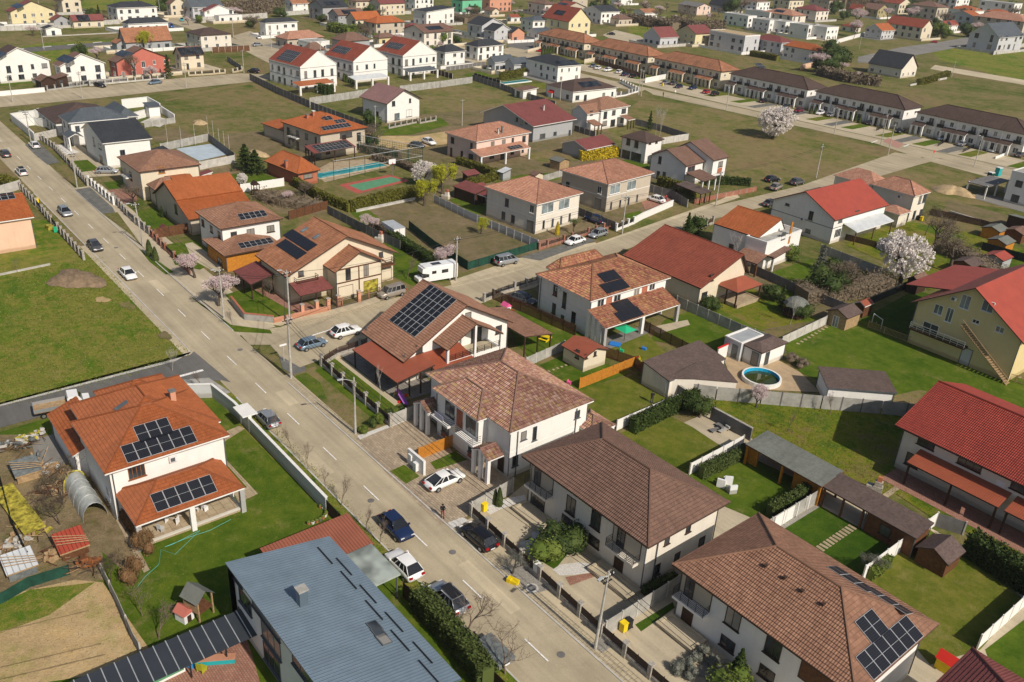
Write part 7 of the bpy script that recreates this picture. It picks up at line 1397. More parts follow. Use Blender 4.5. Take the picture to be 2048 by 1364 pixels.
# ================= walls and fences =================
fence('long white rendered boundary wall of the orange villa with grey panels',[(53.6,5.7),(48.0,5.2),(25.2,5.3)],'wall',1.9,2.4,'palegrey','trim_white',raw=True,cat='wall');fence('short white rendered wall at the corner of the villa plot',[(55.9,11.5),(55.8,9.4),(53.6,5.7)],'wall',1.9,2.4,'palegrey','trim_white',raw=True,cat='wall')
bx('entrance_gate','white canopy roof over the villa gate in the boundary wall','gate',0,0,0,0,0,0,[('roof',-1.4,-.9,2.3,1.4,.9,2.42,'trim_white'),('pillar',-1.25,-.2,0,-1.0,.2,2.3,'trim_white'),('pillar',1.0,-.2,0,1.25,.2,2.3,'trim_white'),('door',-1.0,-.03,.05,1.0,.03,1.9,'rail_dark')],raw=(44.8,5.2,0))
fence('dark brown mesh fence between villa wall and garage',[(25.2,5.3),(20.6,5.3)],'sheet',1.6,2,'wood_dark','rail_dark',raw=True);fence('dark metal fence between carport and hedge',[(10.4,5.6),(4.0,5.4),(-8,5.2)],'sheet',1.7,2,'wood_dark','rail_dark',raw=True)
fence('brown metal fence with pale stone pillars in front of the plain brown-roofed duplex',[(16.2,-6.4),(-3.6,-5.6)],'pillar',1.5,2.7,'trim_brown','stone',raw=True);fence('brown metal fence with pale stone pillars at the bottom edge',[(-3.6,-5.6),(-18,-5.6)],'pillar',1.5,2.9,'trim_brown','stone',raw=True)
fence('pale concrete panel fence between the paved drive and the brown-roofed duplex',[(16.2,-6.4),(17.0,-12.5)],'panel',1.9,2.0,raw=True);fence('pale concrete panel fence with dark hedge between the two brown-roofed duplexes',[(-3.9,-5.8),(-3.6,-26),(-3.6,-38.2)],'panel',1.9,2.1,raw=True)
fence('dark fence with stone pillars around the corner house lawn',[(53.6,-9.3),(35.6,-8.8)],'pillar',1.6,2.9,'wood_dark','stone',raw=True);fence('curved dark fence with stone pillars at the street corner',[(53.6,-9.3),(55.0,-12.5),(55.5,-19.5)],'pillar',1.6,3.0,'wood_dark','stone',raw=True);fence('pale concrete wall end of the corner house lawn',[(35.6,-8.8),(36.0,-15.5),(36.3,-21)],'panel',1.7,2.2,raw=True)
fence('bright orange slatted timber fence dividing the paved driveways',[(837,920),(918,888)],'slats',1.7,2.1);fence('bright orange slatted timber fence in the back garden',[(1158,778),(1268,734)],'slats',1.7,2.2)
fence('brown slatted timber fence behind the orange one',[(1268,734),(1332,786)],'slat',1.7,2.2,'wood_brown','wood_brown');fence('brown slatted timber fence right of the cream shed',[(1204,712),(1268,734)],'slat',1.7,2.2,'wood_brown','wood_brown');fence('long brown slatted fence below the mosaic-roofed duplex',[(985,598),(1060,632),(1150,672)],'slat',1.8,2.2,'wood_brown','wood_dark');fence('brown slatted fence between pillared terrace and play lawn',[(1278,655),(1385,712)],'slat',1.7,2.2,'wood_brown','wood_dark')
fence('pale concrete panel fence beside the cream playhouse shed',[(1052,734),(1128,700)],'panel',1.5,2.1);fence('thin white fence behind the laurel hedge',[(1232,862),(1368,803)],'panel',1.6,2.1,'trim_white');fence('white panel fence beside the conifer hedge',[(1378,950),(1484,893)],'panel',1.6,2.1,'trim_white');fence('white panel fence along the gravel strip of the stepping-stone lawn',[(1545,1062),(1636,1004)],'panel',1.8,2.1,'trim_white','trim_white');fence('white panel fence between the shaded lawn and the red hut garden',[(1724,1160),(1868,1052)],'panel',1.8,2.1,'trim_white','trim_white');fence('white panel fence at the bottom right corner',[(1953,1300),(2110,1155)],'panel',1.8,2.1,'trim_white','trim_white')
fence('dark grey stone wall with square piers behind the patio loungers',[(1420,838),(1500,882)],'wall',1.8,2.0,'concrete_dark','stone',cat='wall');fence('short dark stone wall at the corner of the mown lawn',[(1330,778),(1372,806)],'wall',1.8,2.0,'concrete_dark','stone',cat='wall')
for i in range(9):pass
fence('long grey block wall with dark stone piers across the orchard garden',[(1356,790),(1430,800),(1520,808),(1640,818),(1760,828),(1860,838)],'panel',2.0,3.0,'concrete','concrete_dark',cat='wall')
fence('grey wavy-topped concrete fence below the garden pavilion',[(1352,612),(1480,670),(1560,700)],'panel',1.8,2.2,'concrete');fence('pale concrete fence by the stepping stones',[(1562,692),(1650,650)],'panel',1.6,2.2,'concrete_light','concrete_light');fence('dark mesh fence along the shaded lawn',[(1730,614),(1830,570)],'mesh',1.5,2.4,'net_dark');fence('grey concrete fence across the shrub gardens',[(1500,545),(1600,590),(1700,630)],'panel',1.7,2.3,'concrete_dark','concrete_dark');fence('grey concrete fence behind the bright red roof garden',[(1640,505),(1760,552)],'panel',1.7,2.3,'concrete')
fence('yellow-brown picket fence along the wide garden',[(1735,655),(1800,680),(1900,716),(2000,756),(2060,775)],'rail',1.2,2.6,'wood_pale','wood_pale');fence('dark fence behind the budding tree',[(1860,430),(1960,452),(2060,480)],'board',1.5,2.4,'wood_dark');fence('dark timber fence beside the low garden lawn',[(1690,480),(1750,495),(1800,520)],'board',1.3,2.2,'wood_dark');fence('low concrete kerb wall of the garden behind the terracotta house',[(1900,425),(2048,470)],'wall',.35,3,'concrete_light','concrete_light',cat='wall');fence('dark mesh fence at the right edge under the small sheds',[(1962,500),(2060,528)],'mesh',1.7,2.5,'net_dark');fence('dark board fence right of the dark timber shed',[(1862,568),(1900,582)],'board',1.5,2.2,'wood_dark')
fence('salmon wall with terracotta pillars and dark railings by the second street',[(548,646),(655,622)],'wall',.7,2.7,'salmon','salmon');fence('dark railing gate between salmon pillars',[(655,622),(715,606),(760,592)],'rail',1.6,2.6,'rail_dark','salmon');fence('brick and stone garden wall under the blossom trees',[(463,606),(490,640),(548,646)],'wall',1.1,2.6,'concrete','brickred',cat='wall')
for i,(x,y)in enumerate(((605,632),(634,625),(657,620),(677,614),(718,604))):bx('gate_pillar','salmon rendered gate pillar, %s from the left by the second street'%('first','second','third','fourth','last')[i],'pillar',x,y,0,0,0,0,[('shaft',-.25,-.25,0,.25,.25,1.9,'salmon'),('cap',-.31,-.31,1.903,.31,.31,1.98,'stone')])
fence('long green mesh construction fence around the empty plot',[(818,458),(870,500),(935,540)],'mesh',1.7,2.5,'net_green');fence('green mesh fence along the second street verge',[(935,540),(1076,498)],'mesh',1.5,2.5,'net_green');fence('pale grey sheet-metal fence between the empty plot and the grey duplex',[(868,405),(940,440),(1075,497)],'sheet',1.7,2.3,'palegrey','trim_white');fence('dark grey panel fence beside the orange gable house',[(655,428),(720,462),(800,500)],'sheet',1.8,2.2,'concrete_dark','concrete_dark');fence('red-brown board fence behind the orange gable house',[(578,440),(656,418)],'board',1.8,2.2,'wood_brown');fence('low white kerb wall under the long clipped hedge',[(712,425),(830,400)],'wall',.5,3,'concrete_light','concrete_light',cat='wall')
fence('white panel fence behind the wooden swing tower',[(482,385),(568,372)],'panel',1.8,2.2,'trim_white','trim_white');fence('pale concrete wall at the near side of the blue court',[(400,340),(470,326)],'panel',1.9,2.2,'concrete_light');fence('grey concrete wall at the rear of the blue court',[(322,303),(418,282)],'panel',1.9,2.2,'concrete');fence('dark grey wall on the right side of the blue court',[(418,282),(470,322)],'panel',1.9,2.2,'concrete_dark','concrete_dark')
fence('brown board gate fence in front of the two-tier brown-roofed house',[(308,478),(400,462)],'board',1.9,2.4,'wood_brown');fence('dark fence with brick pillars along the two-tier house lawn',[(300,470),(340,510),(380,548)],'pillar',1.3,2.4,'wood_dark','brick');fence('grey stone-pillared fence below the orange-brown gable house',[(228,402),(262,440),(300,470)],'pillar',1.5,2.2,'trim_grey','stone');fence('dark fence with white pillars before the cream two-storey house',[(178,368),(228,410)],'pillar',1.6,2.2,'rail_dark','trim_white');fence('dark fence with stone pillars before the tall white gable house',[(110,300),(140,332),(176,372)],'pillar',1.6,2.2,'rail_dark','stone');fence('short pillared fence around the white gravel forecourt',[(84,282),(110,300)],'pillar',1.5,2.2,'rail_dark','stone')
fence('white rendered walls of the bungalow forecourt along the street',[(24,243),(48,262),(70,282)],'wall',2.0,2.6,'trim_white','trim_white',cat='wall');fence('white rendered wall between bungalow and slate-roofed house',[(38,254),(70,250),(98,256)],'wall',2.0,3,'trim_white','trim_white',cat='wall');fence('rear white rendered wall of the bungalow plot',[(24,243),(70,236),(80,232)],'wall',2.0,3,'trim_white','trim_white',cat='wall');fence('grey slab wall behind the parked white car',[(70,282),(125,270)],'panel',1.8,2.3,'concrete_light');fence('long white wall behind the slate roofs',[(245,218),(297,212),(322,226)],'wall',2.6,3,'trim_white','trim_white',cat='wall');fence('white wall beside the small white outbuilding',[(262,242),(322,226),(350,244)],'wall',2.0,3,'trim_white','trim_white',cat='wall');fence('grey garden fence with arched tops beyond the white wall',[(290,255),(350,246)],'panel',1.5,2.2,'concrete')
fence('dark pillared fence on the left side of the street by the peach house',[(42,380),(80,420),(110,455),(168,520)],'pillar',1.5,2.3,'rail_dark','stone');fence('pale concrete fence piece left of the peach house',[(-5,392),(42,378)],'panel',1.9,2.2,'concrete_light');fence('low concrete kerb of the peach house garden',[(-20,555),(100,530)],'wall',.2,4,'concrete_light','concrete_light',cat='wall')
fence('dark grey concrete fence along the long dry field',[(500,160),(560,190),(620,216)],'panel',2.2,2.5,'concrete_dark','concrete');fence('dark grey concrete fence in front of the lone white gable house',[(622,218),(680,240),(748,266)],'panel',2.2,2.5,'concrete_dark','concrete');fence('pale concrete fence behind the lone white gable house',[(620,210),(700,198),(745,190)],'panel',2.2,2.5,'concrete');fence('pale concrete fence behind the green plot',[(800,185),(880,175),(944,166)],'panel',2.2,2.5,'concrete');fence('dark grey concrete fence right of the green plot',[(944,160),(1000,178),(1060,200),(1110,215)],'panel',2.0,2.4,'concrete_dark','concrete');fence('stone-pillared fence in front of the lone white gable house',[(778,258),(835,246)],'pillar',1.3,2.4,'rail_dark','stone');fence('short pillared fence right of the lone white gable house',[(840,248),(871,242)],'pillar',1.3,2.4,'rail_dark','stone')
fence('dark board fence beside the stepped-roof house hedge',[(1290,382),(1340,395),(1374,415)],'sheet',1.8,2.2,'concrete_dark','concrete');fence('brick fence with brick piers by the second street',[(1388,408),(1440,396),(1512,382)],'wall',1.0,2.4,'brick','brick',cat='wall');fence('white rendered wall of the beige duplex',[(1267,448),(1285,438),(1345,412)],'wall',1.3,2.6,'trim_white','trim_white',cat='wall');fence('dark fence between the two salmon-roofed duplexes',[(1155,430),(1230,460)],'sheet',1.7,2.2,'concrete_dark','concrete');fence('white pillared fence by the silver estate',[(1232,462),(1267,448)],'pillar',1.4,2,'rail_dark','trim_white');fence('brick pillared fence behind the white saloon',[(1078,500),(1110,490),(1160,474),(1222,456)],'pillar',1.3,2.6,'trim_brown','brick')
fence('dark plank fence with stone posts behind the barn-roofed house',[(1340,478),(1400,458),(1425,448)],'pillar',1.6,2.4,'wood_dark','stone');fence('pale concrete fence round the garden next to the big field',[(1316,290),(1376,280)],'panel',1.9,2.3,'concrete_light');fence('dark concrete fence between garden and big field',[(1270,250),(1320,262),(1376,280)],'panel',1.9,2.3,'concrete_dark','concrete_dark');fence('grey concrete fence by the salmon duplex garden',[(1060,372),(1140,348)],'panel',1.6,2.2,'concrete');fence('grey concrete fence beside the maroon gable house',[(1148,262),(1190,275)],'panel',1.7,2.2,'concrete_dark')
fence('dark railings with stone piers before the mosaic-roofed duplex',[(968,604),(1005,588),(1075,566)],'pillar',1.4,2.4,'rail_dark','stone');fence('white pillared fence of the long white bungalow',[(1222,196),(1250,192),(1276,184)],'pillar',1.6,2.6,'trim_grey','trim_white');fence('grey pillared fence on the street side of the long white bungalow',[(1276,184),(1240,166)],'pillar',1.6,2.6,'trim_grey','trim_white');fence('pale slatted fence in front of the middle salmon terrace',[(1290,166),(1345,155)],'sheet',1.9,2.5,'trim_white','trim_white');fence('brown fence along the apron of the middle salmon terrace',[(1190,126),(1230,138),(1290,158)],'sheet',1.8,2.6,'wood_brown','stone')
for i,(a,b)in enumerate((((1500,188),(1672,222)),((1690,226),(1880,268)),((1885,268),(2060,312)))):fence('dark railing with small stone piers along the front gardens of the %s brown terrace'%('left','middle','right-hand')[i],[a,b],'pillar',1.2,3.6,'rail_dark','stone')
for i,(a,b)in enumerate((((1215,118),(1250,128)),((1345,155),(1500,190)))):fence('dark railing along the front gardens of the %s salmon terrace'%('middle','nearest')[i],[a,b],'pillar',1.2,3.6,'rail_dark','stone')
fence('dark railing between two drives at the far right, left one',[(1875,293),(1902,278)],'rail',1.0,2.5);fence('dark railing between two drives at the far right, right one',[(1925,305),(1962,288)],'rail',1.0,2.5);fence('dark railing beside the black estate and thujas',[(1752,262),(1790,246)],'rail',1.0,2.5);fence('white wall of the drive at the right edge',[(1990,318),(2036,300)],'wall',.6,3,'trim_white','trim_white',cat='wall')
fence('long pale concrete fence at the top left behind the tiny gatehouse',[(0,62),(75,60),(110,55),(240,48)],'panel',2.0,3,'concrete_light','concrete');fence('pale kerb along the field beside the fifth street',[(85,74),(240,66)],'wall',.3,5,'concrete_light','concrete_light',cat='wall');fence('white pillared fence of the left-edge gable house',[(-20,194),(48,188),(90,184)],'wall',1.3,2.6,'trim_white','trim_white',cat='wall');fence('grey pillared fence before the small-gabled white house',[(95,182),(140,176),(180,170)],'pillar',1.4,2.4,'rail_dark','concrete');fence('fence with white posts around the red-walled house',[(180,172),(240,166),(330,158)],'pillar',1.4,2.4,'rail_dark','concrete_light');fence('cream pillared fence of the cream solar house',[(378,152),(417,150),(450,147)],'pillar',1.3,2.2,'rail_dark','cream');fence('short cream pillared fence right of the gate',[(466,146),(484,142)],'pillar',1.3,2.2,'rail_dark','cream');fence('dark panel fence behind the pillared carport',[(455,122),(484,142)],'sheet',1.8,2.4,'concrete_dark')
fence('dark brown gate fence on the upper street corner',[(425,106),(500,102)],'board',2.2,2.6,'wood_brown','cream');fence('long pale concrete wall at the top beside the turquoise car',[(393,46),(460,42),(535,36)],'panel',2.6,3,'concrete_light','concrete');fence('white boundary wall of the modern white row',[(1662,90),(1740,68)],'wall',2,4,'trim_white','trim_white',cat='wall');fence('pale wall at the right edge before the slate-roofed modern house',[(1986,110),(2060,90)],'wall',2,4,'concrete_light','concrete_light',cat='wall');fence('pale wall with small thujas by the steep dark-roofed house',[(1820,172),(1893,158)],'wall',.7,3,'concrete_light','concrete_light',cat='wall');fence('salmon wall behind the left brown terrace',[(1600,140),(1636,132)],'wall',2.2,3,'peach','peach',cat='wall');fence('white garden wall by the dark timber carport',[(620,28),(560,32)],'wall',2,3,'concrete_light','concrete_light',cat='wall');fence('pale fence before the mauve-roofed cream house',[(770,30),(822,28)],'panel',1.8,3,'concrete_light','concrete_light');fence('pale wall between the stepped gables and the twin solar house',[(905,66),(935,72)],'wall',1.8,3,'trim_white','trim_white',cat='wall');fence('cream wall by the bright red car',[(1055,106),(1095,96)],'wall',1.4,3,'cream','cream',cat='wall');fence('black board fence beside the small lawn of the twin gable bungalow',[(948,156),(1000,172)],'sheet',1.9,2.4,'rail_dark');fence('dark fence below the black-roofed pair',[(892,142),(970,132)],'panel',1.6,2.4,'concrete_dark');fence('white wall beside the yellow bin at the salmon terrace',[(1168,128),(1222,117)],'wall',1.8,3,'cream','cream',cat='wall');fence('dark fence behind the white pool hut',[(860,146),(905,158)],'sheet',1.9,2.4,'wood_dark');fence('grey panel fence of the red hut garden corner',[(1868,1052),(1925,1070)],'panel',1.7,2.2,'concrete_dark')
fence('grey panel fence between ploughed plot and villa lawn',[(205,1150),(240,1220),(270,1290),(282,1310)],'panel',1.3,2.2,'concrete','concrete_light');fence('dark green shade net around the junk yard',[(-40,1225),(10,1205),(60,1175),(140,1150)],'mesh',1.2,2.3,'net_green');fence('black shade net beside the yellow-covered racks',[(0,955),(28,1060),(60,1125)],'mesh',1.3,2.2,'net_dark')
# ================= trees and hedges =================
for a in((390,556,4.6,'pinkblossom','blossoming tree by the kerb, left one of the pair',1.15),(438,612,5.2,'pinkblossom','blossoming tree against the concrete pole, right one of the pair',1.2),(880,533,4.2,'pinkblossom','pink blossoming shrub behind the motorhome',1.2),(742,470,4,'pinkblossom','sparse blossom tree by the dark grey panel fence',1.0),
(1545,277,9.5,'blossom','big round white blossom tree alone on the dry field',1.3),(1800,565,9.5,'blossom','large white blossom tree among the back gardens',1.05),(846,372,6,'blossom','thin white blossom tree beside the sports court',1.0),(572,410,3,'pinkblossom','small pink blossom tree behind the two-tier house',1),(485,372,3,'blossom','small white blossom beside the swing tower',.9),
(884,388,7.5,'willow','right bright yellow-green willow by the pavilion',1.0),(848,412,6.5,'willow','left bright yellow-green willow at the hedge end',.9),(962,468,3.6,'willow','small yellow-green bush on the brown plot by the sheet fence',.9),(290,102,8,'willow','yellow-green willow before the plain orange roof',.9),
(270,160,8.5,'haze','bare reddish tree in front of the red-walled house',.8),(305,160,5,'pinkblossom','pink blossom tree beside the teal-blue saloon',1.1),(338,158,8,'pine','dark pine right of the red-walled house',.9),(195,122,5,'pinkblossom','pale pink blossom behind the small-gabled white house',1.3),(66,72,4,'pinkblossom','pale blossom beside the tiny gatehouse',1.2),(118,38,0,'','',0),
(200,44,7.5,'spruce','dark spruce by the white slate villa',1.0),(187,42,6,'bush','dark evergreen clump beside the spruce',1),(385,36,4.5,'pinkblossom','pink blossom tree by the turquoise car',1.3),(330,22,8,'bush','dark green tree clump at the top street',1),(468,18,8,'haze','yellowish bare tree by the top wall, left',1.2),(510,24,8,'haze','greyish bare tree by the top wall, middle',1.2),(555,26,7,'haze','brown bare tree by the top wall, right',1.2),(560,34,5,'bush','dark green shrub row by the top wall',1.4),
(492,340,6,'spruce','dense dark conifer group by the sand heap, left',2.4),(512,348,5.5,'spruce','dense dark conifer group by the sand heap, right',2.6),(1298,262,6,'spruce','small dark spruce near the two birches',.9),(1311,272,8.5,'birch','left one of two pale birches by the field',.6),(1319,274,8.5,'birch','right one of two pale birches by the field',.8),(1665,138,10,'bush','very large dark green conifer mass, right half',1.5),(1648,146,8,'bush','very large dark green conifer mass, left half',1.4),
(1655,590,5.5,'bush','dark evergreen mass in the shrub garden',1.3),(1640,540,5,'pine','dark conical shrub on the ornamental lawn',1.2),(1665,545,3,'bush','low dark bush right of the conical shrub',1.2),(1690,590,6,'haze','leafless brown shrub tangle beside the white blossom tree',1.5),(1900,545,8.5,'haze','large budding golden-brown tree in the right gardens',1.2),(1870,500,7,'haze','smaller budding tree behind the golden-brown one',1.3),(1850,470,6,'bare','bare tree behind the dark board fence',1.2),(1580,650,5,'birch','pale bare birch in front of the green gazebo',.8),(1560,620,4.5,'spruce','blue-grey spruce left of the green gazebo',1.0),(1465,535,7,'birch','white-barked bare tree behind the orange-roofed pavilion',.8),(1600,640,3,'bush','round bush right of the green gazebo',1.2),(1540,600,3,'bush','dark bush beside the grey garden fence',1.3),(1420,620,2.6,'bush','round green bush by the cream gable wall',1.2),(1578,520,3.6,'shrub','loose green shrub beside the white terrace',1.1),
(985,325,3,'bush','',0),(1290,398,2.6,'thuja','small thuja left of the white saloon with open boot',1),(1284,392,2.2,'thuja','smaller thuja by the beige duplex',1),(1114,470,2.8,'forsythia','bright yellow conical shrub by the salmon duplex',1),(1148,470,3.5,'budding','yellow-green budding tree by the brick pillars',1.2),(1372,478,5.5,'spruce','dark blue spruce left of the white parapet house',1.2),(1385,470,4,'bush','dark bush in the garden behind the barn roof',1.2),
(760,802,5,'stump','heavily pruned pale tree trunk on the corner lawn',.5),(175,545,0,'','',0),(300,512,3.0,'thuja','left thuja on the planted verge',1.2),(312,522,2.6,'thuja','right thuja on the planted verge',1.2),(268,410,4.5,'haze','bare grey-red tree before the orange-brown gable house',1.2),(325,435,2.4,'spruce','blue-green spruce by the gable house entrance',1.2),(338,432,2.8,'thuja','slim bluish conifer by the gable house entrance',1.0),
(1085,1120,3.0,'shrub','light green shrub beside the white gravel circle',1.5),(1118,1110,3.4,'bush','dark green shrub before the duplex wall',1.4),(1140,1095,3.0,'bush','dark evergreen at the duplex wall',1.0),(998,1012,2.4,'thuja','slim thuja by the paved drive, right',1),(990,1008,1.9,'thuja','slim thuja by the paved drive, left',1),(1025,1148,2.2,'haze','grey-leaved ornamental tree on the roadside gravel bed',1.4),(1470,1372,4.2,'spruce','green conifer at the bottom edge beside the duplex',1.2),(1440,1385,3,'shrub','light green shrub at the bottom edge',1.3),
(1388,826,3.0,'bush','tall laurel at the end of the laurel hedge',1.0),(1400,836,3.2,'bush','rounded laurel tree by the patio',1.0),(1740,1150,2.6,'haze','silvery shrub by the white panel fence',1.1),(1512,815,3.5,'pinkblossom','small pink tree by the block wall, left',.9),(1660,830,3.6,'sapling','small pinkish sapling by the block wall, right',.9),(1575,865,3.4,'sapling','thin sapling in the orchard grass',.9),(1600,800,0,'','',0),
(555,872,3.2,'sapling','bare sapling on the verge by the villa wall, first from the top',1),(582,898,3.2,'sapling','bare sapling on the verge by the villa wall, second from the top',1),(616,940,3.4,'sapling','bare sapling on the verge by the villa wall, third from the top',1),(650,985,3.2,'sapling','bare sapling on the verge by the villa wall, fourth from the top',1),(683,1012,3.6,'sapling','bare sapling on the verge by the villa wall, fifth from the top',1.2),(732,1062,3.4,'sapling','bare sapling beside the garage corner',1),(760,1088,3.6,'sapling','bare sapling beside the dark blue off-road car',1),
(934,1272,4.6,'sapling','bare street tree behind the silver off-road car',1.9),(1010,1348,4.6,'sapling','bare street tree by the dark trailer',1.9),(345,742,3.5,'birch','small pale bush at the villa corner',1.1),(403,775,2.6,'sapling','small bare bush at the junction corner',1.4),(465,652,3,'sapling','bare young tree by the brick garden wall',1.2),(372,500,0,'','',0),
(125,1010,4.8,'bare','leafless fruit tree over the junk yard, upper',1.3),(120,1050,4.2,'bare','leafless fruit tree over the junk yard, lower',1.3),(318,1278,3.6,'sapling','bare young tree on the villa lawn by the grey canopy, right',1.6),(285,1232,3.2,'sapling','bare young tree on the villa lawn, left',1.4),(222,1165,3.2,'bare','small bare fruit tree in the soil bed',1.2),(265,1160,2.6,'hazel','brown-leaved columnar shrub at the garden path end',.8),(292,1105,2.8,'hazel','brown-leaved columnar shrub by the porch corner',.7),
(540,600,3.5,'sapling','bare tree on the small lawn before the two-tier house',1.2),(1120,270,2,'bush','',0),(815,558,4,'sapling','spreading bare tree on the side lawn',1.5),(35,545,2.4,'sapling','bare young tree in the peach house garden',1.3),(610,395,3.5,'haze','bare scrub trees in the orchard, left',1.4),(535,420,3.5,'sapling','bare scrub tree in the orchard, right',1.4),(800,375,0,'','',0),(1640,470,0,'','',0),(740,290,3,'bush','dark bush row by the pool villa',1.6),(1000,300,2.4,'bush','',0),
(1410,90,6,'pinkblossom','greyish blossom tree behind the salmon terrace',1.4),(1480,28,10,'haze','large round budding tree behind the modern row',1.4),(1290,22,6,'pinkblossom','blossoming tree on the far green, left',1.4),(1320,30,6,'pinkblossom','blossoming tree on the far green, right',1.4),(1380,48,6,'haze','bare tree before the pink and white row',1.4),(1700,26,8,'haze','bare tree behind the crimson roof',1.5),(1820,190,0,'','',0),(1680,148,5,'pinkblossom','blossom bush behind the left brown terrace',1.4),(1722,165,4.5,'pinkblossom','pink blossom bush by the steep dark-roofed house',1.3),(1200,10,6,'haze','pale bare tree at the top edge',1.4),(935,30,4.5,'pinkblossom','pinkish bare shrub by the black wave roof',1.6),(797,86,4,'pinkblossom','pink shrub by the small yellow house',1.4),(775,64,4.5,'bush','green tree before the beige red-roofed house',1.2),(1640,20,9,'haze','tall leafless poplars at the top right',1.2),(20,500,0,'','',0)):
 if not a[4]:continue
 x,y,h,k_,lab,w_=a;mt=None
 if k_=='forsythia':k_,mt='thuja','forsythia'
 if k_=='hazel':k_,mt='bush','leaf_brown'
 if k_=='stump':k_='birch'
 if 'ornamental' in lab or 'silvery' in lab:mt='leaf_grey'
 tree(x,y,h,k_,lab,w_,mt)
for i,(x,y)in enumerate(((700,166),(707,168),(694,165),(688,162),(1620,228),(1629,229),(1700,240),(1710,242),(1718,246))):tree(x,y,2.8,'thuja',['short green thuja in the row beside the pale metal porch','dark green thuja standing by the parked cars of the brown terraces'][i>3],1.1,group=['thujas by the pale metal porch','thujas by the brown terraces'][i>3])
for i in range(9):tree(*[(1085+i*5,110-i*.6)][0],3.6,'thuja','rusty green thuja in the row behind the bright red car',1.2,group='thujas behind the bright red car')
for lab,pts,h,w_,mt,dn,sz in(('thick rounded thuja hedge along the grey metal-roofed house',[(835,1215),(880,1262),(935,1325),(975,1380)],2.6,1.5,'leaf_thuja',90,.13),('tall laurel hedge beside the mown garden',[(1262,866),(1330,832),(1392,803)],2.0,1.1,'leaf_dark',80,.14),('feathery conifer hedge along the white panel fence',[(1400,958),(1440,938),(1492,912)],1.7,.9,'leaf_thuja',70,.12),('feathery conifer hedge beside the brown garden building',[(1535,1035),(1580,1012),(1622,985)],1.7,1.0,'leaf_thuja',70,.12),('dark laurel hedge at the right edge behind the red hut',[(1930,1105),(1985,1140),(2060,1190)],2.8,1.8,'leaf_dark',80,.15),('low dark hedge between the two brown-roofed duplexes',[(1285,1190),(1350,1160)],1.0,.7,'leaf_dark',80,.1),
('long clipped yellow-green hedge beside the empty plot, left arm',[(590,372),(640,400),(700,424)],2.0,1.1,'leaf_hedge',45,.2),('long clipped yellow-green hedge beside the empty plot, right arm',[(700,424),(765,408),(850,390)],2.4,1.3,'leaf_hedge',45,.2),('clipped hedge before the salmon-tiled house terrace',[(915,328),(960,342),(1000,360)],1.8,1.2,'leaf_hedge',40,.2),('clipped hedge beyond the maroon garden roof',[(935,375),(985,362),(990,350)],1.8,1.2,'leaf_hedge',40,.2),('bright yellow-flowering hedge by the maroon outbuilding',[(1160,320),(1200,318),(1232,312)],2.4,2.0,'forsythia',40,.22),('golden-green row of shrubs beside the stepped-roof house',[(1316,370),(1350,380),(1395,394)],2.2,1.4,'leaf_hedge',40,.2),('dark ivy-like hedge inside the green mesh fence',[(780,480),(820,505),(862,530)],2.0,1.4,'leaf_dark',60,.15),('dark hedge beside the orange tiled porch',[(636,186),(655,190),(668,190)],3.0,2.0,'leaf_dark',30,.25),('dark hedge left of the street at the peach house',[(5,365),(20,375),(38,378)],1.8,2.0,'leaf_hedge',30,.2),('clipped bright hedge by the steep dark-roofed house',[(1835,170),(1862,164),(1895,152)],2.2,2.0,'leaf_hedge',25,.25),('row of tiny black-green thujas before the long white house',[(845,42),(880,44),(910,42)],2.0,1.0,'leaf_dark',30,.25),('dark green thuja row by the white slate villa pool',[(1000,160),(1030,155),(1050,150)],2.6,1.4,'leaf_hedge',30,.25),('dark shrub border behind the pool',[(745,320),(800,332),(830,345)],1.6,1.4,'leaf_tan',30,.2),('thin dry shrub border along the villa kitchen garden',[(225,1010),(250,1040),(275,1075)],1.2,.8,'leaf_brown',60,.1),('scrubby hedge beside the nearest salmon terrace',[(1500,112),(1525,116),(1555,122)],2.5,2.5,'leaf_hedge',25,.25),('leafless shrubs along the dark grey fence of the orange gable house',[(745,455),(770,470),(795,490)],1.8,1.4,'leaf_tan',40,.12),('climbing green shrubs on the near side of the white panel fence',[(1738,1160),(1775,1130)],1.4,.7,'leaf_green',60,.12),('mixed dark shrubs along the garden of the beige duplex',[(1410,370),(1450,368),(1500,372)],1.8,1.4,'leaf_dark',30,.2)):
 hedge(lab,pts,h,w_,mt,dn,sz)
for i,(x,y)in enumerate(((724,866),(744,854),(760,846),(775,838),(790,832),(803,826))):tree(x,y,1.4,'shrub','small laurel shrub on the white gravel strip, %s from the street'%('first','second','third','fourth','fifth','sixth')[i],1.0,'leaf_dark' if i%2 else None)
for i,(x,y)in enumerate(((1353,1345),(1372,1335),(1392,1322),(1406,1310),(1425,1330),(1380,1355))):tree(x,y,1.1,'bush','round grey-green lavender ball, %s of the group at the bottom edge'%('first','second','third','fourth','fifth','sixth')[i],1.1,'leaf_grey')
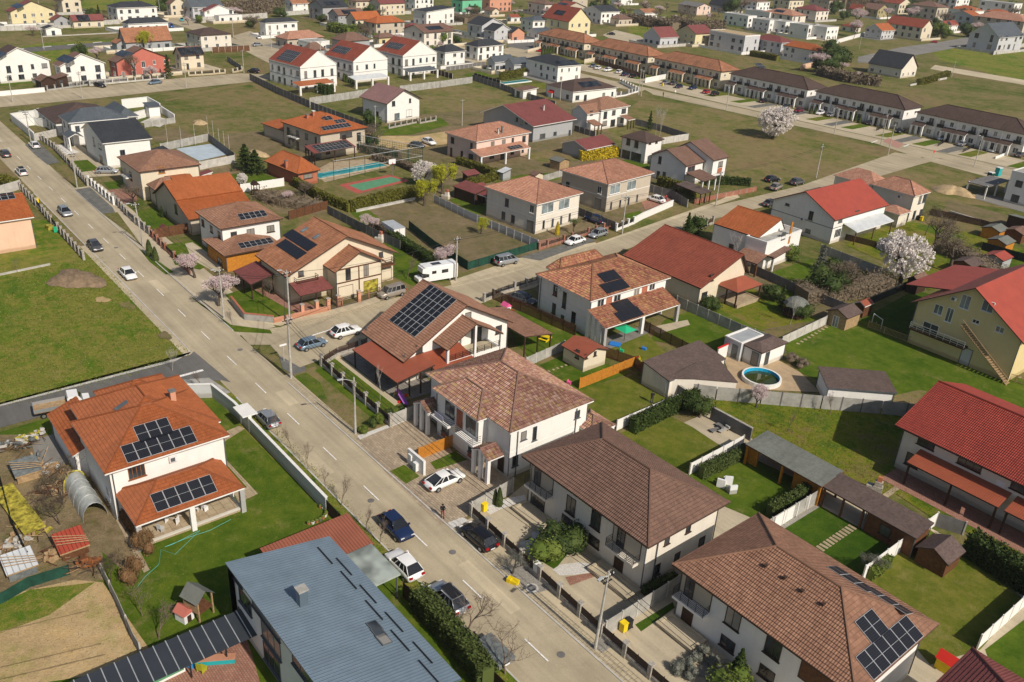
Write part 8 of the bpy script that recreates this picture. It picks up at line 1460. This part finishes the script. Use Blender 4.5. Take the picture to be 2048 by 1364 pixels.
# ================= garden objects =================
for lab,x,y,m in(('yellow wheelie bin behind the pillared fence by the slim thujas',968,1022,'plastic_yellow'),('yellow wheelie bin beside the black one at the pole',1246,1262,'plastic_yellow'),('black wheelie bin beside the yellow one at the pole',1256,1256,'plastic_black'),('yellow bin by the pillared fence across from the grey gravel',75,406,'plastic_yellow'),('yellow bin beside the terracotta-roofed house',1842,442,'plastic_yellow'),('dark bin left of the yellow bin at the terracotta-roofed house',1836,440,'plastic_black'),('green bin by the yellow pallet stack',111,465,'plastic_green'),('yellow bin by the pole of the salmon terrace',1325,172,'plastic_yellow')):bin_(lab,x,y,m)
for lab,x,y,m in(('turquoise portable toilet, right one, beside the new white house',1994,352,'plastic_teal'),('dark green portable toilet, left one, beside the new white house',1978,362,'net_green')):bx('portable_toilet',lab,'toilet',x,y,0,0,-10,0,[('cabin',-.6,-.6,.1,.6,.6,2.2,m),('roof',-.65,-.65,2.203,.65,.65,2.35,'plastic_white'),('door',-.42,.603,.15,.42,.63,2.05,m)])
bx('meter_wall','white free-standing wall with meter boxes between the driveways','wall',832,938,0,0,90,0,[('wall',-.2,-1.6,0,.1,1.6,1.9,'trim_white'),('meter_box',.103,-1.2,.8,.3,-.6,1.5,'plastic_white'),('meter_box',.103,.1,.2,.5,.7,1.2,'plastic_white')])
bx('meter_box','white upright meter box by the pillared fence','meter box',1073,1150,0,0,0,0,[('case',-.3,-.25,0,.3,.25,1.4,'plastic_white'),('lid',-.33,-.28,1.403,.33,.28,1.45,'trim_white')])
bx('hydrant_marker','bright yellow plastic sack heap at the kerb','sack',1027,1166,0,0,20,0,[('sack',-.5,-.3,0,.2,.3,.4,'plastic_yellow'),('sack',.21,-.25,0,.6,.35,.5,'plastic_yellow')])
c=at(1064,1177);r=thing('manhole','round manhole cover on the gravel bed by the kerb','manhole',(c.x,c.y,.05));MB().lathe([(.62,0),(.62,.04)],20).obj('ring','concrete_light',r);MB().lathe([(.42,.041),(.42,.06)],16).obj('cover','concrete_dark',r)
def house_toy(lab,x,y,m1,m2,s=1.0,rz=0):
 c=at(x,y);r=thing('playhouse',lab,'playhouse',c,R(rz),scale=(s,s,s));MB().box(-.6,-.5,0,.6,.5,1.0).obj('wall',m1,r)
 MB().add([(-.7,-.62,.95),(.7,-.62,.95),(.7,0,1.5),(-.7,0,1.5),(.7,.62,.95),(-.7,.62,.95)],[(0,1,2,3),(3,2,4,5),(0,3,5),(1,4,2)]).obj('roof',m2,r);MB().box(-.63,-.2,.02,-.603,.2,.75).obj('door','plastic_blue' if 'blue' in lab else 'wood_dark',r)
house_toy('pink toy house with blue door behind the brown slat fence',1012,622,'plastic_white','plastic_pink',1.0);house_toy('pink-roofed white plastic playhouse on the villa lawn',370,1238,'plastic_white','rose',1.0,20);house_toy('yellow toy house with red roof at the bottom right corner',1890,1338,'plastic_yellow','plastic_red',1.2);house_toy('small brown dog house on the two-tier house lawn',330,468,'wood_brown','tile_maroon',1.2);house_toy('little white toy house with red roof by the white pool hut',1103,194,'plastic_white','plastic_red',1.6)
def slide(lab,x,y,m,rz=0,s=1,tower=0):
 c=at(x,y);r=thing('slide',lab,'slide',c,R(rz),scale=(s,)*3);MB().add([(0,-.25,1.1),(0,.25,1.1),(1.8,.25,.1),(1.8,-.25,.1),(0,-.25,1.02),(0,.25,1.02),(1.8,.25,.02),(1.8,-.25,.02)],[(0,1,2,3),(7,6,5,4),(0,3,7,4),(1,5,6,2),(3,2,6,7)]).obj('chute',m,r);MB().tube([(0,-.22,1.1),(-.5,-.22,0)],.03).tube([(0,.22,1.1),(-.5,.22,0)],.03).tube([(-.15,-.22,.8),(-.15,.22,.8)],.03).tube([(-.3,-.22,.45),(-.3,.22,.45)],.03).obj('ladder','plastic_yellow',r)
slide('red slide by the pink toy house',1018,630,'plastic_red',-60);slide('red and yellow slide on the yellowish play lawn',1276,728,'plastic_red',30,1.1);slide('purple slide on the corner house terrace',795,797,'plastic_purple',180,1.2);slide('small red slide beside the purple one',815,800,'plastic_red',90,.8);slide('red slide at the wooden swing tower',518,394,'plastic_red',-40,1.2)
c=at(400,1228);r=thing('play_tower','wooden play tower with dark roof and railing on the villa lawn','play tower',c,R(20))
lp(r,MB().box(-.9,-.8,.9,.9,.8,1.0),'platform','wood_brown')
for x in(-.85,.85):
 for y in(-.75,.75):lp(r,MB().box(x-.06,y-.06,0,x+.06,y+.06,2.3),'post','wood_pale')
lp(r,MB().add([(-1.1,-1,2.2),(1.1,-1,2.2),(1.1,0,3.1),(-1.1,0,3.1),(1.1,1,2.2),(-1.1,1,2.2)],[(0,1,2,3),(3,2,4,5)]),'roof','shingle_grey');lp(r,MB().box(-.9,.76,1.0,.9,.82,1.7),'railing','wood_pale')
c=at(512,392);r=thing('swing_tower','dark wooden swing tower with gabled roof by the white panel fence','play tower',c)
for x in(-.6,.6):
 for y in(-.6,.6):lp(r,MB().box(x-.06,y-.06,0,x+.06,y+.06,2.6),'post','wood_dark')
lp(r,MB().box(-.7,-.7,1.2,.7,.7,1.3),'platform','wood_dark');lp(r,MB().add([(-.8,-.8,2.5),(.8,-.8,2.5),(.8,0,3.3),(-.8,0,3.3),(.8,.8,2.5),(-.8,.8,2.5)],[(0,1,2,3),(3,2,4,5),(0,3,5),(1,4,2)]),'roof','wood_dark')
bx('picnic_table','yellow toy picnic table on the lawn behind the corner house','table',1090,680,0,0,20,0,[('tabletop',-.7,-.4,.6,.7,.4,.68,'plastic_yellow'),('bench',-.7,-.9,.32,.7,-.6,.38,'plastic_yellow'),('bench',-.7,.6,.32,.7,.9,.38,'plastic_yellow'),('leg',-.6,-.8,0,-.5,.8,.31,'plastic_yellow'),('leg',.5,-.8,0,.6,.8,.31,'plastic_yellow')])
bx('sandpit','blue plastic tray on the grey patio by the pillared terrace','sandpit',1230,690,0,0,30,0,[('tray',-.8,-.6,.05,.8,.6,.25,'plastic_blue')])
c=at(1248,682);r=thing('parasol','green square parasol on the grey patio','parasol',c);MB().tube([(0,0,0),(0,0,2.3)],.04).obj('pole','rail_dark',r);MB().add([(-1.2,-1.2,2.0),(1.2,-1.2,2.0),(1.2,1.2,2.0),(-1.2,1.2,2.0),(0,0,2.5)],[(0,1,4),(1,2,4),(2,3,4),(3,0,4)]).obj('canopy','plastic_green',r)
for i,(x,y,m)in enumerate(((1138,768,'plastic_pink'),(1288,700,'plastic_blue'),(1243,704,'plastic_green'))):bx('toy',('pink toy on the lawn near the orange back fence','blue toy on the play lawn','green toy on the play lawn edge')[i],'toy',x,y,0,0,20,0,[('body',-.3,-.2,.05,.3,.2,.4,m),('handle',.2,-.2,.403,.26,.2,.6,m)])
for i,(x,y,rz)in enumerate(((1443,850,25),(1432,862,20),(1447,862,24))):bx('sun_lounger',('dark sun lounger near the stone wall on the patio','dark sun lounger at the patio edge','grey cushioned lounger on the patio')[i],'lounger',x,y,0,0,rz-120,0,[('frame',-.95,-.32,.25,.5,.32,.32,('concrete_dark','concrete_dark','palegrey')[i]),('backrest',.5,-.32,.3,.95,.32,.6,('concrete_dark','concrete_dark','palegrey')[i]),('leg',-.8,-.3,0,-.74,.3,.25,'rail_dark'),('leg',.4,-.3,0,.46,.3,.25,'rail_dark')])
for i,(x,y)in enumerate(((1442,972),(1455,966),(1462,984))):bx('covered_furniture',('white wrapped garden chair, left one on the lawn','white wrapped garden chair, rear one on the lawn','grey and white garden chairs stacked on the lawn')[i],'garden furniture',x,y,0,0,25+i*20,0,[('seat',-.45,-.45,.05,.45,.45,.55,'plastic_white' if i<2 else 'palegrey'),('backrest',-.45,.2,.553,.45,.45,1.1,'plastic_white')])
c=at(1522,760);r=thing('swimming_pool','round above-ground pool with blue rim and murky green water','pool',(c.x,c.y,.03));
mb=MB();[mb.v.append((math.cos(a*math.pi/12)*q,math.sin(a*math.pi/12)*q,z))for q,z in((2.7,0),(2.7,.6),(2.45,.6),(2.4,.1))for a in range(24)];[(mb.f.append((i*24+j,i*24+(j+1)%24,i*24+24+(j+1)%24,i*24+24+j)),mb.m.append(0 if i<2 else 1),mb.u.append(None))for i in range(3)for j in range(24)];mb.obj('rim',['trim_white','pool_liner'],r);MB().lathe([(2.39,.1),(2.39,.15)],24).obj('water','pool_murky',r)
c=at(700,341);r=thing('swimming_pool','turquoise rectangular pool beside the orange-roofed villa','pool',(c.x,c.y,.03),R(7));MB().box(-2.2,-10,0,2.2,10,.12).obj('rim','drive_light',r);MB().box(-1.7,-9.4,.121,1.7,9.4,.15).obj('water','pool_water',r);None
bx('swimming_pool','narrow pool with green cover beside the white slate villa','pool',1030,165,0,0,5,0,[('rim',-1.8,-7,0,1.8,7,.3,'trim_white'),('water',-1.4,-6.6,.303,1.4,6.6,.33,'pool_water')])
c=at(760,318);r=thing('court_net_frame','tall green mesh net on steel posts around the sports court','net',c)
for(x0,y0),(x1,y1)in(((668,362),(845,330)),((845,330),(700,302)),((668,362),(560,330))):
 a,b=at(x0,y0)-c,at(x1,y1)-c;n=max(2,int((b-a).length/4))
 if x1==560:b=a+(b-a)*.02;continue
 for i in range(n+1):p=a+(b-a)*i/n;MB().tube([p,p+Vector((0,0,4.5))],.06,n=5).obj('post','net_green',r)
 for z in(2.2,4.5):MB().tube([a+Vector((0,0,z)),b+Vector((0,0,z))],.05,n=4).obj('rail','metal_light',r)
a,b=at(845,330)-c,at(700,302)-c;mb=MB()
for i in range(int((b-a).length/.5)):p=a+(b-a).normalized()*i*.5;mb.tube([p,p+Vector((0,0,4.5))],.03,n=3,cap=False)
for j in range(9):mb.tube([a+Vector((0,0,j*.5+.2)),b+Vector((0,0,j*.5+.2))],.03,n=3,cap=False)
mb.obj('netting','net_green',r,kind='stuff')
c=at(785,352);r=thing('basketball_hoop','white basketball hoop at the end of the sports court','basketball hoop',c);MB().tube([(0,0,0),(0,0,3.2)],.07).obj('post','concrete_dark',r);MB().box(-.05,-.9,2.8,0,.9,3.9).obj('backboard','plastic_white',r,(.1,0,0));MB().lathe([(.25,2.9),(.25,2.95)],10,c=(-.3,0)).obj('ring','plastic_red',r)
bx('football_goal','small white football goal frame by the picket fence','goal',1752,652,0,0,-25,0,[('post',-1.2,-.04,0,-1.12,.04,1.6,'plastic_white'),('post',1.12,-.04,0,1.2,.04,1.6,'plastic_white'),('crossbar',-1.2,-.04,1.603,1.2,.04,1.68,'plastic_white'),('brace',-1.2,-.9,0,-1.12,-.82,.1,'plastic_white'),('brace',1.12,-.9,0,1.2,-.82,.1,'plastic_white')])
c=at(1588,632);r=thing('gazebo','round timber gazebo with grey-green domed roof','gazebo',c);MB().lathe([(2.1,2.1),(1.7,2.7),(1.0,3.1),(.1,3.3)],10).obj('roof','shingle_grey',r)
for i in range(8):a=i*math.pi/4;MB().box(-.06,-.06,0,.06,.06,2.2).obj('post','wood_brown',r,(1.8*math.cos(a),1.8*math.sin(a),0))
MB().lathe([(1.85,.3),(1.85,.9)],8).obj('railing','wood_dark',r)
stones('stepping stones of square pale slabs across the shaded lawn',(1634,1102),(1704,1055),12);stones('stepping stones beside the pale concrete fence',(1596,688),(1652,655),9,.5,.4);stones('row of pale slabs in front of the yellow house',(1930,706),(2040,755),13,.7,.35);stones('small stepping stones on the lawn behind the mixed-tile duplex',(1098,743),(1140,728),6,.35,.3)
def bbq(lab,x,y,m,cap):
 bx('barbecue',lab,'barbecue',x,y,0,0,20,0,[('hearth',-.5,-.4,0,.5,.4,.9,m),('hood',-.4,-.3,.903,.4,.3,1.5,m),('chimney',-.25,-.2,1.503,.25,.2,2.1,cap),('worktop',.503,-.4,0,1.2,.4,.8,m)])
bbq('brick barbecue with terracotta top on the orchard grass',1753,985,'stone','terracotta');bbq('pale arched garden barbecue beside the timber pavilion',894,398,'offwhite','brickred');bbq('white and red barbecue behind the orange gable house',762,484,'offwhite','brickred');bbq('white garden oven near the bright red house garden',1826,530,'offwhite','terracotta')
bx('flag','bright blue flag hanging on the fence by the black hatchback','flag',203,163,0,0,30,0,[('pole',-.03,-.03,0,.03,.03,3.0,'metal_light'),('cloth',.04,-.02,1.6,2.2,.02,2.6,'flag_blue')])
bx('road_sign','red and white give-way sign at the far crossing','sign',1864,320,0,0,0,0,[('post',-.04,-.04,0,.04,.04,2.1,'metal_light'),('plate',-.05,-.4,2.103,0,.4,2.7,'plastic_red')]);bx('road_sign','round sign on a thin post at the bend of the third street','sign',1349,197,0,0,0,0,[('post',-.04,-.04,0,.04,.04,2.2,'metal_light'),('plate',-.05,-.3,2.203,0,.3,2.8,'plastic_white')]);bx('road_sign','white street-name plate on a thin post at the corner','sign',568,722,0,0,0,0,[('post',-.04,-.04,0,.04,.04,2.3,'metal_light'),('plate',-.04,-.5,2.303,.04,.5,2.55,'plastic_white')])
bx('pallet_stack','stack of yellow timber pallets by the pillared fence','pallets',100,458,0,0,10,0,[('pallet',-.6,-.5,i*.2,.6,.5,i*.2+.14,'tarp_yellow')for i in range(4)])
bx('water_butt','cardboard-brown planter box at the base of the hedge','box',932,1282,0,0,20,0,[('box',-.2,-.2,0,.2,.2,.35,'terracotta'),('soil',-.17,-.17,.352,.17,.17,.38,'soil_dark')])
for i in range(11): # flower pots in an arc
 a=2.6+i*.26;c=at(622,1032)+Vector((1.3*math.cos(a),1.6*math.sin(a),0));r=thing('flower_pot','terracotta or pale flower pot in the arc of pots on the villa lawn','pot',c,group='arc of flower pots on the villa lawn');MB().lathe([(.14,0),(.2,.3)],10).obj('pot',('terracotta','plastic_white','terracotta','concrete_dark')[i%4],r);MB().lathe([(.15,.3),(.2,.4),(.05,.5)],7).obj('plant','leaf_green',r)
# porch furniture of the villa
def chair(lab,x,y,rz,m='plastic_white'):bx('garden_chair',lab,'chair',x,y,0,0,rz,.32,[('seat',-.25,-.25,.4,.25,.25,.46,m),('backrest',-.25,.2,.463,.25,.25,.95,m),('leg',-.24,-.24,0,-.2,.24,.4,m),('leg',.2,-.24,0,.24,.24,.4,m)])
chair('white garden chair on the villa porch near the front pillar',322,1062,30,'palegrey');chair('white garden chair left of the round porch table',392,1022,60);chair('white garden chair right of the round porch table',410,1020,20);bx('drying_rack','white folding laundry rack on the villa porch','drying rack',345,1045,0,0,40,.32,[('rail',-.9,-.3,.8,.9,-.27,.83,'plastic_white'),('rail',-.9,.27,.8,.9,.3,.83,'plastic_white'),('leg',-.6,-.3,0,-.57,.3,.797,'plastic_white'),('leg',.57,-.3,0,.6,.3,.797,'plastic_white')])
bx('table','small porch table behind the open villa arch','table',400,1010,0,0,0,.32,[('tabletop',-.5,-.5,.7,.5,.5,.75,'metal_light'),('leg',-.05,-.05,0,.05,.05,.7,'rail_dark')])
# polytunnel, racks and junk
c=at(172,1005);r=thing('polytunnel','half-round plastic polytunnel with yellow end strip','polytunnel',c);mb=MB();L=6.5
prof=[(1.15*math.cos(t*math.pi/10),1.9*math.sin(t*math.pi/10))for t in range(11)];mb.add([(s*L/2,y,z)for s in(-1,1)for y,z in prof],[(i,i+1,12+i,11+i)for i in range(10)]);mb.obj('cover','poly_cover',r,smooth=True)
for k in range(5):MB().tube([(-L/2+k*L/4,y*1.01,z*1.01+.02)for y,z in prof],.018,n=4).obj('hoop','metal_light',r)
MB().tube([(L/2,y*1.03,z*1.03+.03)for y,z in prof],.09,n=4).obj('end_strip','tarp_yellow',r)
bx('cloche_rack','long low rack covered with torn yellow sheeting','rack',38,1025,0,0,6,0,[('sheet',-4.6+i*1.55,-1.0,.5+.06*(i%2),-3.1+i*1.55,1.0,.56+.06*(i%2),'tarp_yellow')for i in range(6)]+[('frame',-4.6,-.9,0,4.6,-.8,.5,'wood_pale'),('frame',-4.6,.8,0,4.6,.9,.5,'wood_pale')])
JR=random.Random(9)
for lab,x,y,dx,dy,h,m1,m2 in(('loose grey poles and planks beside the red shack',110,1110,1.6,1.0,.7,'wood_pale','wood_brown'),('pale rubble and posts by the black shade net',30,1090,1.3,1.0,.4,'concrete_light','wood_pale'),('grey tarpaulin over a timber frame in the junk yard',55,935,1.5,1.5,1.4,'tarp_grey','wood_pale'),('white sacks and yellow crates by the truck',60,880,1.5,1.0,.8,'concrete_light','tarp_yellow'),('blue tarpaulin roll and box of bottles',30,895,1.8,.8,.9,'tarp_grey','concrete_light'),('heap of old branches and planks beside the polytunnel',112,985,1.6,1.8,.7,'wood_pale','wood_brown'),('pile of rusty ladders leaning on the grey panel fence',178,1132,.8,.6,1.3,'rust','wood_brown'),('yellow boards and loose timber beside the racks',72,1062,1.5,1.0,.5,'tarp_yellow','wood_pale'),('teal plastic chair and red crates on the concrete slab',100,940,1.3,1.0,.5,'cardboard','concrete_light')):
 c=at(x,y);r=thing('junk_pile',lab,'junk pile',c,JR.uniform(0,3))
 for k in range(26):
  u_,v_=JR.gauss(0,dx*.5),JR.gauss(0,dy*.5);w_,q=JR.uniform(.1,.5),JR.uniform(.05,.25);hh=JR.uniform(.1,h);o=MB().box(-w_,-q,0,w_,q,JR.choice((.06,.12,.3))).obj(JR.choice(('sheet','box','board')),JR.choice((m1,m1,m2)),r,(u_,v_,hh*.6));o.rotation_euler=(JR.uniform(-.3,.3),JR.uniform(-.3,.3),JR.uniform(0,3))
 for k in range(16):p=Vector((JR.uniform(-dx,dx),JR.uniform(-dy,dy),.15));a=JR.uniform(0,3);MB().tube([p,p+Vector((math.cos(a)*1.6,math.sin(a)*1.6,JR.uniform(0,h)))],.035,n=4).obj('pole',JR.choice(('wood_pale','bark','wood_brown')),r)
c=at(430,1030);r=thing('garden_hose','tangled turquoise garden hose along the flower bed of the villa','hose',c);pts=[at(x,y)-c+Vector((0,0,.08))for x,y in((462,1040),(420,1062),(380,1075),(330,1095),(345,1090),(400,1062),(350,1110),(322,1100),(318,1130),(290,1155),(275,1175))];MB().tube(pts,.022,n=4).obj('tube','pipe_teal',r)
# grey glass canopy structure and coloured wall bottom left
H=House('canopy','long dark glazed canopy roof with pale rafters at the bottom left','canopy');P0,P1=at(120,1372,2.6),at(495,1212,2.6);d=(P1-P0);u=d.normalized();H.setroot(P0)
for i in range(15):
 a=d*(i/15);e_=d*((i+1)/15)-u*.06;n_=Vector((u.y,-u.x,0));n_=n_ if n_.dot(CAM-P0)>0 else-n_
 q=[a+Vector((0,0,2.6)),e_+Vector((0,0,2.6)),e_+n_*3.1+Vector((0,0,2.2)),a+n_*3.1+Vector((0,0,2.2))];MB().add(q+[p-Vector((0,0,.05))for p in q],[(0,1,2,3),(7,6,5,4),(0,3,7,4),(1,5,6,2),(3,2,6,7)]).obj('roof_panel','seam_darkblue',H.root);MB().tube([e_+u*.03+Vector((0,0,2.65)),e_+u*.03+n_*3.1+Vector((0,0,2.25))],.04,n=4).obj('rafter','metal_light',H.root)
 if i%3==0:MB().box(-.06,-.06,0,.06,.06,2.2).obj('post','rail_dark',H.root,a+n_*2.3)
a,b=at(205,1376,2.2),at(364,1301,2.2);v=b-a;r=thing('painted_wall','white wall with blue, violet and green painted stripes by the canopy','wall',(a.x,a.y,0),math.atan2(v.y,v.x));L=v.length;sg=1 if Vector((-v.y,v.x,0)).dot(CAM-a)>0 else-1
lp(r,MB().box(0,-.1,0,L,.1,2.2),'wall','trim_white')
for z0,z1,m_,n_ in((1.25,1.65,'flag_blue','blue_stripe'),(.8,1.2,'plastic_purple','violet_stripe'),(.3,.75,'court_green','green_stripe')):lp(r,MB().box(1,sg*.1,z0,L-.1,sg*.125,z1),n_,m_)
FR=random.Random(31);done=0
for(x0,y0,x1,y1,n)in((40,0,400,60,16),(400,2,900,60,30),(560,60,930,130,14),(900,0,1300,40,32),(1230,10,1460,60,22),(1450,0,2040,30,40),(1680,25,2040,80,26),(1080,110,1260,150,0),(20,120,190,150,5),(1590,120,1720,150,4),(560,260,980,300,4)):
 for _ in range(n):
  k_=FR.choice(('haze','haze','bush','bare','pinkblossom','shrub','haze'));tree(FR.uniform(x0,x1),FR.uniform(y0,y1),FR.uniform(3,7)*(1.8 if x0>1400 else 1),k_,{'haze':'leafless brownish tree among the distant gardens','bush':'dark evergreen among the distant gardens','bare':'bare tree among the distant gardens','pinkblossom':'pale blossoming tree among the distant gardens','shrub':'green shrub among the distant gardens'}[k_],FR.uniform(.9,1.5),group={'haze':'leafless trees in the distant gardens','bush':'evergreens in the distant gardens','bare':'bare trees in the distant gardens','pinkblossom':'blossoming trees in the distant gardens','shrub':'shrubs in the distant gardens'}[k_])
tufts('rough grass clumps on the green field left of the street',[(-60,570),(120,530),(200,512),(300,640),(380,700),(330,732),(200,770),(-60,830)],9000,'grass_blade',.12,2)
tufts('weedy clumps in the orchard grass',[(1430,800),(1680,815),(1800,830),(1850,900),(1790,990),(1670,985),(1500,875)],3500,'grass_blade',.12,3)
tufts('grass clumps on the villa lawn',[(405,800),(425,796),(520,895),(655,1020),(560,1110),(460,1140),(300,1290),(240,1190),(310,1100),(500,1000)],5000,'grass_blade',.07,4)
tufts('dry weeds on the verge by the corner pole',[(596,750),(612,744),(700,830),(735,870),(716,876),(640,800)],900,'leaf_tan',.07,5)
tufts('weeds along the verge under the villa wall',[(540,860),(560,855),(700,1010),(800,1110),(780,1120),(640,990)],900,'grass_blade',.1,6)
tufts('clods and dry stalks on the ploughed plot',[(0,1190),(150,1160),(205,1165),(290,1300),(100,1364),(0,1400)],1500,'leaf_tan',.06,7)
for i in range(7):x,y=20+i*8,1262+i*20;a,b=at(x-60,y-12+i*2),at(x+150,y-62+i*2);MB().tube([(0,0,0),((b-a).x/2,(b-a).y/2+.1,.02),((b-a).x,(b-a).y,0)],.07,n=5).obj('furrow','soil_dark',None,(a.x,a.y,.02),kind='structure')if i in(1,4,5)else 0
for lab,pts,h,w_,mt in(('belt of leafless brown trees above the long pale wall',[(440,32),(500,28),(560,26)],6,7,'leaf_tan'),('belt of leafless trees behind the salmon terraces',[(1250,46),(1320,56),(1350,62)],5,7,'leaf_tan'),('brown thicket before the pink and white row',[(1345,52),(1400,66),(1440,60)],5,7,'leaf_tan'),('tall leafless belt at the top right',[(1640,16),(1690,22),(1745,18)],10,9,'leaf_tan'),('scrub strip along the far top street',[(560,8),(620,6),(700,4)],5,8,'leaf_tan'),('brown scrub behind the black wave roof',[(905,40),(935,46),(960,40)],3,6,'leaf_tan'),('scrub behind the left brown terrace',[(1640,150),(1700,165),(1760,172)],3.5,5,'leaf_tan'),('brown garden thicket by the small yellow house',[(660,62),(700,70),(745,62)],3.5,4,'leaf_green'),('tangled leafless shrubs behind the dark timber shed',[(1600,600),(1700,590),(1770,575)],2.4,5,'leaf_tan'),('leafless shrubs around the terraced pavilion garden',[(1870,500),(1930,520),(1990,560)],2.2,4,'leaf_tan'),('leafless orchard shrubs by the red-brown board fence',[(520,395),(570,410),(640,420)],1.6,4,'leaf_tan'),('tall brown hedge along the pool garden far side',[(700,300),(760,310),(800,318)],2,2,'leaf_tan')):hedge(lab,pts,h,w_,mt,5 if h>3 else 22,.5 if h>3 else.16,name='thicket',rag=.9)
for lab,x,y,rf_,wl,rz in(('low shack with red ribbed roof and loose battens in the junk yard',145,1100,'seam_bright','wood_brown',.5),('low shack under corrugated grey sheets by the green shade net',42,1140,'seam_white','tarp_grey',.3),('timber lean-to with dark tarpaulin roof beside the concrete slab',55,950,'tarp_grey','wood_pale',.4)):
 H=House('shack',lab,'shack');p=at(x,y);rect(H,p.x-1.4,p.x+1.4,p.y-1.3,p.y+1.3,1.0,'shed',rh=rz,hi='r',rf=rf_,wall=wl,fas='wood_pale',ov=.15)
 for k in range(4):MB().tube([(-1.3+k*.3,-1.3,1.3+rz*.2),(-.6+k*.5,1.3,1.3+rz*.6)],.04,n=4).obj('batten','wood_pale',H.root)
for lab,x,y in(('round tan grass clump at the pool deck, left one',1702,728),('round tan grass clump at the pool deck, right one',1724,740)):tree(x-120,y-5,1.5,'bush',lab,1.3,'leaf_tan')
fence('white privacy wall between the low brown roof and the pool deck',[(1432,722),(1500,690)],'wall',2.0,3,'trim_white','plastic_red',cat='wall')
hz=MB().box(-520,-3500,-1.2,3500,950,64).mesh('haze','white');hz.materials.clear();hm=bpy.data.materials.new('haze');hm.use_nodes=True;ht=hm.node_tree;ht.nodes.remove(ht.nodes['Principled BSDF']);pv_=ht.nodes.new('ShaderNodeVolumePrincipled');pv_.inputs['Density'].default_value=.00008;pv_.inputs['Color'].default_value=(.92,.94,1,1);ht.links.new(pv_.outputs[0],ht.nodes['Material Output'].inputs['Volume']);hz.materials.append(hm);link('haze',hz,kind='stuff')
for lab,x,y,m in(('lime garden chair on the patio below the grey glazed canopy',404,1342,'leaf_yellow'),('blue garden chair on the patio below the grey glazed canopy',380,1335,'flag_blue')):bx('garden_chair',lab,'chair',x,y,0,0,30,0,[('seat',-.3,-.3,.35,.3,.3,.42,m),('backrest',-.3,.24,.423,.3,.3,1.0,m),('leg',-.28,-.28,0,-.23,.28,.35,m),('leg',.23,-.28,0,.28,.28,.35,m)])
bx('planter','long low planter with mixed flower pots on the bottom-left patio','planter',430,1325,0,0,60,0,[('box',-1.6,-.3,0,1.6,.3,.5,'plastic_teal'),('rim',-1.65,-.34,.503,1.65,.34,.56,'salmon')])
bx('trampoline','bright blue round-edged paddling tub in the shade of the grey metal-roofed house','tub',482,1196,0,0,10,0,[('tub',-.6,-.6,.02,.6,.6,.4,'plastic_teal'),('rim',-.65,-.65,.403,.65,.65,.46,'plastic_blue')])
for lab,px,py,h,k_,pt in(('grey hatchback on the apron left of the wine-red car',1572,214,100,'hatch','grey'),('white hatchback before the left brown terrace near the speed lawn',1640,226,100,'hatch','white'),('black saloon before the middle brown terrace',1800,262,100,'sedan','black'),('silver estate before the right-hand brown terrace',1985,300,100,'wagon','silver'),('dark blue hatchback at the left end of the nearest salmon terrace',1385,176,100,'hatch','navy'),('white estate near the far end of the apron by the slatted fence',1215,140,100,'wagon','white')):car(lab,px,py,h,k_,'paint_'+pt)
